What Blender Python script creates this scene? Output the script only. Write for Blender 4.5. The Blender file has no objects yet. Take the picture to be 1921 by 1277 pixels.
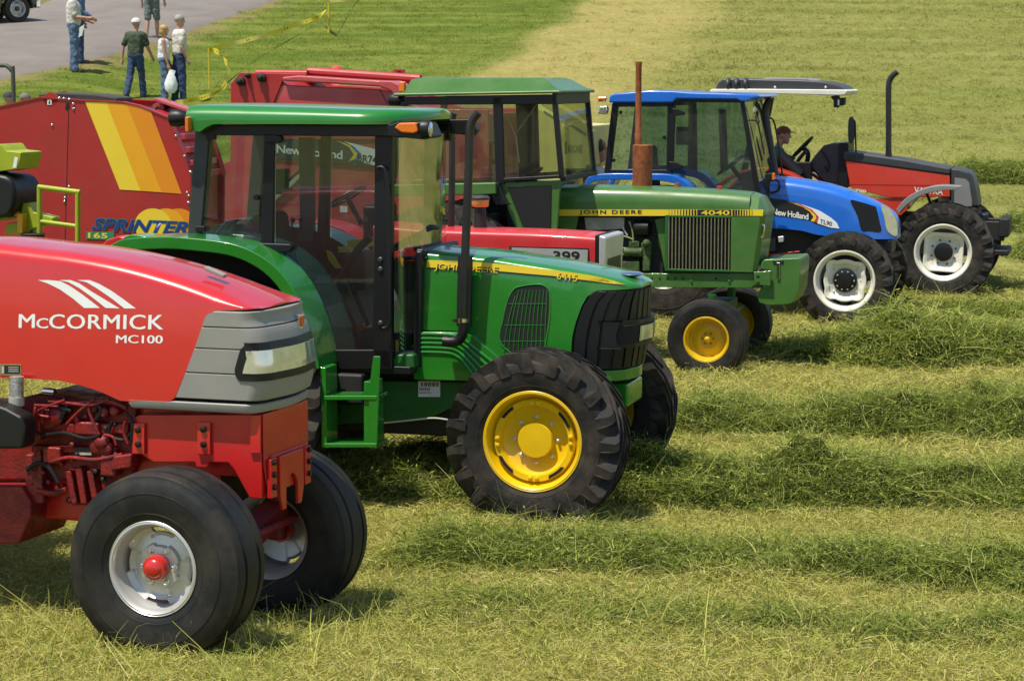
import bpy, bmesh, math, random
import numpy as np
from mathutils import Vector, Matrix, Euler
PI = math.pi
R = math.radians
rnd = random.Random(7)
sc = bpy.context.scene
COL = sc.collection
# ------------------------------------------------------------------ camera, sky, sun, exposure
FPX, CAMZ, HORIZON = 4200.0, 3.1, 150.0           # focal length in photo pixels, eye height, eye-level row
PITCH = math.atan((638.5 - HORIZON) / FPX)
cd = bpy.data.cameras.new('camera'); cam = bpy.data.objects.new('camera', cd); COL.objects.link(cam)
cam.location = (0, 0, CAMZ); cam.rotation_euler = (PI / 2 - PITCH, 0, 0)
cd.sensor_width = 36; cd.lens = FPX / 1921 * 36; cd.clip_start = .5; cd.clip_end = 2000
cd.dof.use_dof = True; cd.dof.focus_distance = 16.5; cd.dof.aperture_fstop = 9.0
sc.camera = cam
SUN_EL = R(68); LDIR = Vector((.79, .62, 0)).normalized()
wd = bpy.data.worlds.new('World'); sc.world = wd; wd.use_nodes = True
nt = wd.node_tree; sky = nt.nodes.new('ShaderNodeTexSky'); sky.sky_type = 'NISHITA'; sky.sun_disc = False
sky.sun_elevation = SUN_EL; sky.sun_rotation = math.atan2(-LDIR.x, -LDIR.y)
sky.dust_density = .5; sky.air_density = 1.0
nt.links.new(sky.outputs[0], nt.nodes['Background'].inputs[0]); nt.nodes['Background'].inputs[1].default_value = .107
sd = bpy.data.lights.new('sun', 'SUN'); so = bpy.data.objects.new('sun', sd); COL.objects.link(so)
sd.energy = 4.0; sd.angle = R(.6); sd.color = (1, .935, .80)
so.rotation_euler = (LDIR * math.cos(SUN_EL) - Vector((0, 0, math.sin(SUN_EL)))).to_track_quat('-Z', 'Y').to_euler()
sc.view_settings.view_transform = 'Standard'; sc.view_settings.look = 'None'; sc.view_settings.gamma = 1
sc.view_settings.exposure = .52
sc.cycles.max_bounces = 8; sc.cycles.transparent_max_bounces = 24; sc.cycles.diffuse_bounces = 3; sc.cycles.glossy_bounces = 4
sc.cycles.use_denoising = True
sc.cycles.caustics_reflective = False; sc.cycles.caustics_refractive = False
# ------------------------------------------------------------------ measuring: photo pixel -> ray -> real point
CF = Vector((0, math.cos(PITCH), -math.sin(PITCH))); CU = Vector((0, math.sin(PITCH), math.cos(PITCH))); CP = Vector((0, 0, CAMZ))
def ray(px, py): return Vector((1, 0, 0)) * ((px - 960.5) / FPX) + CU * ((638.5 - py) / FPX) + CF
def hill(x, y):
    s = y - 32.5
    z = .15 * (s + math.sqrt(s * s + 1)) / 2
    if y > 130: z -= .15 * (y - 130) * min(1, (y - 130) / 60)
    b = max(0, min(1, (-x - 8.2) / 2.2)); z += .3 * b * b * (3 - 2 * b) * max(0, min(1, (y - 40) / 8)) * max(0, min(1, (66 - y) / 8))
    z -= .15 * math.exp(-((x + 1.42) ** 2 / .6 + (y - 13.5) ** 2 / .85)) if y < 18 else 0
    return z
def on_ground(px, py):
    d = ray(px, py); t = 5.0
    while t < 400:
        P = CP + d * t
        if P.z <= hill(P.x, P.y): break
        t += .05
    lo, hi = t - .05, t
    for _ in range(20):
        m = (lo + hi) / 2; P = CP + d * m
        if P.z <= hill(P.x, P.y): hi = m
        else: lo = m
    P = CP + d * hi
    return Vector((P.x, P.y, hill(P.x, P.y)))
def at_depth(px, py, D): d = ray(px, py); return CP + d * (D / d.y)
class Fr:
    """a vehicle's own axes: x forward, y to its far side, z up; origin on the ground"""
    def __init__(s, psi, O):
        s.psi = R(psi); s.h = Vector((math.cos(s.psi), -math.sin(s.psi), 0)); s.l = Vector((math.sin(s.psi), math.cos(s.psi), 0)); s.O = Vector(O)
    def xz(s, px, py, y):
        d = ray(px, py); t = ((s.O - CP).dot(s.l) + y) / d.dot(s.l); P = CP + d * t - s.O
        return (P.dot(s.h), P.z)
    def xs(s, L, y): return [s.xz(a, b, y) for a, b in L]
    def p3(s, px, py, y): x, z = s.xz(px, py, y); return (x, y, z)
def fr_wheel(psi, px, py, r, w):
    d = ray(px, py); t = (r - CAMZ) / d.z; P = CP + d * t
    f = Fr(psi, (0, 0, 0)); O = P + f.l * w; O.z = 0; f.O = O; return f
def fr_point(psi, px, py, D, x, y):
    P = at_depth(px, py, D); f = Fr(psi, (0, 0, 0)); O = P - f.h * x - f.l * y; O.z = 0; f.O = O; return f
# ------------------------------------------------------------------ materials
MATS = {}
def mat(name, col, rough=.5, metal=0, coat=0, var=.08, vs=5, dirt=None, da=0, ds=3, bump=0, bs=60, spec=.5, transl=0):
    m = bpy.data.materials.new(name); m.use_nodes = True; n = m.node_tree.nodes; L = m.node_tree.links
    b = n['Principled BSDF']; b.inputs['Roughness'].default_value = rough; b.inputs['Metallic'].default_value = metal
    b.inputs['Coat Weight'].default_value = coat; b.inputs['Coat Roughness'].default_value = .06; b.inputs['Specular IOR Level'].default_value = spec
    tc = n.new('ShaderNodeTexCoord'); no = n.new('ShaderNodeTexNoise'); no.inputs['Scale'].default_value = vs; no.inputs['Detail'].default_value = 5
    L.new(tc.outputs['Object'], no.inputs['Vector'])
    cr = n.new('ShaderNodeValToRGB'); cr.color_ramp.elements[0].position = .3; cr.color_ramp.elements[1].position = .7
    cr.color_ramp.elements[0].color = (*[c * (1 - var) for c in col], 1); cr.color_ramp.elements[1].color = (*[min(1, c * (1 + var)) for c in col], 1)
    L.new(no.outputs[0], cr.inputs[0]); out = cr.outputs[0]
    if dirt:
        n2 = n.new('ShaderNodeTexNoise'); n2.inputs['Scale'].default_value = ds; n2.inputs['Detail'].default_value = 9; n2.inputs['Roughness'].default_value = .65
        L.new(tc.outputs['Object'], n2.inputs['Vector'])
        r2 = n.new('ShaderNodeMapRange'); r2.inputs[1].default_value = .42; r2.inputs[2].default_value = .72; r2.inputs[4].default_value = da; L.new(n2.outputs[0], r2.inputs[0])
        mx = n.new('ShaderNodeMix'); mx.data_type = 'RGBA'; L.new(r2.outputs[0], mx.inputs[0]); L.new(out, mx.inputs[6]); mx.inputs[7].default_value = (*dirt, 1); out = mx.outputs[2]
        ma = n.new('ShaderNodeMath'); ma.operation = 'MULTIPLY_ADD'; L.new(r2.outputs[0], ma.inputs[0]); ma.inputs[1].default_value = .5; ma.inputs[2].default_value = rough; L.new(ma.outputs[0], b.inputs['Roughness'])
    L.new(out, b.inputs['Base Color'])
    if bump:
        n3 = n.new('ShaderNodeTexNoise'); n3.inputs['Scale'].default_value = bs; n3.inputs['Detail'].default_value = 4; L.new(tc.outputs['Object'], n3.inputs['Vector'])
        bp = n.new('ShaderNodeBump'); bp.inputs['Strength'].default_value = bump; bp.inputs['Distance'].default_value = .01; L.new(n3.outputs[0], bp.inputs['Height']); L.new(bp.outputs[0], b.inputs['Normal'])
    MATS[name] = m; return m
def glass_mat(name, tint, rough=.02, refl=1.0, film=.022):
    m = bpy.data.materials.new(name); m.use_nodes = True; n = m.node_tree.nodes; L = m.node_tree.links; n.remove(n['Principled BSDF'])
    fr = n.new('ShaderNodeFresnel'); fr.inputs[0].default_value = 1.5
    ml = n.new('ShaderNodeMath'); ml.operation = 'MULTIPLY'; ml.use_clamp = True; L.new(fr.outputs[0], ml.inputs[0]); ml.inputs[1].default_value = refl
    tr = n.new('ShaderNodeBsdfTransparent'); tr.inputs[0].default_value = (*tint, 1)
    gl = n.new('ShaderNodeBsdfGlossy'); gl.inputs['Roughness'].default_value = rough
    mx = n.new('ShaderNodeMixShader'); L.new(ml.outputs[0], mx.inputs[0]); L.new(tr.outputs[0], mx.inputs[1]); L.new(gl.outputs[0], mx.inputs[2])
    df = n.new('ShaderNodeBsdfDiffuse'); df.inputs[0].default_value = (.55, .55, .50, 1); tc = n.new('ShaderNodeTexCoord'); no = n.new('ShaderNodeTexNoise'); no.inputs['Scale'].default_value = 3; no.inputs['Detail'].default_value = 6; L.new(tc.outputs['Object'], no.inputs['Vector'])
    mr = n.new('ShaderNodeMapRange'); mr.inputs[1].default_value = .3; mr.inputs[2].default_value = .75; mr.inputs[3].default_value = film * .6; mr.inputs[4].default_value = film * 1.4; L.new(no.outputs[0], mr.inputs[0])
    m2 = n.new('ShaderNodeMixShader'); L.new(mr.outputs[0], m2.inputs[0]); L.new(mx.outputs[0], m2.inputs[1]); L.new(df.outputs[0], m2.inputs[2])
    L.new(m2.outputs[0], n['Material Output'].inputs[0]); MATS[name] = m; return m
DUST = (.30, .25, .16)
RED = mat('red_paint', (.56, .013, .012), .28, coat=.7, var=.04, dirt=(.45, .12, .09), da=.06)
RED_CAST = mat('red_cast', (.55, .013, .012), .34, coat=.3, var=.06, bump=.12, bs=110, dirt=(.30, .012, .01), da=.3, ds=6)
RED_ENG = mat('red_engine', (.24, .008, .008), .42, var=.25, vs=9, bump=.5, bs=50, dirt=(.04, .006, .006), da=.8, ds=8)
GREEN = mat('green_paint', (.014, .19, .014), .26, coat=.7, var=.05, dirt=(.10, .20, .07), da=.10)
GREEN_DK = mat('green_frame', (.010, .12, .014), .4, var=.15, dirt=(.03, .06, .02), da=.5)
GREEN_OLD = mat('faded_green_paint', (.052, .150, .022), .38, coat=.25, var=.08, dirt=(.13, .19, .07), da=.3)
GREEN_ENG = mat('oily_green', (.055, .10, .02), .5, var=.4, vs=14, bump=.5, bs=60, dirt=(.03, .03, .015), da=.8, ds=11)
YELLOW = mat('yellow_paint', (.80, .50, .003), .33, coat=.3, var=.05, dirt=(.45, .30, .05), da=.12)
YELLOW_OLD = mat('worn_yellow_paint', (.70, .45, .005), .42, var=.10, dirt=(.25, .16, .03), da=.4, ds=7)
YDEC = mat('yellow_decal', (.80, .58, .03), .4, var=.02)
BLUE = mat('blue_paint', (.010, .135, .60), .28, coat=.6, var=.05, dirt=(.10, .20, .40), da=.12)
RED_V = mat('orange_red_paint', (.62, .045, .016), .32, coat=.5, var=.05, dirt=(.45, .12, .07), da=.15)
RED_MF = mat('bright_red_paint', (.60, .025, .03), .4, coat=.3, var=.05, dirt=(.5, .14, .12), da=.2)
RED_B = mat('baler_red_paint', (.37, .012, .010), .45, coat=.1, var=.10, vs=2, dirt=(.26, .05, .035), da=.3, ds=2.5)
RED_N = mat('pinkish_red_paint', (.46, .050, .052), .42, coat=.3, var=.08, dirt=(.45, .17, .16), da=.45)  # lightened pinkish red: the sky's reflection is put into the colour
CREAM = mat('cream_paint', (.60, .57, .22), .45, var=.06, dirt=(.35, .33, .16), da=.3)
LIME = mat('lime_paint', (.34, .40, .010), .4, var=.10, dirt=(.18, .20, .03), da=.4)
WHITE = mat('white_paint', (.78, .76, .66), .38, var=.04, dirt=(.40, .36, .25), da=.3)
WDEC = mat('white_decal', (.80, .80, .78), .4, var=.02)
SILVER = mat('silver_paint', (.62, .61, .58), .38, metal=.55, var=.06, dirt=(.3, .28, .22), da=.25)
CHROME = mat('chrome', (.75, .75, .75), .15, metal=1)
GREYP = mat('warm_grey_plastic', (.27, .26, .235), .5, var=.05, bump=.08, bs=300)
DGREY = mat('dark_grey_plastic', (.040, .042, .045), .45, var=.1)
MGREY = mat('mid_grey_plastic', (.22, .22, .21), .5, var=.06)
BLACK = mat('black_plastic', (.007, .007, .0075), .45, spec=.4, var=.15)
BLACKM = mat('black_iron', (.008, .008, .008), .55, var=.3, dirt=(.05, .045, .035), da=.3)
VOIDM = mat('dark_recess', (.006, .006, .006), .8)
RUBBER = mat('tyre_rubber', (.013, .0125, .012), .66, var=.2, vs=9, dirt=(.12, .092, .062), da=.5, ds=6, bump=.15, bs=120, spec=.35)
RUBBER_C = mat('clean_tyre_rubber', (.008, .008, .008), .55, spec=.4, var=.2, vs=9, dirt=(.085, .066, .044), da=.45, ds=4, bump=.12, bs=120)
RUST = mat('rusty_steel', (.24, .060, .016), .8, var=.35, vs=16, dirt=(.34, .15, .05), da=.7, ds=18, bump=.3, bs=90)
EXH = mat('black_exhaust', (.013, .013, .0135), .36, var=.2, dirt=(.06, .05, .04), da=.25)
PIPEW = mat('wrapped_pipe', (.50, .49, .46), .35, metal=.7, var=.3, vs=40, bump=.8, bs=120)
ORANGE = mat('amber_lens', (.75, .16, .004), .2, coat=.6, var=.15, vs=60)
REDL = mat('red_lens', (.55, .02, .02), .2, coat=.6)
AMBERB = mat('amber_bowl', (.62, .36, .11), .25, coat=.4)
SEAT = mat('black_seat', (.02, .02, .022), .7)
BEIGE = mat('beige_trim', (.42, .40, .32), .6)
DECK = mat('black_decal', (.012, .012, .012), .45)
STICK = mat('white_sticker', (.75, .75, .74), .5)
GLASS = glass_mat('tinted_cab_glass', (.78, .83, .80), refl=1.3)
GLASS_L = glass_mat('clear_cab_glass', (.84, .86, .74), refl=.5)
GLASS_B = glass_mat('blue_cab_glass', (.66, .77, .78), refl=1.2, film=.05)
LENS = mat('headlight_lens', (.66, .67, .66), .10, metal=.6, coat=1, var=.12, vs=12)
# ------------------------------------------------------------------ mesh builder
def catmull(P, n=6, closed=False):
    P = [Vector(p) for p in P]; N = len(P); out = []
    rng = range(N) if closed else range(N - 1)
    for i in rng:
        a = P[(i - 1) % N] if closed else P[max(i - 1, 0)]; b = P[i]; c = P[(i + 1) % N]; d = P[(i + 2) % N] if closed else P[min(i + 2, N - 1)]
        for k in range(n):
            t = k / n
            out.append(.5 * ((2 * b) + (c - a) * t + (2 * a - 5 * b + 4 * c - d) * t * t + (3 * b - a - 3 * c + d) * t ** 3))
    if not closed: out.append(P[-1])
    return out
class G:
    def __init__(s): s.v = []; s.f = []
    def add(s, V, F):
        o = len(s.v); s.v += [tuple(v) for v in V]; s.f += [[i + o for i in f] for f in F]; return s
    def box(s, x0, x1, y0, y1, z0, z1):
        return s.add([(x, y, z) for x in (x0, x1) for y in (y0, y1) for z in (z0, z1)], [(0, 1, 3, 2), (4, 6, 7, 5), (0, 4, 5, 1), (2, 3, 7, 6), (0, 2, 6, 4), (1, 5, 7, 3)])
    def bar(s, a, b, w, h, up=(0, 0, 1)):
        a = Vector(a); b = Vector(b); d = (b - a).normalized(); u = Vector(up); sd = d.cross(u)
        if sd.length < 1e-4: sd = d.cross(Vector((1, 0, 0)))
        sd.normalize(); u = sd.cross(d); V = []
        for p in (a, b):
            for i, j in ((-1, -1), (1, -1), (1, 1), (-1, 1)): V.append(p + sd * (i * w / 2) + u * (j * h / 2))
        return s.add(V, [(3, 2, 1, 0), (4, 5, 6, 7), (0, 1, 5, 4), (1, 2, 6, 5), (2, 3, 7, 6), (3, 0, 4, 7)])
    def prism(s, pts, y0, y1):
        """side outline in (x, z), from lateral y0 to y1"""
        n = len(pts); V = [(x, y0, z) for x, z in pts] + [(x, y1, z) for x, z in pts]
        return s.add(V, [list(range(n)), list(range(2 * n - 1, n - 1, -1))] + [[i, i + n, (i + 1) % n + n, (i + 1) % n] for i in range(n)])
    def prism_x(s, pts, x0, x1):
        n = len(pts); V = [(x0, y, z) for y, z in pts] + [(x1, y, z) for y, z in pts]
        return s.add(V, [list(range(n)), list(range(2 * n - 1, n - 1, -1))] + [[i, i + n, (i + 1) % n + n, (i + 1) % n] for i in range(n)])
    def prism_z(s, pts, z0, z1):
        n = len(pts); V = [(x, y, z0) for x, y in pts] + [(x, y, z1) for x, y in pts]
        return s.add(V, [list(range(n)), list(range(2 * n - 1, n - 1, -1))] + [[i, i + n, (i + 1) % n + n, (i + 1) % n] for i in range(n)])
    def loft(s, rings, caps=True, closed=True):
        m = len(rings[0]); V = [p for r in rings for p in r]; F = []
        for i in range(len(rings) - 1):
            for j in range(m if closed else m - 1):
                k = (j + 1) % m; F.append([i * m + j, i * m + k, (i + 1) * m + k, (i + 1) * m + j])
        if caps: F += [list(range(m - 1, -1, -1)), [(len(rings) - 1) * m + j for j in range(m)]]
        return s.add(V, F)
    def tube(s, path, r, seg=12, caps=True):
        P = [Vector(p) for p in path]; n = len(P); rr = r if isinstance(r, (list, tuple)) else [r] * n; rings = []; u = None
        for i in range(n):
            d = (P[min(i + 1, n - 1)] - P[max(i - 1, 0)]).normalized()
            if u is None: u = d.orthogonal().normalized()
            else: u = (u - d * u.dot(d)).normalized()
            v = d.cross(u); rings.append([P[i] + (u * math.cos(2 * PI * k / seg) + v * math.sin(2 * PI * k / seg)) * rr[i] for k in range(seg)])
        return s.loft(rings, caps)
    def lathe(s, prof, c=(0, 0, 0), axis='y', seg=48, caps=True):
        c = Vector(c); rings = []
        for a, r in prof:
            ring = []
            for k in range(seg):
                t = 2 * PI * k / seg; p, q = r * math.cos(t), r * math.sin(t)
                ring.append(c + Vector({'y': (p, a, q), 'z': (p, q, a), 'x': (a, p, q)}[axis]))
            rings.append(ring)
        return s.loft(rings, caps)
    def ball(s, c, r, seg=12, n=7):
        rx, ry, rz = r if isinstance(r, (tuple, list)) else (r, r, r); c = Vector(c); rings = []
        for i in range(n + 1):
            a = -PI / 2 + PI * i / n; ca, sa = max(math.cos(a), .02), math.sin(a)
            rings.append([c + Vector((rx * ca * math.cos(2 * PI * k / seg), ry * ca * math.sin(2 * PI * k / seg), rz * sa)) for k in range(seg)])
        return s.loft(rings)
    def build(s, name, m, parent=None, bevel=0, bseg=2, angle=38, label=None, recalc=True):
        me = bpy.data.meshes.new(name); me.from_pydata(s.v, [], s.f)
        bm = bmesh.new(); bm.from_mesh(me)
        if recalc: bmesh.ops.recalc_face_normals(bm, faces=bm.faces)
        ca = R(angle)
        for f in bm.faces: f.smooth = True
        for e in bm.edges:
            if len(e.link_faces) == 2:
                try: e.smooth = e.calc_face_angle() < ca
                except ValueError: e.smooth = True
        bm.to_mesh(me); bm.free()
        for mm in (m if isinstance(m, (list, tuple)) else [m]): me.materials.append(mm)
        ob = bpy.data.objects.new(name, me); COL.objects.link(ob)
        if parent: ob.parent = parent
        if bevel:
            b = ob.modifiers.new('bevel', 'BEVEL'); b.width = bevel; b.segments = bseg; b.limit_method = 'ANGLE'; b.angle_limit = R(35); b.harden_normals = True
        if label: ob['label'] = label
        return ob
def tag(o, label=None, cat=None, group=None, kind=None):
    if label: o['label'] = label
    if cat: o['category'] = cat
    if group: o['group'] = group
    if kind: o['kind'] = kind
    return o
def thing(name, label, cat, loc=(0, 0, 0), rz=0, group=None):
    o = bpy.data.objects.new(name, None); COL.objects.link(o); o.location = loc; o.rotation_euler = (0, 0, rz); o.empty_display_size = .3
    return tag(o, label, cat, group)
def copy_tree(o, parent=None):
    c = o.copy(); COL.objects.link(c)
    if parent is not None: c.parent = parent
    for ch in list(o.children): copy_tree(ch, c)
    return c
def words(body, name, m, parent, fr, bl, br, tl, y, bold=0.0, space=1.0, surf=None, eps=.003, fat=0):
    """lettering fitted to the box given by three photo points on the plate it is printed on"""
    cu = bpy.data.curves.new('lettering', 'FONT'); cu.body = body; cu.offset = bold; cu.space_character = space; cu.resolution_u = 3
    tmp = bpy.data.objects.new('lettering', cu); me = bpy.data.meshes.new_from_object(tmp); bpy.data.objects.remove(tmp); bpy.data.curves.remove(cu)
    A, B, C = [Vector((*fr.xz(*p, y), 0)) for p in (bl, br, tl)]
    X = [v.co.x for v in me.vertices]; Y = [v.co.y for v in me.vertices]; x0, x1, y0, y1 = min(X), max(X), min(Y), max(Y)
    for v in me.vertices:
        P = A + (B - A) * ((v.co.x - x0) / (x1 - x0)) + (C - A) * ((v.co.y - y0) / (y1 - y0))
        v.co = (P.x, (surf(P.x, P.y) if surf else y) - eps, P.y)
    if fat:
        bm = bmesh.new(); bm.from_mesh(me); r = bmesh.ops.duplicate(bm, geom=bm.verts[:] + bm.edges[:] + bm.faces[:])
        for v in r['geom']:
            if isinstance(v, bmesh.types.BMVert): v.co.x += fat; v.co.y -= .0004
        bm.to_mesh(me); bm.free()
    me.name = name; me.materials.clear(); me.materials.append(m)
    ob = bpy.data.objects.new(name, me); COL.objects.link(ob); ob.parent = parent; return ob
def decal(g, fr, L, y, eps=.002, surf=None):
    P = fr.xs(L, y); n = len(P)
    return g.add([(x, (surf(x, z) if surf else y) - eps, z) for x, z in P], [list(range(n))])
def dstrip(g, fr, top, bot, y, eps=.002, surf=None, n=24):
    T = catmull([(*p, 0) for p in fr.xs(top, y)], 8); B = catmull([(*p, 0) for p in fr.xs(bot, y)], 8); V = []; F = []
    for i in range(n + 1):
        for Q in (T, B):
            q = Q[min(len(Q) - 1, round(i / n * (len(Q) - 1)))]; V.append((q.x, (surf(q.x, q.y) if surf else y) - eps, q.y))
        if i: F.append([2 * i - 2, 2 * i - 1, 2 * i + 1, 2 * i])
    return g.add(V, F)
# ------------------------------------------------------------------ shapes shared by the machines
def curve_fn(pts, smooth=True):
    P = catmull([(x, z, 0) for x, z in pts], 8) if smooth and len(pts) > 2 else [Vector((x, z, 0)) for x, z in pts]
    xs = np.array([p.x for p in P]); zs = np.array([p.y for p in P]); o = np.argsort(xs); xs, zs = xs[o], zs[o]
    return lambda x: float(np.interp(x, xs, zs))
def hood(top, bot, hw, x0, x1, drop=.06, cr=.10, n=70, crown=.012, extra=(), belly=0):
    """bonnet: sections across x between a crest line and a lower edge; the sides lean in towards the top"""
    g = G(); rings = []
    xs = sorted(set([x0 + (x1 - x0) * i / n for i in range(n + 1)] + list(extra)))
    for x in xs:
        zt, zb, w = top(x), bot(x), max(hw(x), .02); zb = min(zb, zt - .012); d = min(drop, .75 * (zt - zb)); zs = zt - d; w1 = w * (1 - belly); c = min(cr, .55 * w1)
        h = [(side_y(top, bot, hw, drop, belly)(x, zb + (zs - zb) * t), zb + (zs - zb) * t) for t in (0, .2, .4, .6, .8, 1)]
        w1 = -h[-1][0]
        for k in range(1, 7):
            a = PI / 2 * k / 6; h.append((-w1 + c * (1 - math.cos(a)), zs + (d - crown) * math.sin(a)))
        h.append((-(w1 - c) * .5, zt - crown * .25)); h.append((0, zt))
        ring = [(x, y, z) for y, z in h] + [(x, -y, z) for y, z in h[-2::-1]]
        rings.append(ring)
    return g.loft(rings)
def side_y(top, bot, hw, drop, belly):
    def q(x, z):
        zt, zb = top(x), bot(x); zb = min(zb, zt - .012); zs = zt - min(drop, .75 * (zt - zb)); ref = zs - .75; t = max(0, min(1, (z - ref) / .75)); return -max(hw(x), .02) * (1 - belly * t * t)
    return q
def rims(parent, name, m, gs, bevel=0):
    for g in gs: g.build(name, m, parent, bevel)
def nose_ring(z, xb, xf, w, rx, ry, bul=.03, off=0, n=9):
    h = [(xb, -w - off), ((xb + xf - rx) / 2, -w - off)]
    for k in range(n + 1):
        a = PI / 2 * k / n; h.append((xf - rx + (rx + off) * math.sin(a), -w + ry - (ry + off) * math.cos(a)))
    for k in range(1, 4): t = k / 3; h.append((xf + off + bul * math.sin(t * PI / 2), (-w + ry) * (1 - t)))
    return [(x, y, z) for x, y in h] + [(x, -y, z) for x, y in h[-2::-1]]
def nose_cap(z, xf, w, rx, ry, bul, off, a0, n=9):
    """front part only of a nose ring, from corner angle a0 round to the other corner"""
    h = []
    for k in range(n + 1):
        a = a0 + (PI / 2 - a0) * k / n; h.append((xf - rx + (rx + off) * math.sin(a), -w + ry - (ry + off) * math.cos(a)))
    for k in range(1, 4): t = k / 3; h.append((xf + off + bul * math.sin(t * PI / 2), (-w + ry) * (1 - t)))
    return [(x, y, z) for x, y in h] + [(x, -y, z) for x, y in h[-2::-1]]
def nose_hw(xf, w, rx, ry):
    def q(x):
        t = (x - (xf - rx)) / rx
        return w if t <= 0 else w - ry * (1 - math.sqrt(max(0, 1 - min(t, 1) ** 2)))
    return q
def nose_band(g, zs, xb, xf, w, rx, ry, bul=.03, off=0):
    return g.loft([nose_ring(z, xb(z), xf(z), w, rx, ry, bul, off) for z in zs])
def tyre_mesh(Rr, rim, W, lugs=0, ribs=False, lugh=.050, lean=1):
    g = G(); Rc = Rr - (lugh if lugs else 0); h = Rc - rim
    half = [(.40 * W, rim - .012), (.44 * W, rim + .03 * h), (.462 * W, rim + .14 * h), (.470 * W, rim + .145 * h), (.474 * W, rim + .16 * h), (.470 * W, rim + .165 * h), (.480 * W, rim + .25 * h), (.5 * W, rim + .45 * h), (.497 * W, rim + .58 * h), (.503 * W, rim + .585 * h), (.502 * W, rim + .605 * h), (.494 * W, rim + .61 * h), (.485 * W, rim + .70 * h), (.455 * W, rim + .84 * h)]
    if ribs:
        cr = [(.43 * W, Rc - .024), (.425 * W, Rc - .012), (.40 * W, Rc - .006), (.25 * W, Rc), (.235 * W, Rc - .024), (.185 * W, Rc - .024), (.17 * W, Rc + .001), (.05 * W, Rc + .003)]
    else: cr = [(.40 * W, Rc - .028), (.30 * W, Rc - .010), (.15 * W, Rc - .002)]
    prof = [(-a, r) for a, r in half + cr] + [(a, r) for a, r in (half + cr)[::-1]]
    g.lathe(prof, seg=96, caps=False)
    if lugs:
        wa = .39 * (2 * PI / lugs) * .5
        for sd in (-1, 1):
            for k in range(lugs):
                a0 = 2 * PI * (k + (.5 if sd > 0 else 0)) / lugs; st = []
                for t, yy, rt, rb, ww in ((-.10, .512, Rr - .40 * h * .5 - lugh, Rr - .62 * h * .5 - lugh, .8), (-.04, .522, Rr - .035, Rr - .15, 1.0), (0, .495, Rr - .008, Rr - .12, 1.0), (.3, .34, Rr - .002, Rc - .05, .9), (.65, .17, Rr, Rc - .03, .85), (1, -.03, Rr, Rc - .02, .8)):
                    a = a0 + lean * t * 1.15 * W / Rr; q = []
                    for da, r in ((-wa * ww * .72, rt), (wa * ww * .72, rt), (wa * ww * 1.15, rb), (-wa * ww * 1.15, rb)):
                        q.append((r * math.cos(a + da), sd * yy * W, r * math.sin(a + da)))
                    st.append(q)
                g.loft(st)
    return g
def disc_mesh(g, rf, ys, n=96, inner=.05):
    """wheel disc: outline radius rf(angle), ys = list of (fraction of outline, y)"""
    rings = []
    for fr_, y in ys:
        rings.append([(rf(2 * PI * k / n) * fr_ * math.cos(2 * PI * k / n), y, rf(2 * PI * k / n) * fr_ * math.sin(2 * PI * k / n)) for k in range(n)])
    return g.loft(rings + [rings[0]], caps=False)
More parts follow.
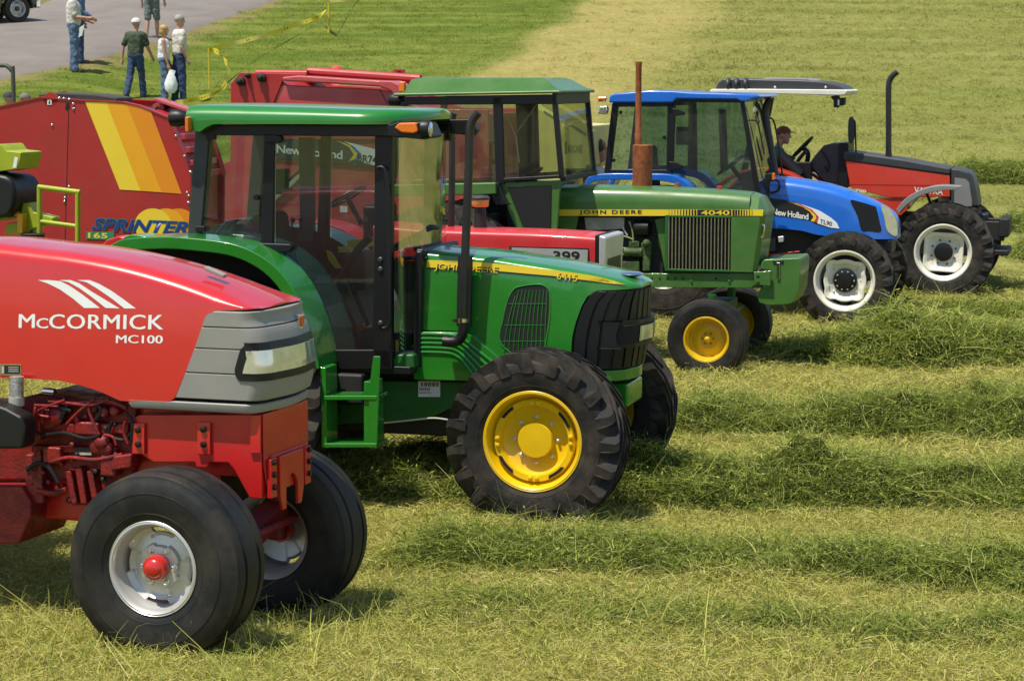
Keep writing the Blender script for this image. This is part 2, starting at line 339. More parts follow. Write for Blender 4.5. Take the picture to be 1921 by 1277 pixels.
def wheel(parent, Rr, rim, W, style, rub, lugs=0, ribs=False, lean=1, hubm=None):
    """wheel mesh (rim and disc) with tyre and hub children; axis y, outer face towards -y"""
    yo = -W * .42; g = G(); t = .012
    pm = {'silver': SILVER, 'yellow': YELLOW, 'oldyellow': YELLOW_OLD, 'white': WHITE, 'valtra': WHITE}[style]
    d = {'silver': .105, 'yellow': .11, 'oldyellow': .12, 'white': .10, 'valtra': .12}[style]
    out = [(yo - .008, rim * 1.0), (yo - .012, rim * .985), (yo - .004, rim * .955), (yo + .02, rim * .93), (yo + .05, rim * .90), (yo + .07, rim * .86), (-yo - .07, rim * .86), (-yo - .02, rim * .93), (-yo + .01, rim)]
    inn = [(a, r - t if 0 < i < 8 else r) for i, (a, r) in enumerate(out)]
    g.lathe(out + inn[::-1] + [out[0]], seg=72, caps=False)
    r1 = rim * .86 - t; yd = yo + d
    if style == 'silver':
        rf = lambda a: r1 * (1.0 if abs(math.sin(2 * a + .2)) > .62 else .885)
        disc_mesh(g, rf, [(1.0, yd - .02), (.96, yd - .012), (.86, yd), (.6, yd - .01), (.56, yd - .035), (.2, yd - .04), (.2, yd - .02), (.9, yd + .02), (1, yd)])
    elif style == 'yellow':
        disc_mesh(g, lambda a: r1, [(1.0, yd - .05), (.97, yd - .075), (.84, yd - .070), (.80, yd - .02), (.70, yd - .005), (.2, yd), (.2, yd + .02), (.80, yd + .02), (1, yd - .02)])
    elif style == 'oldyellow':
        disc_mesh(g, lambda a: r1 * (1.0 if abs(math.sin(2 * a + .4)) > .5 else .97), [(1, yd - .005), (.9, yd), (.55, yd - .02), (.40, yd - .01), (.2, yd - .012), (.2, yd + .01), (1, yd + .01)])
    else:
        rf = (lambda a: r1 * (.83 + .165 * max(0, math.cos(4 * (a + .05 - PI / 4))) ** 1.5)) if style == 'white' else lambda a: min(r1 * .99, r1 * .82 / max(abs(math.cos((a + .05 + PI / 4) % (PI / 2) - PI / 4)), .5))
        disc_mesh(g, rf, [(1.0, yd - .05), (.95, yd - .055), (.86, yd - .045), (.80, yd - .035), (.72, yd), (.2, yd + .004), (.2, yd + .02), (.9, yd - .02), (1, yd - .035)])
    wo = g.build('wheel', pm, parent, angle=30)
    tyre_mesh(Rr, rim, W, lugs, ribs, lean=lean).build('tyre', rub, wo, angle=32)
    if style == 'yellow':
        for a0, sp in ((.62, .50), (2.35, .42), (3.85, .58), (5.35, .50)):
            q = [(r1 * rr * math.cos(a), r1 * rr * math.sin(a)) for rr, an in ((.955, np.linspace(a0 - sp / 2, a0 + sp / 2, 9)), (.885, np.linspace(a0 + sp / 2 * .82, a0 - sp / 2 * .82, 9))) for a in an]
            G().prism(q, yd - .0800, yd - .070).build('rim_slot', VOIDM, wo)
        for a0 in (.05, 1.55, 3.2, 4.7):
            for dd in (-.09, .09): G().lathe([(yd - .065, .018), (yd - .086, .016), (yd - .090, .008)], (r1 * .90 * math.cos(a0 + dd), 0, r1 * .90 * math.sin(a0 + dd)), seg=10).build('rim_stud', YELLOW, wo)
    hg = G(); blist = []
    def bolts(n, rr, y, rb=.012, ph=0):
        for k in range(n):
            bg = G(); blist.append(bg)
            a = 2 * PI * k / n + ph; bg.lathe([(y + .01, rb * 1.3), (y - .004, rb * 1.3), (y - .006, rb), (y - .022, rb), (y - .026, rb * .6)], (rr * math.cos(a), 0, rr * math.sin(a)), seg=8)
    if style == 'silver':
        hg.lathe([(yd + .06, .068), (yd - .05, .068), (yd - .055, .070), (yd - .098, .066), (yd - .104, .062), (yd - .105, .052), (yd - .116, .045), (yd - .124, .025), (yd - .126, .004)], seg=32); bolts(6, .095, yd - .038); bolts(4, .165, yd - .008, .008, .3); hm, bmt = RED, CHROME
    elif style == 'yellow':
        hg.lathe([(yd + .06, .13), (yd - .045, .125), (yd - .052, .12), (yd - .054, .05), (yd - .056, .004)], seg=40); bolts(8, .158, yd - .002); hm, bmt = YELLOW, SILVER
    elif style == 'oldyellow':
        hg.lathe([(yd + .05, .045), (yd - .02, .045), (yd - .022, .036), (yd - .06, .034), (yd - .075, .022), (yd - .08, .004)], seg=24); bolts(6, .06, yd - .008, .007); hm, bmt = YELLOW_OLD, RUST
    elif style == 'white':
        hg.lathe([(yd + .05, .15), (yd - .03, .148), (yd - .04, .135), (yd - .045, .09), (yd - .06, .085), (yd - .064, .04), (yd - .068, .004)], seg=40); bolts(8, .20, yd + .0, .011)
        for k in range(10): a = 2 * PI * k / 10; blist.append(G()); blist[-1].lathe([(yd - .03, .012), (yd - .055, .01)], (.115 * math.cos(a), 0, .115 * math.sin(a)), seg=8)
        hm, bmt = BLACK, SILVER
    else:
        hg.lathe([(yd + .05, .13), (yd - .04, .128), (yd - .05, .11), (yd - .052, .06), (yd - .054, .004)], seg=40); bolts(8, .175, yd + .0, .012, .3); hm, bmt = BLACK, DGREY
    hg.build('hub', hubm or hm, wo)
    for bg in blist: bg.build('wheel_bolt', bmt, wo)
    return wo
def wheels(parent, w0, spots):
    """first spot keeps w0, the rest are copies; far-side wheels are turned round"""
    for i, (x, y, z, steer) in enumerate(spots):
        o = w0 if i == 0 else copy_tree(w0, parent); o.location = (x, y, z); o.rotation_euler = (0, rnd.uniform(0, 6) if i else 0, (PI if y > 0 else 0) + steer)
def strut(parent, name, m, fr, quad, y, th=.06, bevel=.008, both=True):
    P = fr.xs(quad, y)
    G().prism(P, y, y + th).build(name, m, parent, bevel)
    if both: G().prism(P, -y - th, -y).build(name, m, parent, bevel)
def pane(parent, name, m, fr, L, y, both=True, inset=.02):
    P = fr.xs(L, y)
    for s in ((-1, 1) if both else (-1,)):
        yy = -s * (-(y + inset)) if s > 0 else y + inset
        yy = (y + inset) if s < 0 else -(y + inset)
        G().prism(P, yy - .003, yy + .003).build(name, m, parent)
# ------------------------------------------------------------------ red tractor in front
def build_red_front():
    f = fr_wheel(19, 293, 1068, .49, .93)
    T = thing('tractor', 'shiny red tractor nearest the camera, grey ribbed nose and smooth front tyres with silver rims', 'tractor', f.O, -f.psi, 'tractors parked in a row')
    w = .37; BEL = .085; X = lambda px, py=600, y=-w: f.xz(px, py, y)[0]
    crest = f.xs([(-330, 452), (-150, 444), (0, 444), (60, 449), (120, 456), (180, 463), (260, 477), (340, 497), (420, 523), (500, 555), (545, 575), (556, 580)], 0)
    top = curve_fn(crest)
    low = f.xs([(-330, 706), (-40, 707), (0, 708), (60, 710), (110, 714), (150, 722), (190, 735), (225, 751), (240, 752.5), (318, 753), (328, 746), (345, 704), (366, 648), (384, 594), (392, 586), (402, 583.5), (460, 582), (600, 581)], -w)
    lowf = curve_fn(low, False)
    xe = f.xz(562, 583, .24)[0] - .004; hw = nose_hw(xe + .006, w + .002, .10, .13)
    X0 = X(-330)
    hood(top, lowf, hw, X0, xe, drop=.085, cr=.12, belly=BEL, n=110, extra=[p[0] for p in low if X0 < p[0] < xe] + [xe - .10 * q for q in (.8, .6, .45, .3, .2, .12, .06, .03, .01)]).build('bonnet', RED, T, angle=40)
    surf = side_y(top, lowf, lambda x: w, .085, BEL)
    # grey nose, wrapped round the front corner
    bl = f.xs([(319, 756), (328, 746), (345, 704), (366, 648), (384, 594), (391, 587), (404, 583)], -w)
    xb = lambda z: float(np.interp(-z, [-p[1] for p in bl][::-1][::-1] if bl[0][1] < bl[-1][1] else [-p[1] for p in bl], [p[0] for p in bl])) if False else float(np.interp(z, sorted(p[1] for p in bl), [p[0] for p in sorted(bl, key=lambda p: p[1])]))
    fr_ = f.xs([(562, 583), (572, 605), (579, 635), (583, 665), (584, 690), (581, 712), (574, 735), (569, 752)], .24)
    xf = lambda z: float(np.interp(z, sorted(p[1] for p in fr_), [p[0] for p in sorted(fr_, key=lambda p: p[1])]))
    Z = lambda py, px=420: f.xz(px, py, -w)[1]
    cuts = [584, 614.5, 655, 701.5, 751]
    g = G()
    for a, b in zip(cuts[:-1], cuts[1:]):
        za, zb = Z(b) + .002, Z(a) - .002
        zs = [za, za + .004] + [za + (zb - za) * t for t in (.2, .4, .6, .8)] + [zb - .004, zb]
        rings = [nose_ring(z, xb(z) + .004, xf(z), w, .10, .13, .03, -.004 if i in (0, len(zs) - 1) else .002) for i, z in enumerate(zs)]
        g.loft(rings)
    nose = g.build('nose_panel', GREYP, T, angle=24)
    g = G(); zs = np.linspace(Z(752), Z(588), 12); nose_band(g, zs, lambda z: xb(z) + .03, xf, w, .10, .13, .03, -.014); g.build('nose_core', VOIDM, T)
    # headlight in a black surround
    hb = f.xs([(455, 718), (443, 706), (441, 694), (452, 655), (462, 646), (480, 645.5)], -w); hx = sorted(hb, key=lambda p: p[1])
    xh = lambda z: float(np.interp(z, [p[1] for p in hx], [p[0] for p in hx]))
    g = G(); zs = np.linspace(Z(717.5, 520), Z(645.5, 520), 14); nose_band(g, zs, xh, xf, w, .10, .13, .03, .010)
    bz = g.build('headlight_surround', BLACK, T, bevel=.006)
    lb = sorted(f.xs([(458, 703), (457, 699), (467, 664), (472, 660)], -w), key=lambda p: p[1]); xl = lambda z: float(np.interp(z, [p[1] for p in lb], [p[0] for p in lb]))
    g = G(); zs = np.linspace(Z(703, 520), Z(660, 520), 8); nose_band(g, zs, xl, xf, w, .10, .13, .03, .016); g.build('headlight', LENS, T, bevel=.004)
    g = G(); zs = [Z(776), Z(773), Z(766), Z(759), Z(757)]
    zz = f.xs([(262, 776), (255, 771), (246, 764), (242, 758)], -w); zx = sorted(zz, key=lambda p: p[1]); xs_ = lambda z: float(np.interp(z, [p[1] for p in zx], [p[0] for p in zx]))
    g.loft([nose_ring(z, xs_(z), xf(max(z, Z(750))) - .015, w, .10, .13, .03, o) for z, o in zip(zs, (-.03, -.008, .0, .002, -.004))]); g.build('nose_strip', GREYP, T, angle=24)
    x0, z0 = f.xz(386, 501, -.08); x1, z1 = f.xz(423, 517, -.08); G().bar((x0, -.08, z0 - .004), (x1, -.08, z1 - .004), .05, .022).build('bonnet_latch', GREYP, T, .005)
    # badge on the front
    bx, bzz = f.xz(559, 601, .13); g = G(); o = [(-.030, .034), (.030, .034), (.034, .0), (.022, -.034), (0, -.046), (-.022, -.034), (-.034, 0)]
    xfb = xf(bzz) + .03; g.prism_x([(a * 1.1 + .13, bzz + b * 1.1) for a, b in o], xfb - .03, xfb + .012); b = g.build('badge', CHROME, T, .003)
    G().prism_x([(a * .8 + .13, bzz + b * .8) for a, b in o], xfb + .012, xfb + .016).build('badge_shield', RED, b)
    # lettering
    for L in ([(67.5, 526), (88, 526), (109.6, 528), (127, 536.6), (149, 551), (168, 565), (185, 578), (155.6, 578), (135, 561), (109.6, 543.5), (86, 532)],
              [(107.6, 526), (129, 526), (145, 532), (168, 547), (195, 563), (222, 579), (196, 578), (170, 558), (145, 540.6), (125, 530)],
              [(141, 526), (164, 526), (182, 533), (205.5, 546), (230, 563), (252, 579), (231, 579), (207.5, 561), (180, 542.5), (158.5, 530)]):
        decal(G(), f, L, -w, .003, surf).build('stripe_emblem', WDEC, T)
    words('M', 'lettering', WDEC, T, f, (34, 615), (63, 615), (34, 589.5), -w, 0, 1, surf, fat=.005)
    words('C', 'lettering', WDEC, T, f, (67, 616), (88, 616), (67, 597), -w, 0, 1, surf, fat=.005)
    words('CORMICK', 'lettering', WDEC, T, f, (91, 616.5), (303, 618.5), (91, 589.5), -w, 0, 1.05, surf, fat=.005)
    words('MC100', 'lettering', WDEC, T, f, (216.5, 643.5), (303, 644.5), (216.5, 628.5), -w, 0, 1, surf, fat=.004)
    g = G(); P = f.xs([(1, 703), (40, 703), (40, 683), (1, 683)], -w); g.prism(P, -w - .004, -w + .01); pl = g.build('data_plate', CHROME, T)
    g = G(); decal(g, f, [(2.5, 701.5), (38.5, 701.5), (38.5, 684.5), (2.5, 684.5)], -w, .006); g.build('plate_face', DECK, pl)
    g = G()
    for py in (688, 692, 696):
        decal(g, f, [(17, py + 1), (36, py + 1), (36, py - .5), (17, py - .5)], -w, .0075)
    decal(g, f, [(4, 700), (9, 700), (9, 686), (4, 686)], -w, .0075); g.build('plate_print', SILVER, pl)
    # cast front block and the plate ahead of it
    y0 = -.30
    g = G(); g.prism(f.xs([(252, 782), (262, 778), (491, 777), (491, 936), (468, 934), (438, 880), (428, 868), (391, 867), (389, 877), (368, 877), (365, 867), (288, 867), (262, 851), (250, 835)], y0), y0, -.20)
    fx = f.xz(491, 800, y0)[0]; zt, zb = f.xz(491, 777, y0)[1], f.xz(491, 936, y0)[1]
    blk = g.build('front_block', RED_CAST, T, .008)
    g = G(); g.prism([(-x, z) if False else (x, z) for x, z in f.xs([(252, 782), (262, 778), (491, 777), (491, 936), (468, 934), (438, 880), (428, 868), (288, 867), (262, 851), (250, 835)], y0)], .20, .30)
    g.box(fx - .50, fx - .02, -.20, .20, zb + .10, zt - .01); g.box(fx - 1.0, fx - .50, -.19, .19, zb - .06, zt - .02); g.build('front_block', RED_CAST, T, .008)
    g = G(); g.prism_x([(-.30, zt), (.30, zt), (.30, zb + .20), (.26, zb + .06), (-.26, zb + .06), (-.30, zb + .20)], fx + .002, fx + .012)
    g.box(fx + .012, fx + .022, -.23, .23, zb + .02, zb + .235); g.build('front_plate', RED_CAST, T, .006)
    g = G(); o = [(-.20, zb + .22), (.20, zb + .22), (.20, zb + .0), (.16, zb - .09), (.10, zb - .09)] + [(.10 * math.cos(a), zb + .0 + .10 * math.sin(a)) for a in np.linspace(0, PI, 10)] + [(-.10, zb - .09), (-.16, zb - .09), (-.20, zb)]
    g.prism_x([(a * .8, b) for a, b in o], fx + .025, fx + .045); g.build('tow_bracket', RED_CAST, T, .005)
    for sx in (-1, 1):
        g = G()
        g.box(fx + .014, fx + .040, min(sx * .19, sx * .27), max(sx * .19, sx * .27), zb + .0, zb + .22); lg = g.build('side_lug', RED_CAST, T, .004)
        for i in range(3): G().lathe([(fx + .035, .014), (fx + .035, .017), (fx + .055, .017), (fx + .057, .008)], (0, sx * .235, zb + .06 + i * .07), 'x', 8).build('lug_bolt', BLACK, lg)
    for L in ([(251, 793), (274, 793), (274, 850), (251, 850)], [(373, 791), (397, 791), (397, 851), (373, 851)]):
        P = f.xs(L, y0); b = G().prism(P, y0 - .022, y0).build('bolt_plate', RED, T, .004)
        cx = (P[0][0] + P[1][0]) / 2
        for k in (.20, .68): G().lathe([(0, .019), (-.012, .019), (-.016, .013)], (cx, y0 - .022, P[0][1] + (P[2][1] - P[0][1]) * k), 'y', 8).build('bolt', BLACK, b)
    P = f.xs([(473, 778), (491, 778), (491, 849), (471, 849)], y0); G().prism(P, y0 - .018, y0).build('corner_rib', RED, T, .003)
    # axle
    g = G(); g.prism_x([(-.62, .62), (-.2, .50), (.2, .50), (.62, .62), (.62, .50), (.2, .38), (-.2, .38), (-.62, .50)], -.07, .07)
    for s in (-1, 1): g.tube([(0, s * .60, .36), (0, s * .60, .72)], .06); g.tube([(0, s * .60, .49), (0, s * .78, .49)], .075)
    g.tube([(.13, -.58, .50), (.13, .58, .50)], .022); g.build('front_axle', RED_ENG, T, .01)
    # engine
    ye = -.24
    e = G().prism(f.xs([(-60, 770), (70, 740), (255, 760), (255, 870), (225, 945), (132, 948), (128, 900), (-60, 900)], ye), ye, .24); eng = e.build('engine', RED_ENG, T, .012)
    for L, dd in (([(66, 832), (226, 838), (226, 850), (66, 846)], .05), ([(60, 790), (250, 792), (250, 812), (60, 812)], .06), ([(132, 878), (144, 878), (156, 942), (144, 942)], .07), ([(150, 872), (164, 872), (174, 942), (162, 942)], .07), ([(172, 878), (184, 878), (196, 942), (184, 942)], .07), ([(228, 850), (262, 846), (262, 872), (222, 878)], .10), ([(-60, 905), (60, 905), (78, 935), (78, 962), (55, 1012), (-60, 1015)], .12), ([(60, 848), (90, 848), (95, 940), (60, 940)], .08)):
        G().prism(f.xs(L, ye), ye - dd, ye + (.4 if dd == .12 else 0)).build('engine_casting', RED_ENG, eng, .012)
    def cyl(px, py, r, y, l): x, z = f.xz(px, py, y); G().lathe([(0, r * .9), (-l, r), (-l - .01, r * .7)], (x, y, z), 'y', 14).build('engine_fitting', RED_ENG, eng)
    for px, py, r in ((100, 783, .06), (193, 833, .05), (208, 838, .045), (78, 872, .04), (115, 778, .05), (205, 770, .03), (225, 768, .03), (185, 762, .03), (30, 960, .05), (60, 990, .03), (120, 912, .02), (140, 935, .018)): cyl(px, py, r, ye, .07)
    g = G(); g.ball(f.p3(192, 830, ye - .06), (.05, .04, .045)); g.build('fuel_pump', RED_ENG, eng)
    yq = ye - .09
    for L in ([(72, 770), (80, 766), (122, 750)], [(72, 770), (72, 778), (92, 782)], [(125, 795), (150, 770), (178, 748)], [(166, 765), (170, 780), (186, 815)], [(195, 815), (212, 820), (218, 835)], [(235, 790), (232, 810), (240, 832)], [(130, 756), (170, 760), (205, 748)], [(65, 760), (110, 762)]):
        G().tube(catmull([f.p3(a, b, yq) for a, b in L], 5), .009, 8).build('fuel_line', RED_ENG, eng)
    for L in ([(120, 745), (125, 760), (115, 785)], [(178, 752), (190, 770), (178, 790)], [(90, 748), (100, 760), (135, 770)]): G().tube(catmull([f.p3(a, b, yq + .02) for a, b in L], 5), .016, 8).build('hose', BLACK, eng)
    g = G(); g.tube([f.p3(82, 733, yq), f.p3(103, 735, yq)], .020, 10); g.build('sensor', CHROME, eng)
    g = G(); decal(g, f, [(144, 852), (172, 852), (172, 840), (144, 840)], ye - .055, .002); pl = g.build('engine_label', DECK, eng); g = G(); decal(g, f, [(144, 853), (172, 853), (172, 848), (144, 848)], ye - .055, .004); g.build('label_print', SILVER, pl)
    er = random.Random(21)
    for _ in range(26):
        px, py = er.uniform(62, 250), er.uniform(765, 935); x, z = f.xz(px, py, ye); r = er.uniform(.010, .016); G().lathe([(ye - .04, r), (ye - .075, r), (ye - .08, r * .6)], (x, 0, z), 'y', 7).build('engine_bolt', RED_ENG if er.random() < .7 else BLACKM, eng)
    for L, r, m in (([(60, 800), (80, 815), (120, 812), (160, 822), (190, 815)], .010, BLACK), ([(100, 865), (130, 858), (180, 862), (230, 852)], .012, RED_ENG), ([(210, 790), (205, 815), (232, 825), (246, 812)], .011, BLACK), ([(50, 880), (75, 868), (95, 880), (110, 905)], .014, BLACK), ([(70, 920), (100, 925), (125, 918)], .018, RED_ENG), ([(92, 752), (140, 756), (200, 752), (238, 765)], .014, RED_ENG), ([(236, 775), (248, 790), (246, 830)], .010, BLACK)):
        G().tube(catmull([f.p3(a, b, yq + .01) for a, b in L], 6), r, 8).build('hose', m, eng)
    for px, py, a, b in ((75, 800, .05, .07), (175, 800, .08, .04), (110, 850, .06, .05), (215, 870, .05, .06), (30, 930, .07, .05), (85, 775, .035, .05)):
        x, z = f.xz(px, py, ye); G().box(x - a, x + a, ye - .085, ye, z - b, z + b).build('engine_casting', RED_ENG, eng, .015)
    # exhaust stub with wrapping and the black tank beside it
    ys = -.44
    g = G(); g.tube([f.p3(31, 706, ys), f.p3(31, 746, ys)], .040, 16); g.build('wrapped_pipe', PIPEW, T)
    g = G(); g.tube([f.p3(31, 744, ys), f.p3(31, 764, ys)], .045, 16); g.build('pipe_collar', BEIGE, T)
    g = G(); g.tube([f.p3(31, 760, ys), f.p3(30, 830, ys)], .049, 16); g.build('pipe_elbow', BLACK, T)
    g = G(); g.prism(f.xs([(-260, 745), (-30, 752), (10, 766), (40, 782), (46, 800), (42, 842), (-260, 845)], -.62), -.62, -.48); g.build('black_tank', BLACK, T, .02, 3)
    # the rest, left of the frame: cab, mudguards, rear wheels
    xr = X0; g = G(); g.box(xr - .9, xr + .3, -.22, .22, .45, 1.25); g.box(xr + .25, .3 - .9, -.18, .18, .55, 1.2); g.build('transmission', RED_CAST, T, .03)
    g = G(); g.prism_z([(xr - 1.4, -.75), (xr - .10, -.62), (xr - .10, .62), (xr - 1.4, .75)], 1.28, 1.4); g.build('cab_floor', BLACK, T, .02)
    g = G(); g.prism([(xr - 1.55, 2.66), (xr - 1.5, 2.80), (xr - .02, 2.80), (xr + .08, 2.68)], -.76, .76); g.build('cab_roof', RED, T, .05, 3)
    for s in (-1, 1):
        for a, b in (((xr - .12, .62), (xr - .05, .66)), ((xr - .75, .72), (xr - .75, .72)), ((xr - 1.4, .72), (xr - 1.4, .72))):
            G().bar((a[0], s * a[1], 1.4), (b[0], s * b[1], 2.68), .06, .05).build('cab_post', BLACK, T, .008)
        G().prism([(xr - .75, 1.42), (xr - .13, 1.42), (xr - .09, 2.64), (xr - .75, 2.64)], s * .66 - .003, s * .66 + .003).build('door_glass', GLASS, T)
        ring = [(xr - .95 + 1.0 * math.cos(a), .86 + 1.0 * math.sin(a)) for a in np.linspace(.35, PI - .3, 14)]; ring += [(xr - .95 + .96 * math.cos(a), .86 + .96 * math.sin(a)) for a in np.linspace(PI - .3, .35, 14)]
        G().prism(ring, s * .78 - .2, s * .78 + .2).build('mudguard', RED, T, .01)
    wheels(T, wheel(T, .515, .262, .39, 'silver', RUBBER_C, ribs=True), [(-.012, -.93 + .36 * .42, .497, R(0)), (-.03, .70, .385, R(0))])
    wheels(T, wheel(T, .82, .46, .46, 'silver', RUBBER, lugs=20), [(xr - .95, -.80, .82, 0), (xr - .95, .80, .82, 0)])
    return f
# ------------------------------------------------------------------ new green tractor
def build_green_new():
    f = fr_wheel(16, 997, 830, .603, .97)
    T = thing('tractor', 'glossy green tractor with yellow wheels and slim black exhaust, marked 6415', 'tractor', f.O, -f.psi, 'tractors parked in a row')
    w = .40; X = lambda px, py=600, y=-w: f.xz(px, py, y)[0]
    crest = f.xs([(770, 458), (806, 459), (870, 464), (940, 471), (1000, 480), (1060, 489), (1120, 500), (1170, 511), (1205, 522), (1222, 533), (1228, 543)], 0); top = curve_fn(crest)
    low = f.xs([(770, 619), (795, 619), (870, 621), (884, 626), (935, 669), (1000, 688), (1066, 692), (1071, 662), (1073, 632), (1079, 606), (1090, 575), (1100, 557), (1112, 548), (1130, 545), (1240, 544)], -w); lowf = curve_fn(low, False)
    xe = f.xz(1228, 544, .20)[0] - .005; hw = nose_hw(xe + .006, w, .25, .25)
    BEL = .07; surf = side_y(top, lambda x: min(lowf(x), 1.42), hw, .055, BEL)
    X0 = X(790)
    hood(top, lowf, hw, X0, xe, drop=.055, cr=.09, belly=BEL, n=110, extra=[p[0] for p in low if X0 < p[0] < xe] + [xe - .25 * q for q in (.8, .6, .45, .3, .2, .12, .06, .03, .01)]).build('bonnet', GREEN, T, angle=40)
    x, z = f.xz(1185, 517, -.05); G().ball((x, -.05, z + .012), (.085, .10, .02), 20, 8).build('bonnet_badge', CHROME, T)
    # black grille round the nose
    srt = lambda L: sorted(L, key=lambda p: p[1])
    bl = srt(f.xs([(1068, 692), (1071, 662), (1073, 632), (1079, 606), (1090, 575), (1102, 556), (1116, 547)], -w)); xb = lambda z: float(np.interp(z, [p[1] for p in bl], [p[0] for p in bl]))
    fl = srt(f.xs([(1228, 544), (1227, 570), (1225, 605), (1222, 640), (1217, 670), (1212, 694)], .20)); xf = lambda z: float(np.interp(z, [p[1] for p in fl], [p[0] for p in fl])) - .03
    Z = lambda py, px=1120: f.xz(px, py, -w)[1]
    wf = .385; za, zb = Z(693), Z(545.5)
    g = G(); zs = np.linspace(za, zb, 14); nose_band(g, zs, lambda z: xb(z) + .01, xf, wf, .22, .22, .03, -.004); gr = g.build('front_grille', BLACK, T, angle=50)
    g = G(); N = 15
    def along(z, u):
        r = nose_ring(z, xb(z) + .01, xf(z), wf, .22, .22, .03, .004); P = [Vector(p) for p in r[:len(r)]]; L = [0]
        for a, b in zip(P[:-1], P[1:]): L.append(L[-1] + (b - a).length)
        s = u * L[-1]
        for i in range(len(P) - 1):
            if L[i + 1] >= s:
                t = (s - L[i]) / max(1e-6, L[i + 1] - L[i]); p = P[i].lerp(P[i + 1], t); d = (P[i + 1] - P[i]).normalized(); return p, d
        return P[-1], Vector((0, 1, 0))
    for k in range(N):
        rings = []
        for z in np.linspace(za + .005, zb - .005, 9):
            p, d = along(z, .012 + .99 * k / N); p2, _ = along(z, .012 + .99 * (k + .80) / N); nrm = Vector((d.y, -d.x, 0)); rings.append([p - nrm * .004, p + nrm * .006, p2 + nrm * .006, p2 - nrm * .004])
        g.loft(rings)
    g.build('grille_slats', DGREY if False else BLACK, gr, .003)
    g = G(); hb = srt(f.xs([(1166, 654), (1157, 648), (1155, 640), (1159, 612), (1166, 604)], -w)); xh = lambda z: float(np.interp(z, [p[1] for p in hb], [p[0] for p in hb])) - .0
    zs = [Z(655, 1190), Z(650, 1190), Z(630, 1190), Z(608, 1190), Z(604, 1190)]; nose_band(g, zs, xh, xf, wf, .20, .20, .03, .035); hs = g.build('headlight_surround', BLACK, T, .012, 3)
    cap = lambda z0, z1, a0, o: G().loft([nose_cap(z, xf(z), wf, .20, .20, .03, o, a0) for z in np.linspace(Z(z0, 1190), Z(z1, 1190), 4)])
    cap(647, 612, .35, .040).build('headlight_glass', VOIDM, hs, .006); cap(644, 616, 1.30, .046).build('headlight', LENS, T, .006)
    # green chin and weight carrier
    g = G(); zc = [Z(716), Z(711), Z(700), Z(695)]; nose_band(g, zc, lambda z: X(1095), lambda z: xf(Z(690)) - .01, wf, .22, .22, .03, 0); g.build('chin', GREEN, T, .008)
    g = G(); x0, z0 = f.xz(1128, 718, -.24); x1 = f.xz(1178, 718, -.24)[0]; z1 = f.xz(1150, 764, -.24)[1]; g.box(x0 - .3, x1, -.24, .24, z1, z0); g.build('weight_carrier', GREEN, T, .02)
    # side vent
    L = [(938, 640), (943, 600), (951, 565), (962, 544), (978, 537), (1010, 534), (1026, 541), (1031, 556), (1030, 600), (1024, 640), (1019, 676), (988, 678), (962, 664)]
    g = G(); decal(g, f, L, -w, .002, surf); vent = g.build('side_vent', VOIDM, T)
    g = G(); Pr = catmull([(*p, 0) for p in f.xs(L, -w)], 6, True); g.tube([(p.x, surf(p.x, p.y) - .001, p.y) for p in Pr] + [(Pr[0].x, surf(Pr[0].x, Pr[0].y) - .001, Pr[0].y)], .006, 8); g.build('vent_rim', GREEN, vent)
    g = G()
    def vspan(px0, px1):
        return [(px0 + (px1 - px0) * (t ** 2), 676 - (676 - 540) * t) for t in np.linspace(0, 1, 9)]
    for k in range(10):
        b0 = 946 + k * 8.4; t0 = 966 + k * 6.6; pts = []
        for t in np.linspace(0, 1, 10):
            py = (660 + min(k, 3) * 6) + ((544 if k else 556) - (660 + min(k, 3) * 6)) * t; px = b0 + (t0 - b0) * (t ** 1.6)
            x, z = f.xz(px, py, -w); pts.append((x, surf(x, z) - .004, z))
        g.tube(pts, .0035, 6)
    for py in (570, 610, 640):
        pts = []
        for px in np.linspace(952 - (py - 570) * .15, 1024, 8): x, z = f.xz(px, py, -w); pts.append((x, surf(x, z) - .003, z))
        g.tube(pts, .002, 5)
    g.build('vent_slats', GREEN, vent)
    # yellow flash and lettering
    g = G(); dstrip(g, f, [(800, 491), (860, 493), (917, 497), (994, 506), (1088, 518), (1130, 526), (1153, 532), (1170, 537)], [(800, 504.5), (870, 506.5), (933, 511.5), (1000, 517.5), (1044, 521.5), (1088, 527.5), (1130, 532), (1169, 538)], -w, .003, surf); st = g.build('flash_outline', DECK, T)  # thin black outline printed below the yellow flash
    g = G(); dstrip(g, f, [(799, 488), (860, 490), (917, 494), (994, 502), (1088, 514), (1130, 522), (1153, 529), (1169, 535)], [(799, 502), (870, 504), (933, 509), (1000, 515), (1044, 519), (1088, 525), (1130, 530.5), (1168, 536)], -w, .0045, surf); g.build('yellow_flash', YDEC, T)
    for b, off, m, e in (('JOHN DEERE', 1.3, DECK, .006), ('JOHN DEERE', 0, YDEC, .008)):
        words(b, 'lettering', m, T, f, (813 + off, 508.5 + off), (932 + off, 516 + off), (815 + off, 494 + off), -w, .002 if m == YDEC else .02, 1, surf, e)
    for off, m, e in ((1.2, DECK, .006), (0, YDEC, .008)):
        words('6415', 'lettering', m, T, f, (1043 + off, 523.5 + off), (1081 + off, 528.5 + off), (1044.5 + off, 511.5 + off), -w, .0 if m == YDEC else .02, 1.06, surf, e)
    # ribbed side plate and chassis
    yp = -.43
    g = G(); g.prism(f.xs([(776, 622), (872, 624), (886, 630), (936, 672), (960, 716), (776, 712)], yp), yp, yp + .06); sp = g.build('side_plate', GREEN, T, .005)
    g = G()
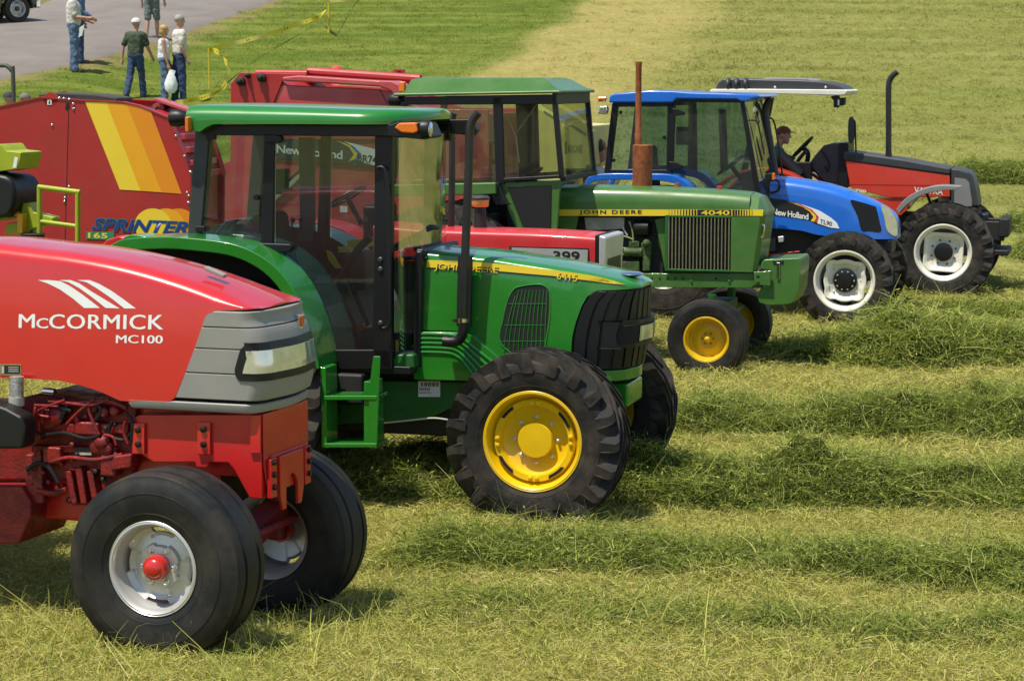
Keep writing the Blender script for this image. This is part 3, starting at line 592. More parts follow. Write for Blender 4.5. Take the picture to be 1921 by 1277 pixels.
    for k in range(5):
        o = k * 10; g.tube(catmull([f.p3(a, b, yp) for a, b in ((779, 626 + o * .85), (830, 627 + o * .85), (862 - k * 2, 632 + o * .85), (890 - k * 4, 652 + o * .8), (930 - k * 9, 684 + o * .75))], 6), .012, 8)
    g.build('plate_ribs', GREEN, sp)
    yf = -.33
    g = G(); g.prism(f.xs([(560, 712), (905, 716), (960, 720), (960, 752), (840, 768), (800, 788), (560, 800)], yf), yf, .33); g.build('chassis', GREEN_DK, T, .01)
    g = G(); g.box(-3.0, -.1, -.26, .26, .50, 1.0); g.build('engine_block', BLACKM, T, .02)
    g = G()
    for px, py in ((726, 748), (726, 776), (760, 728), (770, 733), (756, 770), (797, 752), (805, 768), (822, 765), (748, 770)): x, z = f.xz(px, py, yf); G().lathe([(0, .014), (-.008, .014), (-.010, .008)], (x, yf, z), 'y', 8).build('frame_bolt', GREEN_DK, T)
    g = G(); decal(g, f, [(785, 744), (826, 744), (826, 714.5), (785, 714.5)], yf, .004); sk = g.build('bar_code_label', STICK, T)
    g = G()
    for k in range(22):
        px = 790 + k * 1.5
        if k % 5 != 3: decal(g, f, [(px, 724.5), (px + (.9 if k % 3 else 1.3), 724.5), (px + (.9 if k % 3 else 1.3), 717), (px, 717)], yf, .006)
    g.build('bar_code', DECK, sk)
    words('393939', 'label_print', DECK, sk, f, (787, 732.5), (807, 732.5), (787, 727), yf, .02, 1, None, .006); words('GALVESTON', 'label_print', DECK, sk, f, (787, 738), (809, 738), (787, 734.5), yf, .01, 1, None, .006)
    g = G(); g.tube(catmull([f.p3(a, b, -.45) for a, b in ((708, 794), (760, 789), (810, 784), (840, 787))], 5), .007, 8); g.build('steering_rod', SILVER, T)
    # front axle
    g = G(); g.tube([(0, -.72, .603), (0, .72, .603)], .10, 16); g.ball((0, 0, .58), (.2, .22, .2)); g.box(-.3, .3, -.25, .25, .66, .95); g.build('front_axle', GREEN_DK, T)
    # exhaust
    ye = -.52
    g = G(); g.tube(catmull([f.p3(a, b, ye) for a, b in ((869, 598), (872, 500), (876, 400), (880, 300), (881, 252), (883, 236), (889, 222), (897, 212))], 5), .031, 18, caps=False)
    ex = g.build('exhaust_pipe', EXH, T)
    g = G(); a, b = f.p3(893, 217, ye), f.p3(897.5, 211.5, ye); g.tube([a, b], .026, 16); g.build('pipe_mouth', VOIDM, ex)
    g = G(); g.tube(catmull([f.p3(a, b, ye) for a, b in ((870, 604), (868, 625), (860, 638), (846, 641), (832, 640))], 6), .037, 18); g.build('exhaust_elbow', BLACK, T)
    g = G(); g.tube([f.p3(868.5, 597, ye), f.p3(868, 606, ye)], .036, 18); x, z = f.xz(855, 601, ye); g.box(x - .02, x + .02, ye - .01, ye + .01, z - .012, z + .012); g.build('pipe_clamp', CHROME, T)
    g = G(); g.prism(f.xs([(859, 480), (886, 480), (884, 612), (856, 612)], -.44), -.44, -.425); g.build('heat_shield', BLACKM, T)
    # cab
    yc = -.60
    roof = f.xs([(357, 240), (350, 226), (356, 209), (369, 198), (392, 194), (560, 198), (700, 203), (752, 203), (790, 209), (818, 217), (832, 232), (834, 240), (780, 226), (745, 229), (732, 234), (402, 233), (386, 238), (376, 247)], yc - .08)
    rtop = curve_fn(f.xs([(340, 242), (349, 237), (351, 224), (357, 209), (369, 199), (392, 194.5), (560, 197.5), (700, 202), (752, 203.5), (790, 208), (818, 216), (832, 229), (838, 240)], -.5)); rbot = curve_fn(f.xs([(346, 238), (352, 240), (376, 248), (388, 239), (402, 233), (560, 233), (732, 234), (745, 230), (780, 226), (838, 242)], yc - .12), False)
    xr0, xr1 = f.xz(350, 236, yc - .12)[0], f.xz(838, 240, .10)[0]
    rf = hood(rtop, rbot, lambda x: .74 * (1 - max(0, (x - xr1 + .45) / .46) ** 2.4) ** .55, xr0, xr1, drop=.105, cr=.13, n=90, crown=.01).build('cab_roof', GREEN, T, angle=50)
    hl = f.xs([(378, 250), (402, 234), (734, 234), (748, 230), (795, 229), (806, 250), (800, 262), (735, 256), (390, 254)], yc); g = G()
    g.prism(hl, yc - .04, yc + .05); g.build('cab_header', BLACK, T, .008); G().prism(hl, -yc - .05, -yc + .04).build('cab_header', BLACK, T, .008)
    # bars are true metal frames on both sides of the cab
    strut(T, 'rear_post', DGREY, f, [(366, 244), (392, 250), (376, 448), (351, 447)], yc, .10)
    strut(T, 'middle_post', BLACK, f, [(495, 250), (515, 250), (511, 472), (488, 466)], yc, .05)
    strut(T, 'front_post', BLACK, f, [(703, 246), (735, 246), (734, 692), (699, 692)], yc, .07)
    strut(T, 'cab_sill', BLACK, f, [(610, 656), (735, 656), (735, 693), (598, 693)], yc, .08)
    strut(T, 'door_edge', BLACK, f, [(508, 471), (518, 471), (616, 652), (604, 658)], yc, .05)
    strut(T, 'window_edge', BLACK, f, [(369, 441), (487, 461), (487, 468), (367, 448)], yc, .05)
    pane(T, 'rear_side_window', GLASS, f, [(390, 250), (497, 251), (488, 464), (372, 443)], yc)
    pane(T, 'door_window', GLASS, f, [(515, 252), (704, 254), (703, 657), (612, 657), (514, 472)], yc)
    for L in ([(498, 252), (520, 252), (532, 255), (535, 262), (530, 268), (500, 269)], [(490, 455), (548, 457), (552, 462), (549, 472), (500, 475), (490, 470)]): G().prism(f.xs(L, yc), yc - .05, yc).build('door_hinge', BLACK, T, .01)
    for px, py in ((397, 256), (377, 429)):
        P = f.xs([(px - 8, py - 5), (px + 10, py - 5), (px + 10, py + 6), (px - 8, py + 6)], yc); G().prism(P, yc - .03, yc).build('window_hinge', BLACK, T, .006)
    x, z = f.xz(482, 370, yc); G().lathe([(yc - .03, .02), (yc - .02, .022), (yc + .02, .02)], (x, 0, z), 'y', 14).build('window_knob', BLACK, T)
    g = G(); g.tube(catmull([f.p3(a, b, yc - .05) for a, b in ((708, 315), (716, 314), (723, 322), (727, 360), (730, 480), (731, 590), (728, 612), (718, 616))], 5), .014, 10); g.build('grab_handle', BLACK, T)
    g = G()
    for px, py in ((714, 487), (714, 505), (714, 606)): x, z = f.xz(px, py, yc); G().lathe([(yc + .01, .02), (yc - .008, .02), (yc - .016, .012)], (x, 0, z), 'y', 12).build('post_bolt', DGREY, T)
    # windscreen: curved glass from front post to front post, with the far post visible through it
    xa, zt = f.xz(737, 252, yc); zb_ = f.xz(737, 660, yc)[1]; pl = [(xa, yc + .02), (xa + .05, yc + .12), (xa + .09, -.25), (xa + .10, 0), (xa + .09, .25), (xa + .05, -yc - .12), (xa, -yc - .02)]
    pl = [(p.x, p.y) for p in catmull([(a, b, 0) for a, b in pl], 6)]
    g = G(); g.loft([[(x, y, zz) for x, y in pl] for zz in (zb_, zt)], caps=False, closed=False); g.build('windscreen', GLASS_L, T)
    g = G(); g.tube([f.p3(800, 262, .50), f.p3(806, 330, .50), f.p3(814, 455, .50)], .012, 8); g.tube([f.p3(797, 300, .50), f.p3(806, 360, .48)], .018, 8); g.build('wiper', BLACK, T)
    g = G(); x, z = f.xz(735, 487, yc); g.tube([(x, yc + .02, z), (x + .08, -.42, z), (x + .20, -.40, z)], .014, 8); g.build('cross_rail', BLACK, T)
    # firewall strip between cab and bonnet
    g = G(); xw = X(785); 
    for s in (-1, 1): g.bar((xw, s * .42, f.xz(785, 690, yp)[1]), (xw + .02, s * .42, f.xz(795, 470, yp)[1]), .06, .06, (1, 0, 0))
    tp = f.xz(795, 468, -.3)[1]; g.bar((xw + .02, -.43, tp - .02), (xw + .02, .43, tp - .02), .07, .07); g.build('cab_seal', BLACK, T, .02)
    g = G(); g.prism(f.xs([(725, 692), (778, 692), (776, 664), (740, 664)], -.55), -.55, -.30); g.build('footwell', GREEN_DK, T, .02)
    g = G(); x0, z0 = f.xz(600, 690, yc); x1 = f.xz(785, 690, -.40)[0]; g.box(x0 - .55, x1, -.58, .58, z0 - .03, z0 + .03); g.build('cab_floor', BLACK, T, .01)
    G().box(x0 - .05, x0 + .35, -.66, -.45, z0 - .25, z0 - .03).build('battery_box', BLACKM, T, .02)
    # lights
    xo, zo = f.xz(761, 238, yc - .06); yl = yc - .085
    g = G(); g.prism(f.xs([(739, 240), (748, 231), (780, 230), (784, 247), (775, 251), (752, 249)], yl), yl, yl + .06); g.build('turn_signal', ORANGE, T, .012, 3)
    x, z = f.xz(792, 243, yl + .02); g = G(); g.lathe([(-.03, .065), (.02, .066), (.03, .06)], (x + .02, yl + .06, z), 'x', 24); wl = g.build('work_light', BLACK, T)
    g = G(); g.lathe([(.028, .055), (.036, .045), (.042, .01)], (x + .02, yl + .06, z), 'x', 24); g.build('light_glass', LENS, wl)
    P = f.xs([(744, 229), (800, 230), (812, 258), (790, 262), (778, 252), (745, 252)], yc); g = G(); g.prism(P, yl + .05, yc + .25); g.build('light_housing', BLACK, T, .02)
    x, z = f.xz(826, 246, .60); G().lathe([(-.10, .05), (-.02, .075), (.09, .075), (.10, .06)], (x, .60, z), 'x', 20).build('air_horn', BLACK, T)
    x, z = f.xz(334, 222, -.70); g = G(); g.lathe([(-.07, .03), (-.05, .06), (.0, .066), (.06, .05), (.09, .02)], (x, -.70, z), 'x', 20); g.build('rear_work_light', BLACK, T)
    x, z = f.xz(352, 235, -.78); G().box(x - .015, x + .015, -.80, -.72, z - .05, z + .06).build('rear_turn_signal', ORANGE, T, .01)
    # mudguards
    out = [(190, 470), (214, 456), (236, 448), (300, 444), (350, 446), (430, 456), (482, 476), (522, 506), (552, 546), (576, 600), (590, 650), (598, 692)]
    yo = -.98; O = [Vector((p.x, p.y)) for p in catmull([(*p, 0) for p in f.xs(out, yo)], 5)]
    th = .09; I = []
    for i, p in enumerate(O):
        d = (O[min(i + 1, len(O) - 1)] - O[max(i - 1, 0)]).normalized(); k = min(1, i / 12 + .2); I.append(p + Vector((d.y, -d.x)) * th * k)
    loop = [(p.x, p.y) for p in O] + [(p.x, p.y) for p in I[::-1]]
    g1 = G(); g1.prism(loop, yo, -.57); g1.build('mudguard', GREEN, T, .018, 3)
    g1 = G(); g1.prism(loop, .57, -yo); g1.build('mudguard', GREEN, T, .018, 3)
    xc_, zc_ = -2.38, .84
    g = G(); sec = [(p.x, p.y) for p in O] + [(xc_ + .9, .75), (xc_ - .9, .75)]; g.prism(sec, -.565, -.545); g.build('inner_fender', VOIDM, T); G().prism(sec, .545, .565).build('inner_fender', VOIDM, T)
    P = f.xs([(190, 462), (200, 450), (222, 443), (236, 446), (228, 456), (214, 464)], -.95); G().prism(P, -.96, -.78).build('tail_light', REDL, T, .012, 3)
    P = f.xs([(218, 462), (228, 446), (246, 440), (264, 441), (290, 447), (240, 452)], -.92); G().prism(P, -.93, -.76).build('lamp_housing', GREEN, T, .012, 3)
    P = f.xs([(576, 670), (606, 668), (606, 690), (578, 690)], -.86); G().prism(P, -.9, -.7).build('fender_foot', GREEN, T, .02)
    # steps
    g = G(); ysn, ysf = -.95, -.72
    P = f.xs([(600, 688), (611, 690), (613, 838), (603, 840)], ysn); g.prism(P, ysn, ysf + .0); P = f.xs([(700, 668), (713, 668), (707, 836), (702, 838), (690, 745)], ysn); g.prism(P, ysn, ysn + .012)
    P2 = f.xs([(683, 715), (702, 715), (706, 838), (683, 834)], ysn + .02); g.prism(P2, ysn + .012, ysn + .20)
    for py in (745, 834): P = f.xs([(607, py - 3), (707, py - 3), (707, py + 5), (607, py + 5)], ysn); g.prism(P, ysn - .005, ysf)
    g.build('steps', GREEN, T, .006)
    # inside the cab
    g = G(); xs0 = -2.05; g.box(xs0 - .25, xs0 + .27, -.27, .27, 1.42, 1.56); g.prism([(xs0 - .22, 1.5), (xs0 - .10, 1.5), (xs0 - .22, 2.12), (xs0 - .34, 2.10)], -.25, .25); st = g.build('seat', SEAT, T, .05, 3)
    g = G(); g.box(xs0 - .12, xs0 + .12, -.16, .16, 1.1, 1.42); g.build('seat_base', BLACK, st, .02)
    for s in (-1, 1): g = G(); g.box(xs0 - .15, xs0 + .22, s * .34 - .05, s * .34 + .05, 1.62, 1.68); g.build('armrest', SEAT, st, .02)
    g = G(); g.prism(f.xs([(395, 446), (420, 415), (445, 410), (470, 440), (480, 452)], -.45), -.45, -.15); g.build('plastic_cover', glass_mat('plastic_film', (.72, .75, .75), .2, 2.2), T, .02)
    xcm, zcm = -1.12, 1.25
    g = G(); g.prism([(xcm + .12, 1.15), (xcm + .34, 1.15), (xcm + .18, 1.82), (xcm + .0, 1.82)], -.16, .16); g.build('dashboard', BLACK, T, .03)
    g = G(); c = Vector((xcm - .06, 0, 1.93)); ax = Vector((-.45, 0, .89)).normalized(); u = Vector((0, 1, 0)); v = ax.cross(u)
    g.tube([c + (u * math.cos(t) + v * math.sin(t)) * .20 for t in np.linspace(0, 2 * PI, 33)], .016, 8, caps=False)
    for t in (0, 2.1, 4.2): g.tube([c, c + (u * math.cos(t) + v * math.sin(t)) * .2], .011, 6)
    g.tube([c, c - ax * .22], .03, 10); g.build('steering_wheel', BLACK, T)
    for L, m in (([(563, 258), (590, 258), (591, 452), (566, 452)], DGREY), ([(600, 262), (606, 262), (618, 470), (610, 470)], BLACK)): G().prism(f.xs(L, .58), .54, .60).build('far_door_post', m, T, .006)
    G().prism(f.xs([(506, 318), (543, 316), (541, 365), (508, 364)], .80), .78, .82).build('side_mirror', BLACK, T, .01)
    g = G(); g.tube([f.p3(540, 340, .8), f.p3(575, 310, .75)], .012, 6); g.build('mirror_arm', BLACK, T)
    g = G(); g.tube(catmull([f.p3(a, b, -.2) for a, b in ((610, 560), (640, 520), (670, 470), (695, 445))], 4), .03, 8); g.tube([f.p3(622, 520, -.3), f.p3(676, 632, -.5)], .014, 8); g.tube([f.p3(645, 500, -.1), f.p3(690, 610, -.3)], .018, 8); g.build('door_strut', BLACK, T)
    g = G(); g.prism(f.xs([(650, 475), (690, 470), (694, 540), (668, 545)], .1), .0, .25); g.build('side_console', DGREY, T, .02)
    g = G(); g.box(xs0 - .3, xs0 + .5, .36, .54, 1.2, 1.62); g.build('console', BEIGE, T, .03)
    for px, py, h in ((470, 430, .12), (545, 425, .10), (560, 440, .16)): g = G(); b = f.p3(px, py + 12, .4); g.tube([b, (b[0] + .02, b[1], b[2] + h)], .008, 6); g.ball((b[0] + .02, b[1], b[2] + h), .02, 8, 5); g.build('lever', BLACK, T)
    for L in ([(612, 470), (622, 474), (640, 503), (630, 503), (618, 490)], [(640, 508), (646, 510), (652, 528), (645, 527)], [(634, 463), (655, 462), (659, 473), (637, 474)]): G().prism(f.xs(L, -.12), -.13, -.10).build('yellow_sticker', YDEC, T, .003)
    G().prism(f.xs([(668, 610), (680, 606), (690, 615), (672, 622)], -.2), -.2, -.1).build('floor_strap', ORANGE, T, .006)
    G().prism(f.xs([(540, 490), (556, 505), (550, 520), (536, 500)], -.45), -.46, -.43).build('instruction_card', BEIGE, T, .004)
    G().prism(f.xs([(660, 450), (697, 446), (697, 462), (662, 466)], .3), .2, .4).build('yellow_tag', YDEC, T)
    wheels(T, wheel(T, .632, .356, .38, 'yellow', RUBBER, lugs=19), [(.01, -.97 + .36 * .42, .612, 0), (0, .97 - .36 * .42, .612, 0)])
    wheels(T, wheel(T, .84, .52, .46, 'yellow', RUBBER, lugs=21), [(xc_, -.78, .84, 0), (xc_, .78, .84, 0)])
    return f
# ------------------------------------------------------------------ red tractor mostly hidden behind the new green one
def build_red_hidden():
    f = fr_point(16, 1107, 492, 19.9, .35, -.34)
    T = thing('tractor', 'red tractor marked 399, mostly hidden between the two green tractors', 'tractor', f.O, -f.psi, 'tractors parked in a row')
    w = .34
    crest = f.xs([(690, 414), (735, 418), (800, 424), (900, 428), (1000, 431), (1080, 435), (1136, 439)], -.1)
    top = curve_fn(crest); zb = f.xz(1107, 497, -w)[1]; x0, x1 = f.xz(700, 450, -w)[0], f.xz(1118, 450, -w)[0]
    hood(top, lambda x: zb, lambda x: w, x0, x1, drop=.05, cr=.05, n=30).build('bonnet', RED_MF, T, angle=40)
    xa = f.xz(1116, 470, -w)[0]; xb2 = f.xz(1142, 470, -w)[0]; zt = top(x1)
    G().box(xa, xa + .03, -w - .006, w + .006, zb - .02, zt + .006).build('bonnet_seal', BLACK, T, .008)
    g = G(); g.prism([(xa + .034, zb - .35), (xa + .034, zt + .004), (xb2 - .02, zt - .01), (xb2 - .05, zb - .35)], -w - .008, w + .008); nz = g.build('nose_panel', SILVER, T, .025, 3)
    g = G(); g.box(xb2 - .06, xb2 - .03, -.26, .26, zb - .3, zt - .12); g.build('front_grille', BLACK, nz)
    g = G(); decal(g, f, [(958, 498), (1107, 498), (1105, 466), (956, 462)], -w, .003); g.build('decal_edge', DECK, T)
    g = G(); decal(g, f, [(960, 498), (1102, 498), (1103, 468.5), (960, 464)], -w, .005); g.build('decal_panel', SILVER, T)
    words('399', 'lettering', DECK, T, f, (1038, 489), (1088, 490), (1038, 470.5), -w, .02, 1, None, .008)
    g = G(); g.box(x0 - .2, x1 - .05, -.24, .24, .55, zb); g.box(x0 - 1.6, x0, -.22, .22, .5, 1.1); g.build('engine', BLACKM, T, .02)
    g = G(); g.tube(catmull([f.p3(a, b, .0) for a, b in ((846, 430), (848, 330), (848, 240), (849, 222), (852, 212))], 4), .031, 14); ex = g.build('exhaust_pipe', EXH, T)
    g = G(); g.tube([f.p3(901, 432, .0), f.p3(901, 388, .0)], [.062, .050], 14); pc = g.build('air_intake', BLACKM, T)
    x, z = f.xz(901, 386, 0); g = G(); g.lathe([(z - .01, .07), (z, .078), (z + .055, .082), (z + .058, .07)], (x, 0, 0), 'z', 24); g.build('dust_bowl', AMBERB, pc)
    g = G(); g.lathe([(z + .058, .088), (z + .075, .090), (z + .092, .07), (z + .098, .01)], (x, 0, 0), 'z', 24); g.build('bowl_lid', DGREY, pc)
    # driver's place
    xc = x0 - .95
    for s in (-1, 1):
        ring = [(xc - .05 + .95 * math.cos(a), .80 + .95 * math.sin(a)) for a in np.linspace(.5, PI - .4, 14)]; ring += [(xc - .05 + .90 * math.cos(a), .80 + .90 * math.sin(a)) for a in np.linspace(PI - .4, .5, 14)]
        G().prism(ring, s * .8 - .22, s * .8 + .22).build('mudguard', RED_MF, T, .012)
    G().box(x0 - .12, x0 + .02, -.30, .30, zb - .1, top(x0) + .16).build('dashboard', BLACK, T, .03)
    g = G(); c = Vector((x0 - .38, 0, top(x0) + .22)); ax = Vector((-.5, 0, .86)); u = Vector((0, 1, 0)); v = ax.cross(u)
    g.tube([c + (u * math.cos(t) + v * math.sin(t)) * .2 for t in np.linspace(0, 2 * PI, 25)], .014, 6, caps=False); g.tube([c, c - ax * .3], .025, 8); g.tube([c - v * .2, c + v * .2], .01, 6); g.build('steering_wheel', BLACK, T)
    g = G(); g.box(xc - .2, xc + .25, -.25, .25, 1.25, 1.37); g.box(xc - .26, xc - .16, -.25, .25, 1.35, 1.72); g.build('seat', SEAT, T, .03)
    g = G(); g.box(xc - .1, x0 - .2, -.5, .5, .78, .82); g.build('foot_deck', BLACKM, T, .01)
    g = G(); g.tube([(0, -.7, .55), (0, .7, .55)], .08, 12); g.build('front_axle', BLACKM, T)
    wheels(T, wheel(T, .55, .33, .32, 'silver', RUBBER, lugs=18), [(-.05, -.78, .55, 0), (-.05, .78, .55, 0)])
    wheels(T, wheel(T, .80, .46, .42, 'silver', RUBBER, lugs=20), [(xc, -.80, .80, 0), (xc, .80, .80, 0)])
    return f
# ------------------------------------------------------------------ old green tractor with rusty silencer
def build_green_old():
    f = fr_wheel(15, 1325, 637, .42, .95)
    T = thing('tractor', 'older faded green tractor with tall rusty silencer, marked 4040', 'tractor', f.O, -f.psi, 'tractors parked in a row')
    w = .36; X = lambda px, py=450, y=-w: f.xz(px, py, y)[0]
    crest = f.xs([(1030, 347), (1100, 346.5), (1200, 348), (1300, 352), (1380, 357), (1418, 361)], -.05); top = curve_fn(crest)
    zs0, zs1 = f.xz(1050, 405, -w)[1], f.xz(1432, 405, -w)[1]; xA, xB = X(1046), X(1434)
    zl = lambda x: zs0 + (zs1 - zs0) * (x - xA) / (xB - xA)
    xr = X(1405)
    hood(lambda x: top(x) - .0, zl, lambda x: w, xA, xr, drop=.16, cr=.11, n=40, crown=.02).build('bonnet', GREEN_OLD, T, angle=40)
    zt = top(xr); z1 = zl(xr)
    g = G(); fr0 = [(xr + .002, y, z) for y, z in ((-w, z1), (-w, zt - .16), (-w + .11, zt - .02), (0, zt), (w - .11, zt - .02), (w, zt - .16), (w, z1))]
    xm, xn = xr + .09, X(1436); d = .03
    fr1 = [(xm, y * .97, z - (d if abs(y) < w else .01)) for _, y, z in fr0]; fr2 = [(xn, y * .90, min(z, zt - .20) if z > z1 else z) for _, y, z in fr0]
    g.loft([fr0, fr1, fr2]); g.build('nose_cowl', GREEN_OLD, T, .006)
    # front cowl under the stripe: tapers to the radiator mouth
    zb = f.xz(1400, 511, -w)[1]; xg = X(1371)
    xt, xbm = X(1435, 410), X(1420, 505)
    g = G(); rings = []
    for z, xx in ((zb, xbm), (z1 - .004, xt)): rings.append([(xg, -w, z), (xx - .05, -w, z), (xx, -w * .88, z), (xx, w * .88, z), (xx - .05, w, z), (xg, w, z)])
    g.loft(rings); fc = g.build('front_cowl', GREEN_OLD, T, .006)
    g = G(); g.prism_x([(-.24, zb + .08), (.24, zb + .08), (.24, z1 - .05), (-.24, z1 - .05)], xbm - .02, xbm + .02); g.build('front_grille', GREEN_DK, T, .01)
    g = G(); g.tube(catmull([f.p3(a, b, -w + .03) for a, b in ((1430, 422), (1433, 424), (1431, 440), (1428, 446))], 4), .012, 8); g.build('latch', CHROME, T)
    # side screen
    xs0 = X(1251); g = G(); g.box(xs0, xg - .005, -w + .02, w - .02, zb + .01, z1 - .02); sc_ = g.build('radiator_box', VOIDM, T)
    g = G(); n = 17
    for k in range(n + 1):
        x = xs0 + .02 + (xg - xs0 - .04) * k / n; g.box(x - .006, x + .006, -w - .004, -w + .022, zb + .02, z1 - .025)
    sl = g.build('screen_ribs', mat('dusty_screen', (.16, .15, .075), .7, var=.2, vs=20), T, .002)
    g = G()
    for a, b, c, d_ in ((xs0, xg, zb + .0, zb + .02), (xs0, xg, z1 - .025, z1 - .005), (xs0 - .02, xs0 + .012, zb, z1 - .005)): g.box(a, b, -w - .006, -w + .02, c, d_)
    g.build('screen_frame', GREEN_DK, T, .003)
    x, z = f.xz(1240, 443, -.25); g = G(); g.lathe([(-.0, .22), (.03, .24), (.10, .24), (.12, .22)], (x - .04, 0, z - .02), 'x', 32); g.build('fan_shroud', GREEN_OLD, T)
    g = G(); g.prism(f.xs([(1228, 412), (1252, 406), (1253, 510), (1247, 508), (1236, 450)], -.30), -.30, .30); g.build('shroud_side', GREEN_OLD, T, .01)
    # stripe with lettering and bars
    g = G(); decal(g, f, [(1046, 405), (1431, 405), (1432, 393), (1047, 393)], -w, .003); g.build('yellow_stripe', YDEC, T)
    words('JOHN DEERE', 'lettering', DECK, T, f, (1087, 403.5), (1204, 403.5), (1087, 394), -w, .02, 1.25, None, .006)
    g = G()
    for i in range(11):
        px = 1255 + i * 5.3; bw = .5 + i * .34; decal(g, f, [(px, 404.5), (px + bw, 404.5), (px + bw, 393.5), (px, 393.5)], -w, .005)
    decal(g, f, [(1309, 404.5), (1372, 404.5), (1372, 393.5), (1309, 393.5)], -w, .0045)
    for i in range(8):
        px = 1374 + i * 5.2; bw = 4.2 - i * .45; decal(g, f, [(px, 404.5), (px + bw, 404.5), (px + bw, 393.5), (px, 393.5)], -w, .005)
    g.build('stripe_bars', DECK, T); words('4040', 'lettering', YDEC, T, f, (1315, 403.5), (1369, 403.5), (1315, 394.5), -w, .02, 1, None, .007)
    # left cowl panel, engine
    g = G(); g.prism(f.xs([(1046, 406), (1084, 406), (1078, 440), (1070, 470), (1046, 470)], -w), -w, -w + .05); g.build('rear_cowl', GREEN_OLD, T, .006)
    e = G(); e.box(X(1050), X(1240), -.20, .20, f.xz(1150, 520, -.2)[1], f.xz(1150, 400, -.2)[1]); eng = e.build('engine', BLACKM, T, .01)
    ye = -.24
    g = G(); g.prism(f.xs([(1097, 407), (1172, 407), (1172, 429), (1140, 431), (1100, 432)], ye), ye - .03, .2); g.build('shield_plate', mat('dull_tin', (.40, .39, .35), .5, metal=.4, var=.2, dirt=(.15, .13, .09), da=.7), eng, .008)
    g = G(); x, z = f.xz(1215, 428, ye); g.lathe([(-.16, .08), (-.14, .09), (.0, .09), (.02, .06)], (x + .02, -.26, z), 'x', 18); g.build('alternator', BLACK, eng)
    g = G()
    for L in ([(1203, 455), (1222, 455), (1222, 480), (1203, 480)], [(1206, 480), (1221, 480), (1219, 508), (1206, 508)], [(1180, 452), (1200, 452), (1200, 464), (1180, 464)], [(1140, 462), (1206, 468), (1206, 476), (1140, 472)], [(1150, 490), (1200, 490), (1200, 512), (1150, 512)]): g.prism(f.xs(L, ye - .05), ye - .07, ye + .05)
    x, z = f.xz(1213, 460, ye - .07); g.ball((x, ye - .08, z + .02), .045, 10, 6); x, z = f.xz(1190, 472, ye); g.lathe([(-.1, .05), (.1, .05)], (x, ye - .05, z), 'x', 12); g.build('injection_pump', GREEN_ENG, eng, .008)
    OLV = mat('olive_line', (.26, .28, .10), .5)
    for L in ([(1150, 450), (1148, 480), (1156, 500)], [(1150, 462), (1178, 467)], [(1152, 482), (1180, 474)], [(1156, 455), (1154, 475)], [(1160, 440), (1185, 448), (1188, 455)], [(1180, 415), (1186, 432), (1188, 450)]): G().tube(catmull([f.p3(a, b, ye - .07) for a, b in L], 4), .009, 7).build('fuel_line', OLV, eng)
    g = G(); g.tube([f.p3(1166, 424, ye - .06), f.p3(1177, 442, ye - .06)], .010, 6); g.build('dipstick', SILVER, eng)
    # frame rail
    yr = -.33; g = G(); g.prism(f.xs([(1196, 513), (1423, 512), (1423, 530), (1408, 540), (1196, 539)], yr), yr, yr + .05); g.build('side_rail', GREEN_OLD, T, .005)
    g = G(); P = f.xs([(1196, 513), (1423, 512), (1423, 530), (1408, 540), (1196, 539)], yr); g.prism(P, -yr - .05, -yr); g.box(P[1][0] - .3, P[1][0], -.30, .30, P[3][1], P[1][1]); g.build('side_rail', GREEN_OLD, T, .005)
    g = G()
    for px in (1223, 1238, 1252, 1267, 1282, 1343): x, z = f.xz(px, 522.5, yr); G().lathe([(.002, .012), (-.003, .012)], (x, yr, z), 'y', 10).build('bolt_hole', VOIDM, T)
    g = G()
    for px, py in ((1297, 519), (1297, 527), (1368, 519), (1368, 527)): x, z = f.xz(px, py, yr); G().lathe([(.0, .014), (-.012, .014), (-.014, .009)], (x, yr, z), 'y', 8).build('rail_bolt', GREEN_OLD, T)
    # front ballast: bracket and weights
    yb = -.36
    P = f.xs([(1414, 510), (1446, 508), (1446, 536), (1416, 534)], yb); b = G().prism(P, yb - .02, yb).build('weight_bracket', GREEN_OLD, T, .006)
    g = G()
    for py in (517, 529): P2 = f.xs([(1419, py), (1425, py), (1425, py + 3), (1419, py + 3)], yb - .02); g.prism(P2, yb - .024, yb - .02)
    g.build('bracket_slots', VOIDM, b)
    P = f.xs([(1433, 487), (1500, 484), (1503, 490), (1499, 545), (1490, 566), (1480, 571), (1440, 573), (1424, 568), (1420, 552), (1428, 540), (1446, 536), (1446, 508), (1427, 505), (1428, 493)], -.33); n = 9
    for k in range(n): y = -.33 + k * .075; G().prism(P, y, y + .072).build('front_weight', GREEN_OLD, T, .010)
    g = G(); g.prism(f.xs([(1449, 490), (1471, 489), (1470, 496), (1452, 497)], -.33), -.334, -.328); g.build('weight_slot', VOIDM, T, .002)
    g = G(); g.prism(f.xs([(1457, 493), (1463, 493), (1463, 524), (1457, 524)], -.345), -.345, -.335); g.build('chain', CHROME, T, .003)
    # axle
    g = G(); g.tube([(0, -.75, .45), (0, .75, .45)], .07, 12); g.box(-.12, .12, -.3, .3, .5, .75)
    for s in (-1, 1): g.tube([(0, s * .62, .40), (0, s * .62, .86)], .045, 10)
    g.tube([(.14, -.6, .62), (.14, .6, .62)], .02, 8); g.build('front_axle', GREEN_DK, T)
    # silencer
    x, z = f.xz(1205, 347, 0); zt_ = f.xz(1205, 272, 0)[1]; zp = f.xz(1195, 116, 0)[1]; xp = f.xz(1196, 200, 0)[0]
    g = G(); g.lathe([(z - .05, .105), (z + .02, .107), (zt_ - .006, .107), (zt_, .100), (zt_ + .004, .05)], (x, 0, 0), 'z', 28); si = g.build('silencer', RUST, T)
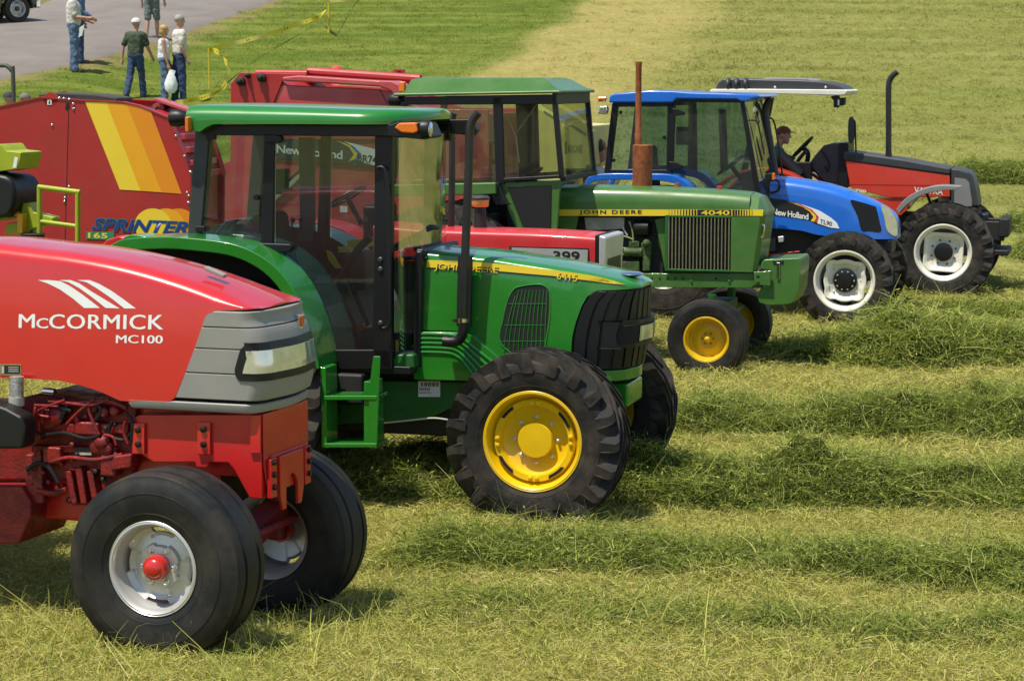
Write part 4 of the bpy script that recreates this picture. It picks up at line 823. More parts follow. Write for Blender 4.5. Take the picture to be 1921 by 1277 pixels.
    g = G(); g.lathe([(zt_, .038), (zt_ + .12, .038), (zt_ + .13, .034), (zp - .06, .033), (zp - .05, .036), (zp, .036), (zp, .028)], (xp + .01, 0, 0), 'z', 16); g.build('stack_pipe', RUST, si)
    x, z = f.xz(1350, 355, 0); g = G(); g.lathe([(z - .04, .03), (z + .03, .03), (z + .035, .02)], (x, 0, 0), 'z', 12); g.build('filler_cap', REDL, T)
    x, z = f.xz(1271, 347, 0); g = G(); g.lathe([(z - .02, .035), (z + .02, .03)], (x, 0, 0), 'z', 12); g.build('filler_cap', RUST, T)
    # cab
    yc = -.78
    A = f.xs([(737, 181), (742, 176), (1046, 170), (1050, 176), (1046, 181)], yc - .05)
    xl, xrr = A[0][0], A[3][0]; zf = A[2][1]; za = A[0][1]
    g = G(); xtl, xtr = f.xz(766, 150, -.62)[0], f.xz(1022, 147, -.62)[0]; zt2 = f.xz(900, 146, -.3)[1]
    g.loft([[(xl, yc - .05, za), (xrr, yc - .05, zf - .03), (xrr, -yc + .05, zf - .03), (xl, -yc + .05, za)], [(xl, yc - .05, za + .03), (xrr, yc - .05, zf), (xrr, -yc + .05, zf), (xl, -yc + .05, za + .03)], [(xl + .10, yc + .06, za + .05), (xrr - .06, yc + .06, zf + .02), (xrr - .06, -yc - .06, zf + .02), (xl + .10, -yc - .06, za + .05)], [(xtl + .02, yc + .18, zt2 - .02), (xtr, yc + .18, zt2 - .02), (xtr, -yc - .18, zt2 - .02), (xtl + .02, -yc - .18, zt2 - .02)], [(xtl + .1, yc + .28, zt2), (xtr - .06, yc + .28, zt2), (xtr - .06, -yc - .28, zt2), (xtl + .1, -yc - .28, zt2)]])
    g.build('cab_roof', GREEN_OLD, T, .015, 3)
    P = f.xs([(757, 182), (1040, 178), (1044, 196), (760, 197)], yc); G().prism(P, yc, yc + .05).build('cab_header', BLACK, T, .007); G().prism(P, -yc - .05, -yc).build('cab_header', BLACK, T, .007)
    xw = P[1][0]; g = G(); g.bar((xw, yc, P[1][1] - .04), (xw, -yc, P[1][1] - .04), .05, .12); g.build('front_header', BLACK, T, .008)
    strut(T, 'rear_post', BLACK, f, [(752, 190), (764, 190), (740, 345), (726, 345)], yc, .06)
    strut(T, 'middle_post', BLACK, f, [(924, 182), (941, 182), (946, 345), (930, 345)], yc, .06)
    strut(T, 'front_post', BLACK, f, [(1035, 190), (1045, 190), (1058, 336), (1048, 336)], yc, .05)
    strut(T, 'window_ledge', BLACK, f, [(938, 335), (1056, 328), (1056, 334), (938, 342)], yc, .05)
    pane(T, 'rear_side_window', GLASS, f, [(762, 192), (925, 190), (931, 340), (738, 342)], yc)
    pane(T, 'front_side_window', GLASS_L, f, [(941, 198), (1037, 196), (1050, 332), (946, 337)], yc)
    xt_, zt3 = f.xz(1040, 192, yc); xb_, zb3 = f.xz(1055, 332, yc)
    g = G(); g.loft([[(xb_, yc + .03, zb3), (xb_, -yc - .03, zb3), (xb_ + .005, -yc - .03, zb3), (xb_ + .005, yc + .03, zb3)], [(xt_, yc + .03, zt3), (xt_, -yc - .03, zt3), (xt_ + .005, -yc - .03, zt3), (xt_ + .005, yc + .03, zt3)]]); g.build('windscreen', GLASS_L, T)
    G().bar((xb_, yc + .02, zb3 - .02), (xb_, -yc - .02, zb3 - .02), .06, .05).build('screen_ledge', BLACK, T, .006)
    g = G(); g.tube([f.p3(953, 220, .35), f.p3(968, 258, .35), f.p3(974, 305, .35)], .008, 6); g.tube([f.p3(1015, 185, -.4), f.p3(963, 258, -.1)], .008, 6); g.build('wiper', SILVER, T)
    for px, py in ((780, 194), (810, 194), (845, 193), (880, 193), (914, 193)): pass
    # lower cab: green door frame and lower window
    P = f.xs([(932, 344), (1056, 338), (1050, 360), (1044, 450), (1000, 470), (985, 470)], yc + .04); g = G(); g.prism(P, yc + .04, yc + .09); g.build('lower_cab', GREEN_OLD, T, .008)
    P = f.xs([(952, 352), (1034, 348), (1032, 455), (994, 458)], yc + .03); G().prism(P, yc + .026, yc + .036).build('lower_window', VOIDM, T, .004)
    x0 = f.xz(1046, 348, -.3)[0]; G().box(x0 - .5, x0 - .01, -.55, .55, 1.0, f.xz(1050, 345, -.2)[1]).build('firewall', BLACK, T, .02)
    G().box(x0 - .03, x0 + .012, -w - .01, w + .01, zl(x0) - .3, top(x0) + .006).build('cowl_seal', BLACK, T, .008)
    P = f.xs([(913, 346), (926, 340), (936, 344), (952, 380), (958, 384), (930, 386)], yc - .04); G().prism(P, yc - .06, yc + .02).build('mirror_head', BLACK, T, .015)
    # mudguard and cab inside
    P = f.xs([(700, 348), (930, 343), (930, 364), (900, 366), (700, 368)], yc - .12); 
    for a, b in ((yc - .12, yc + .30), (-yc - .30, -yc + .12)): G().prism(P, a, b).build('mudguard', GREEN_OLD, T, .012)
    zfl = 1.15; xs_ = f.xz(830, 300, 0)[0]
    g = G(); g.box(xs_ - .1, xs_ + .38, -.26, .26, 1.62, 1.76); g.prism([(xs_ - .14, 1.7), (xs_ - .02, 1.7), (xs_ - .1, 2.35), (xs_ - .2, 2.33)], -.25, .25); g.build('seat', SEAT, T, .04, 3)
    g = G(); g.box(xs_ - .3, x0 - .1, -.7, .7, zfl - .03, zfl); g.box(xs_ - .5, xs_ + .5, -.62, .62, zfl, 1.62); g.build('cab_floor', BLACK, T, .02)
    g = G(); g.tube([(x0 - .1, 0, 1.3), (x0 - .42, 0, 2.02)], .04, 10); c = Vector((x0 - .43, 0, 2.04)); ax = Vector((-.5, 0, .86)); u = Vector((0, 1, 0)); v = ax.cross(u)
    g.tube([c + (u * math.cos(t) + v * math.sin(t)) * .2 for t in np.linspace(0, 2 * PI, 25)], .015, 6, caps=False); g.tube([c - v * .2, c + v * .2], .011, 6); g.build('steering_wheel', BLACK, T)
    G().prism(f.xs([(968, 195), (1000, 195), (1004, 340), (975, 340)], .62), .60, .66).build('far_door_post', BLACK, T, .006)
    for px, py, y in ((1008, 159, -.55), (1034, 158, .45), (755, 163, -.6)):
        x, z = f.xz(px, py, y); g = G(); g.box(x - .035, x + .035, y - .03, y + .03, z - .06, z + .055); g.build('amber_light', ORANGE, T, .015, 3)
    x, z = f.xz(746, 188, -.6); G().lathe([(-.09, .06), (-.05, .075), (.05, .075), (.07, .06)], (x, -.60, z), 'x', 18).build('rear_light', BLACK, T)
    wheels(T, wheel(T, .42, .242, .28, 'oldyellow', RUBBER_C, ribs=True), [(0, -.95 + .28 * .42, .42, 0), (0, .95 - .28 * .42, .42, 0)])
    xw_ = f.xz(832, 500, -.9)[0]; wheels(T, wheel(T, .90, .50, .47, 'oldyellow', RUBBER, lugs=21), [(xw_, -.92, .90, 0), (xw_, .92, .90, 0)])
    g = G(); g.box(xw_ - .4, X(1060), -.24, .24, .55, 1.1); g.tube([(xw_, -.9, .9), (xw_, .9, .9)], .1, 12); g.build('transmission', GREEN_DK, T, .02)
    return f
# ------------------------------------------------------------------ blue tractor
def build_blue():
    f = fr_wheel(15, 1584, 527, .61, .98)
    T = thing('tractor', 'bright blue tractor with cab and white front rims, fourth visible bonnet from the left', 'tractor', f.O, -f.psi, 'tractors parked in a row')
    w = .38; X = lambda px, py=400, y=-w: f.xz(px, py, y)[0]
    crest = f.xs([(1440, 328), (1458, 330), (1500, 334), (1560, 345), (1610, 362), (1650, 380), (1676, 396), (1686, 410)], -.05); top = curve_fn(crest)
    low = f.xs([(1430, 428), (1443, 428), (1480, 430), (1505, 433), (1530, 440), (1580, 447), (1640, 449), (1688, 450)], -w); lowf = curve_fn(low, False)
    xc, xe = X(1610), crest[-1][0]; hw = lambda x: w * (1 - max(0, min(1, (x - xc) / (xe + .06 - xc))) ** 2.6 * .45); surf = side_y(top, lowf, hw, .14, .07)
    hood(top, lowf, hw, X(1443), xe, drop=.14, cr=.16, n=60, crown=.02, belly=.07).build('bonnet', BLUE, T, angle=40)
    g = G(); decal(g, f, [(1444, 371), (1458, 374), (1485, 380.5), (1508, 389), (1523.5, 400), (1527, 408), (1521, 414.5), (1480, 408), (1444, 404)], -w, .003, surf); g.build('decal_panel', DECK, T)
    g = G(); decal(g, f, [(1458, 373), (1490, 379.5), (1515, 388), (1537, 395.5), (1558, 408.5), (1569, 417.5), (1576, 430.5), (1556, 428), (1530, 420), (1521, 414.5), (1527, 408), (1522, 400), (1507, 388.5), (1485, 380)], -w, .0034, surf); g.build('decal_edge', DECK, T)
    g = G(); decal(g, f, [(1458, 373.6), (1505, 384), (1537, 395), (1558, 408), (1569, 417), (1575, 429), (1558, 427), (1533, 419), (1536, 408), (1523.5, 393.6), (1501, 383)], -w, .004, surf); g.build('white_swoosh', WDEC, T)
    g = G(); decal(g, f, [(1472, 377), (1501, 384), (1520, 393.6), (1530.5, 403), (1532, 411), (1526, 416), (1521, 414), (1526, 407), (1519, 397), (1505, 388), (1485, 380.5)], -w, .0046, surf); g.build('yellow_swoosh', YDEC, T)
    g = G(); decal(g, f, [(1490, 380), (1503, 383.8), (1523.5, 393.6), (1536, 407), (1533, 417), (1526, 416), (1531, 410), (1530, 404), (1519, 394)], -w, .0052, surf); g.build('red_swoosh', RED_V, T)
    words('New Holland', 'lettering', WDEC, T, f, (1449, 402.5), (1516.5, 412.5), (1449, 391), -w, .02, .92, surf, .006)
    words('TL90', 'lettering', DECK, T, f, (1537.5, 419), (1560, 424.5), (1539, 411), -w, .015, 1, surf, .006)
    g = G(); P = catmull([(*p, 0) for p in f.xs([(1595, 377), (1610, 378), (1636, 386), (1643, 390), (1649, 415), (1652, 435), (1630, 434), (1616, 432), (1608, 405)], -w)], 4, True); g.add([(p.x, surf(p.x, p.y) - .004, p.y) for p in P], [list(range(len(P)))]); g.build('side_vent', BLACK, T)
    def cover(L, eps):
        P = catmull([(*p, 0) for p in f.xs(L, -w)], 4, True); g = G(); V = [(p.x, surf(p.x, p.y) - eps, p.y) for p in P]; V2 = [(p.x - .01, surf(p.x, p.y) + .05, p.y) for p in P]; n = len(V)
        g.add(V + V2, [list(range(n))] + [[i, (i + 1) % n, n + (i + 1) % n, n + i] for i in range(n)]); return g
    hl = cover([(1652, 385), (1662, 388), (1669, 394), (1677, 408), (1681, 422), (1681, 443), (1671, 441), (1662, 430), (1658, 410)], .008).build('headlight', LENS, T)
    xb = X(1640); g = G(); g.box(xb, xe - .06, -.30, .30, f.xz(1660, 476, -w)[1], f.xz(1660, 450, -w)[1]); g.build('front_support', BLACK, T, .03)
    g = G(); g.box(-2.6, xb, -.24, .24, .55, 1.22); g.build('engine', BLACKM, T, .02)
    P = f.xs([(1430, 448), (1454, 446), (1455, 471), (1430, 473)], -.42); G().prism(P, -.42, -.25).build('battery_box', DGREY, T, .01)
    P = f.xs([(1459, 444), (1470, 443), (1470, 454), (1460, 455)], -.38); G().prism(P, -.38, -.30).build('filter_bowl', SILVER, T, .01)
    g = G(); g.tube([f.p3(1440, 478, -.3), f.p3(1500, 472, -.3)], .010, 6); g.build('red_cable', REDL, T)
    g = G(); g.tube([(0, -.72, .61), (0, .72, .61)], .10, 14); g.ball((0, 0, .58), .2, 12, 7); g.build('front_axle', BLACKM, T)
    # cab
    yc = -.76
    rl = f.xs([(1141, 193), (1143.5, 180), (1152, 176), (1180, 173.5), (1216, 170), (1264, 171), (1293, 173.5), (1370, 175.5), (1420, 177.5), (1428, 182), (1409, 187), (1401, 191), (1389, 191), (1382, 187), (1268, 186), (1262, 193)], yc - .05)
    G().prism(rl, yc - .05, -yc + .05).build('cab_roof', BLUE, T, .04, 3)
    P = f.xs([(1149, 193), (1262, 193), (1268, 186), (1390, 187), (1392, 193), (1268, 192), (1262, 200), (1150, 201)], yc); G().prism(P, yc, yc + .05).build('cab_header', BLACK, T, .007); G().prism(P, -yc - .05, -yc).build('cab_header', BLACK, T, .007)
    strut(T, 'rear_post', BLACK, f, [(1148, 194), (1160, 194), (1144, 325), (1133, 325)], yc, .07)
    strut(T, 'middle_post', BLACK, f, [(1252, 196), (1267, 192), (1262, 330), (1250, 330)], yc, .06)
    strut(T, 'front_post', BLACK, f, [(1388, 190), (1396, 190), (1429, 372), (1418, 372)], yc, .05)
    strut(T, 'window_ledge', BLACK, f, [(1142, 318), (1252, 319), (1252, 326), (1140, 326)], yc, .05)
    pane(T, 'rear_side_window', GLASS_B, f, [(1160, 198), (1253, 198), (1251, 320), (1143, 320)], yc)
    pane(T, 'door_window', GLASS_B, f, [(1267, 191), (1389, 191), (1420, 372), (1300, 380), (1270, 345), (1262, 330)], yc)
    for L in ([(1262, 203), (1272, 204), (1286, 210), (1285, 216), (1264, 218)], [(1256, 303), (1270, 304), (1283, 311), (1280, 317), (1258, 319)]): G().prism(f.xs(L, yc), yc - .05, yc).build('door_hinge', BLACK, T, .01)
    for px, py in ((1164, 211), (1151, 301), (1246, 258)): x, z = f.xz(px, py, yc); G().lathe([(yc - .02, .02), (yc + .02, .024)], (x, 0, z), 'y', 12).build('window_knob', BLACK, T)
    xt_, zt3 = f.xz(1395, 192, yc); xb_, zb3 = f.xz(1428, 372, yc)
    g = G(); g.loft([[(xb_, yc + .03, zb3), (xb_ + .08, 0, zb3), (xb_, -yc - .03, zb3)], [(xt_, yc + .03, zt3), (xt_ + .05, 0, zt3), (xt_, -yc - .03, zt3)]], caps=False, closed=False); g.build('windscreen', GLASS_L, T)
    g = G(); g.tube(catmull([f.p3(a, b, .5) for a, b in ((1458, 350), (1448, 290), (1438, 230), (1436, 208), (1440, 194), (1446, 184))], 5), .05, 14); g.build('exhaust_pipe', EXH, T)
    g = G(); g.tube(catmull([f.p3(a, b, .85) for a, b in ((1437, 224), (1446, 222), (1453, 232), (1460, 270), (1468, 330))], 5), .012, 8); g.build('mirror_arm', BLACK, T)
    g = G(); g.tube(catmull([f.p3(a, b, yc - .06) for a, b in ((1402, 226), (1418, 227), (1424, 240), (1434, 290))], 5), .010, 8); g.build('grab_rail', BLACK, T)
    P = f.xs([(1436, 326), (1448, 325), (1448, 338), (1436, 339)], yc - .05); m = G().prism(P, yc - .05, yc + .02).build('marker_light', BLACK, T, .006); P = f.xs([(1448, 325), (1453, 325), (1453, 337), (1448, 338)], yc - .05); G().prism(P, yc - .045, yc + .015).build('amber_lens', ORANGE, m, .004)
    g = G(); g.tube(catmull([f.p3(a, b, -.40) for a, b in ((1440, 340), (1456, 338), (1462, 346), (1458, 358), (1445, 362))], 5), .012, 8); g.build('light_cable', BLACK, T)
    x, z = f.xz(1130, 186, yc - .1); g = G(); g.lathe([(-.05, .035), (.05, .035)], (x, yc - .1, z), 'x', 14); g.build('rear_turn_signal', ORANGE, T, .008)
    P = f.xs([(1123, 213), (1127, 200), (1141, 199), (1142, 208), (1138, 215)], yc - .12); G().prism(P, yc - .2, yc - .1).build('side_mirror', CHROME, T, .012)
    for y0, y1 in ((-.98, -.58), (.58, .98)):
        O = [Vector((p.x, p.y)) for p in catmull([(*p, 0) for p in f.xs([(1085, 372), (1096, 346), (1105, 332), (1135, 326), (1200, 326), (1250, 327), (1275, 334), (1295, 350), (1312, 378)], -.98)], 4)]
        I = [Vector((p.x, p.y)) for p in catmull([(*p, 0) for p in f.xs([(1093, 376), (1103, 352), (1112, 342), (1140, 338), (1200, 338), (1245, 340), (1268, 346), (1284, 358), (1300, 382)], -.98)], 4)]
        G().prism([tuple(p) for p in O] + [tuple(p) for p in I[::-1]], y0, y1).build('mudguard', BLUE, T, .012)
    xs_ = f.xz(1240, 300, 0)[0]; g = G(); g.box(xs_ - .1, xs_ + .35, -.25, .25, 1.60, 1.72); g.prism([(xs_ - .14, 1.68), (xs_ - .04, 1.68), (xs_ - .1, 2.25), (xs_ - .19, 2.23)], -.24, .24); g.build('seat', SEAT, T, .04, 3)
    g = G(); g.box(xs_ - .5, xb_ - .02, -.7, .7, 1.1, 1.16); g.box(xs_ - .5, xs_ + .3, -.55, .55, 1.16, 1.6); g.build('cab_floor', BLACK, T, .02)
    g = G(); g.prism([(xb_ - .28, 1.2), (xb_ - .06, 1.2), (xb_ - .1, 1.95), (xb_ - .36, 1.9)], -.22, .22); g.build('dashboard', DGREY, T, .03)
    g = G(); c = Vector((xb_ - .52, 0, 2.0)); ax = Vector((-.6, 0, .8)); u = Vector((0, 1, 0)); v = ax.cross(u)
    g.tube([c + (u * math.cos(t) + v * math.sin(t)) * .2 for t in np.linspace(0, 2 * PI, 25)], .015, 6, caps=False); g.tube([c - v * .2, c + v * .2], .011, 6); g.tube([c, c - ax * .25], .03, 8); g.build('steering_wheel', BLACK, T)
    for L in ([(1348, 205), (1362, 205), (1366, 320), (1352, 320)], [(1302, 205), (1308, 205), (1308, 330), (1303, 330)]): G().prism(f.xs(L, .70), .67, .72).build('far_door_post', BLACK, T, .006)
    P = f.xs([(1268, 238), (1292, 238), (1292, 272), (1268, 272)], .85); G().prism(P, .83, .87).build('side_mirror', BLACK, T, .01)
    wheels(T, wheel(T, .61, .385, .34, 'white', RUBBER, lugs=18, lean=1), [(0, -.98 + .34 * .42, .61, 0), (0, .98 - .34 * .42, .61, 0)])
    wheels(T, wheel(T, .82, .35, .42, 'white', RUBBER, lugs=20), [(-2.3, -.80, .80, 0), (-2.3, .80, .80, 0)])
    return f
# ------------------------------------------------------------------ orange-red tractor with canopy
def build_red_canopy():
    f = fr_wheel(15, 1769, 474, .70, 1.05)
    T = thing('tractor', 'open orange red tractor under a grey canopy at the far end of the row', 'tractor', f.O, -f.psi, 'tractors parked in a row')
    w = .40; X = lambda px, py=350, y=-w: f.xz(px, py, y)[0]
    redp = f.xs([(1586, 301.5), (1782, 329), (1782, 369.5), (1668, 371), (1595, 352)], -w); g = G(); g.prism(redp, -w, w); g.build('bonnet', RED_V, T, .01)
    g = G(); g.prism(f.xs([(1600, 372), (1706, 372.5), (1702, 394), (1690, 404), (1600, 404)], -w + .02), -w + .02, w - .02); g.build('lower_panel', RED_V, T, .006)
    g = G(); a, b = f.xz(1592, 340, -w)[0], X(1782); zz = f.xz(1690, 347, -w)[1]; g.box(a, b, -w - .003, -w + .01, zz - .006, zz + .004); g.build('panel_seam', RED_B, T)
    tp = f.xs([(1582, 302), (1582, 284), (1600, 285.5), (1700, 300), (1782, 315.5), (1783, 329)], -w - .01); g = G(); g.prism(tp, -w - .012, w + .012); g.build('bonnet_top', DGREY, T, .03, 3)
    cp = f.xs([(1784, 371), (1784, 315.5), (1800, 317.5), (1819, 323), (1826, 333), (1832, 360), (1836, 388), (1784, 388)], -w - .01); g = G(); g.prism(cp, -w - .015, w + .015); cap = g.build('nose_cap', DGREY, T, .03, 3)
    g = G(); decal(g, f, [(1790, 375), (1791, 333), (1811, 335.5), (1818, 342), (1823, 375), (1823, 387), (1790, 387)], -w - .015, .004); g.build('nose_inset', MGREY, cap)
    words('VALTRA', 'lettering', WDEC, T, f, (1715, 362), (1769, 366), (1715, 350.5), -w, .01, 1, None, .004)
    words('700', 'lettering', WDEC, T, f, (1605, 359), (1625, 361.5), (1605, 354), -w, .02, 1, None, .004)
    g = G(); x, z = f.xz(1667, 290, -.1); g.tube(catmull([f.p3(a, b, -.1) for a, b in ((1667, 302), (1667, 286))], 3), .048, 14); ex = g.build('exhaust_base', EXH, T)
    g = G(); g.tube(catmull([f.p3(a, b, -.1) for a, b in ((1667, 288), (1667, 220), (1667, 168), (1669, 152), (1675, 142), (1684, 135))], 5), .042, 16); g.build('exhaust_pipe', EXH, ex)
    # front mudguard
    O = catmull([(*p, 0) for p in f.xs([(1681, 394), (1696, 375), (1720, 359.5), (1746, 350.5), (1772, 348), (1803, 350)], -1.05)], 5); I = catmull([(*p, 0) for p in f.xs([(1686, 402), (1702, 384), (1728, 367.5), (1759, 359), (1780, 357), (1793, 357)], -1.05)], 5)
    for y0, y1 in ((-1.05, -.68), (.68, 1.05)): G().prism([(p.x, p.y) for p in O] + [(p.x, p.y) for p in I[::-1]], y0, y1).build('front_mudguard', MGREY, T, .01)
    g = G(); g.tube([f.p3(1738, 362, -.8), f.p3(1745, 380, -.6)], .02, 8); g.build('mudguard_stay', BLACK, T)
    g = G(); g.tube([(0, -.75, .70), (0, .75, .70)], .11, 14); g.ball((0, 0, .66), .22, 12, 7); g.box(-2.8, .55, -.25, .25, .60, 1.2); g.build('engine', BLACKM, T, .02)
    # front linkage
    g = G(); x0 = X(1850, 420, 0); zc = f.xz(1880, 420, 0)[1]; g.box(.5, x0 + .28, -.40, -.34, zc - .22, zc + .06); g.box(.5, x0 + .28, .34, .40, zc - .22, zc + .06); g.box(x0 + .2, x0 + .34, -.45, .45, zc - .16, zc + .10); g.box(.3, x0 + .2, -.3, .3, zc - .12, zc - .02); g.box(x0, x0 + .35, -.5, .5, zc - .42, zc - .34); g.build('front_linkage', BLACKM, T, .02)
    # console, wheel, seat
    cs = f.xs([(1508, 308), (1520, 304), (1530, 290), (1545, 273), (1560, 269), (1574, 269.5), (1583, 276), (1592, 352), (1560, 356), (1540, 338), (1524, 318), (1512, 320)], -.30); G().prism(cs, -.30, .30).build('dashboard', DGREY, T, .03, 3)
    g = G(); g.tube(catmull([f.p3(a, b, -.33) for a, b in ((1540, 280), (1550, 295), (1556, 310), (1552, 322), (1548, 312))], 5), .012, 6); g.build('hose', BLACK, T)
    g = G(); g.box(X(1574, 300, -.32), X(1592, 300, -.32), -.36, .36, f.xz(1580, 352, -.3)[1], f.xz(1580, 268, -.3)[1]); g.build('firewall', BLACK, T, .01)
    cx, cz = f.xz(1505, 277, 0); c = Vector((cx, 0, cz)); ax = Vector((-.72, 0, .69)).normalized(); u = Vector((0, 1, 0)); v = ax.cross(u)
    g = G(); g.tube([c + (u * math.cos(t) + v * math.sin(t)) * .21 for t in np.linspace(0, 2 * PI, 29)], .017, 8, caps=False); g.tube([c - v * .2, c + v * .2], .014, 6); g.tube([c, c - u * .2], .014, 6)
    g.tube(catmull([c, c - ax * .12, f.p3(1512, 312, 0)], 4), .035, 10); g.build('steering_wheel', BLACK, T)
    sx, sz = f.xz(1440, 330, 0); sz = max(sz, 1.45); g = G(); g.box(sx - .05, sx + .42, -.26, .26, sz - .10, sz + .04); g.prism([(sx - .1, sz), (sx + .02, sz), (sx - .08, sz + .55), (sx - .17, sz + .53)], -.25, .25); st = g.build('seat', SEAT, T, .04, 3)
    g = G(); g.box(sx - .5, X(1590), -.65, .65, 1.02, 1.10); g.box(sx - .4, sx + .35, -.5, .5, 1.1, sz - .1); g.build('foot_deck', BLACKM, T, .02)
    g = G(); g.box(X(1492, 320, -.4), X(1522, 320, -.4), -.45, -.25, 1.1, f.xz(1505, 304, -.4)[1]); g.tube(catmull([f.p3(a, b, -.35) for a, b in ((1496, 340), (1494, 310), (1502, 295), (1512, 284))], 4), .03, 8); g.build('lever_box', BLACK, T, .04)
    g = G(); g.tube([f.p3(1468, 286, -.5), f.p3(1492, 298, -.45)], .014, 6); g.tube([f.p3(1462, 292, -.5), f.p3(1500, 330, -.5)], .10, 10); g.build('side_arm', BLACK, T)
    for s in (-1, 1):
        ring = [(-2.55 + 1.0 * math.cos(a), .86 + 1.0 * math.sin(a)) for a in np.linspace(.45, PI - .3, 14)]; ring += [(-2.55 + .95 * math.cos(a), .86 + .95 * math.sin(a)) for a in np.linspace(PI - .3, .45, 14)]
        G().prism(ring, s * .85 - .22, s * .85 + .22).build('rear_mudguard', RED_V, T, .012)
    # canopy on two posts
    yk = -.72
    rim = f.xs([(1331, 171), (1334, 167.5), (1400, 167), (1585, 168.5), (1590, 171), (1586, 178), (1576, 179.5), (1400, 175.5), (1333, 174.5)], yk); cn = G().prism(rim, yk, -yk).build('canopy_rim', WHITE, T, .02, 3)
    tpp = f.xs([(1341, 168), (1346, 156), (1356, 148), (1380, 147), (1430, 148.5), (1500, 150), (1545, 153), (1574, 161), (1585, 168.5)], yk + .06); G().prism(tpp, yk + .06, -yk - .06).build('canopy_top', DGREY, cn, .04, 3)
    g = G()
    for px in (1366, 1382, 1399): x, z = f.xz(px, 156, yk + .06); G().ball((x, yk + .10, z - .02), (.055, .12, .10), 14, 8).build('canopy_bulge', DGREY, cn)
    x0, z0 = f.xz(1425, 150, yk + .12); x1, z1 = f.xz(1540, 156, yk + .12); zq = f.xz(1470, 147.5, -.3)[1]; g = G(); g.prism([(x0, z0 - .02), (x0 + .05, zq + .012), (x1 - .2, zq + .004), (x1, z1 - .02)], -.50, .50); g.build('canopy_panel', MGREY, cn, .02)
    g = G()
    for px in (1454, 1549): x, z = f.xz(px, 164, yk + .05); G().ball((x, yk + .05, z), .02, 8, 5).build('canopy_screw', SILVER, cn)
    xq = X(1425, 250, -.6); zr = f.xz(1400, 176, yk)[1]
    for s in (-1, 1): G().bar((xq - .35, s * .62, 1.1), (xq, s * .60, zr), .08, .08, (1, 0, 0)).build('canopy_post', BLACK, T, .01)
    x, z = f.xz(1570, 190, -.55); g = G(); g.box(x - .04, x + .04, -.63, -.5, z - .09, z + .09); wl = g.build('work_light', BLACK, T, .015); P = f.xs([(1575, 184), (1587, 183), (1586, 197), (1577, 199)], -.55); G().prism(P, -.64, -.49).build('light_shade', BLACK, wl, .01); P = f.xs([(1573, 187), (1576, 187), (1576, 197), (1573, 198)], -.55); G().prism(P, -.645, -.52).build('light_glass', CHROME, wl)
    g = G(); g.tube([f.p3(1560, 181, -.55), f.p3(1568, 190, -.55)], .02, 8); g.build('light_bracket', BLACK, T)
    P = catmull([(*p, 0) for p in f.xs([(1594, 222), (1599, 219), (1602, 226), (1603, 255), (1600, 267), (1594, 268), (1592, 255), (1592, 235)], -.9)], 3, True); G().prism([(p.x, p.y) for p in P], -.98, -.86).build('side_mirror', BLACK, T, .015)
    g = G(); g.tube(catmull([f.p3(a, b, -.9) for a, b in ((1600, 225), (1604, 230), (1605, 260), (1606, 288))], 4), .012, 8); g.bar(f.p3(1585, 294, -.7), f.p3(1607, 293, -.7), .05, .07); g.build('mirror_arm', BLACK, T)
    wheels(T, wheel(T, .70, .402, .38, 'valtra', RUBBER, lugs=20), [(0, -1.05 + .38 * .42, .70, 0), (0, 1.05 - .38 * .42, .70, 0)])
    wheels(T, wheel(T, .86, .48, .45, 'valtra', RUBBER, lugs=21), [(-2.55, -.88, .86, 0), (-2.55, .88, .86, 0)])
    return f, sx, sz
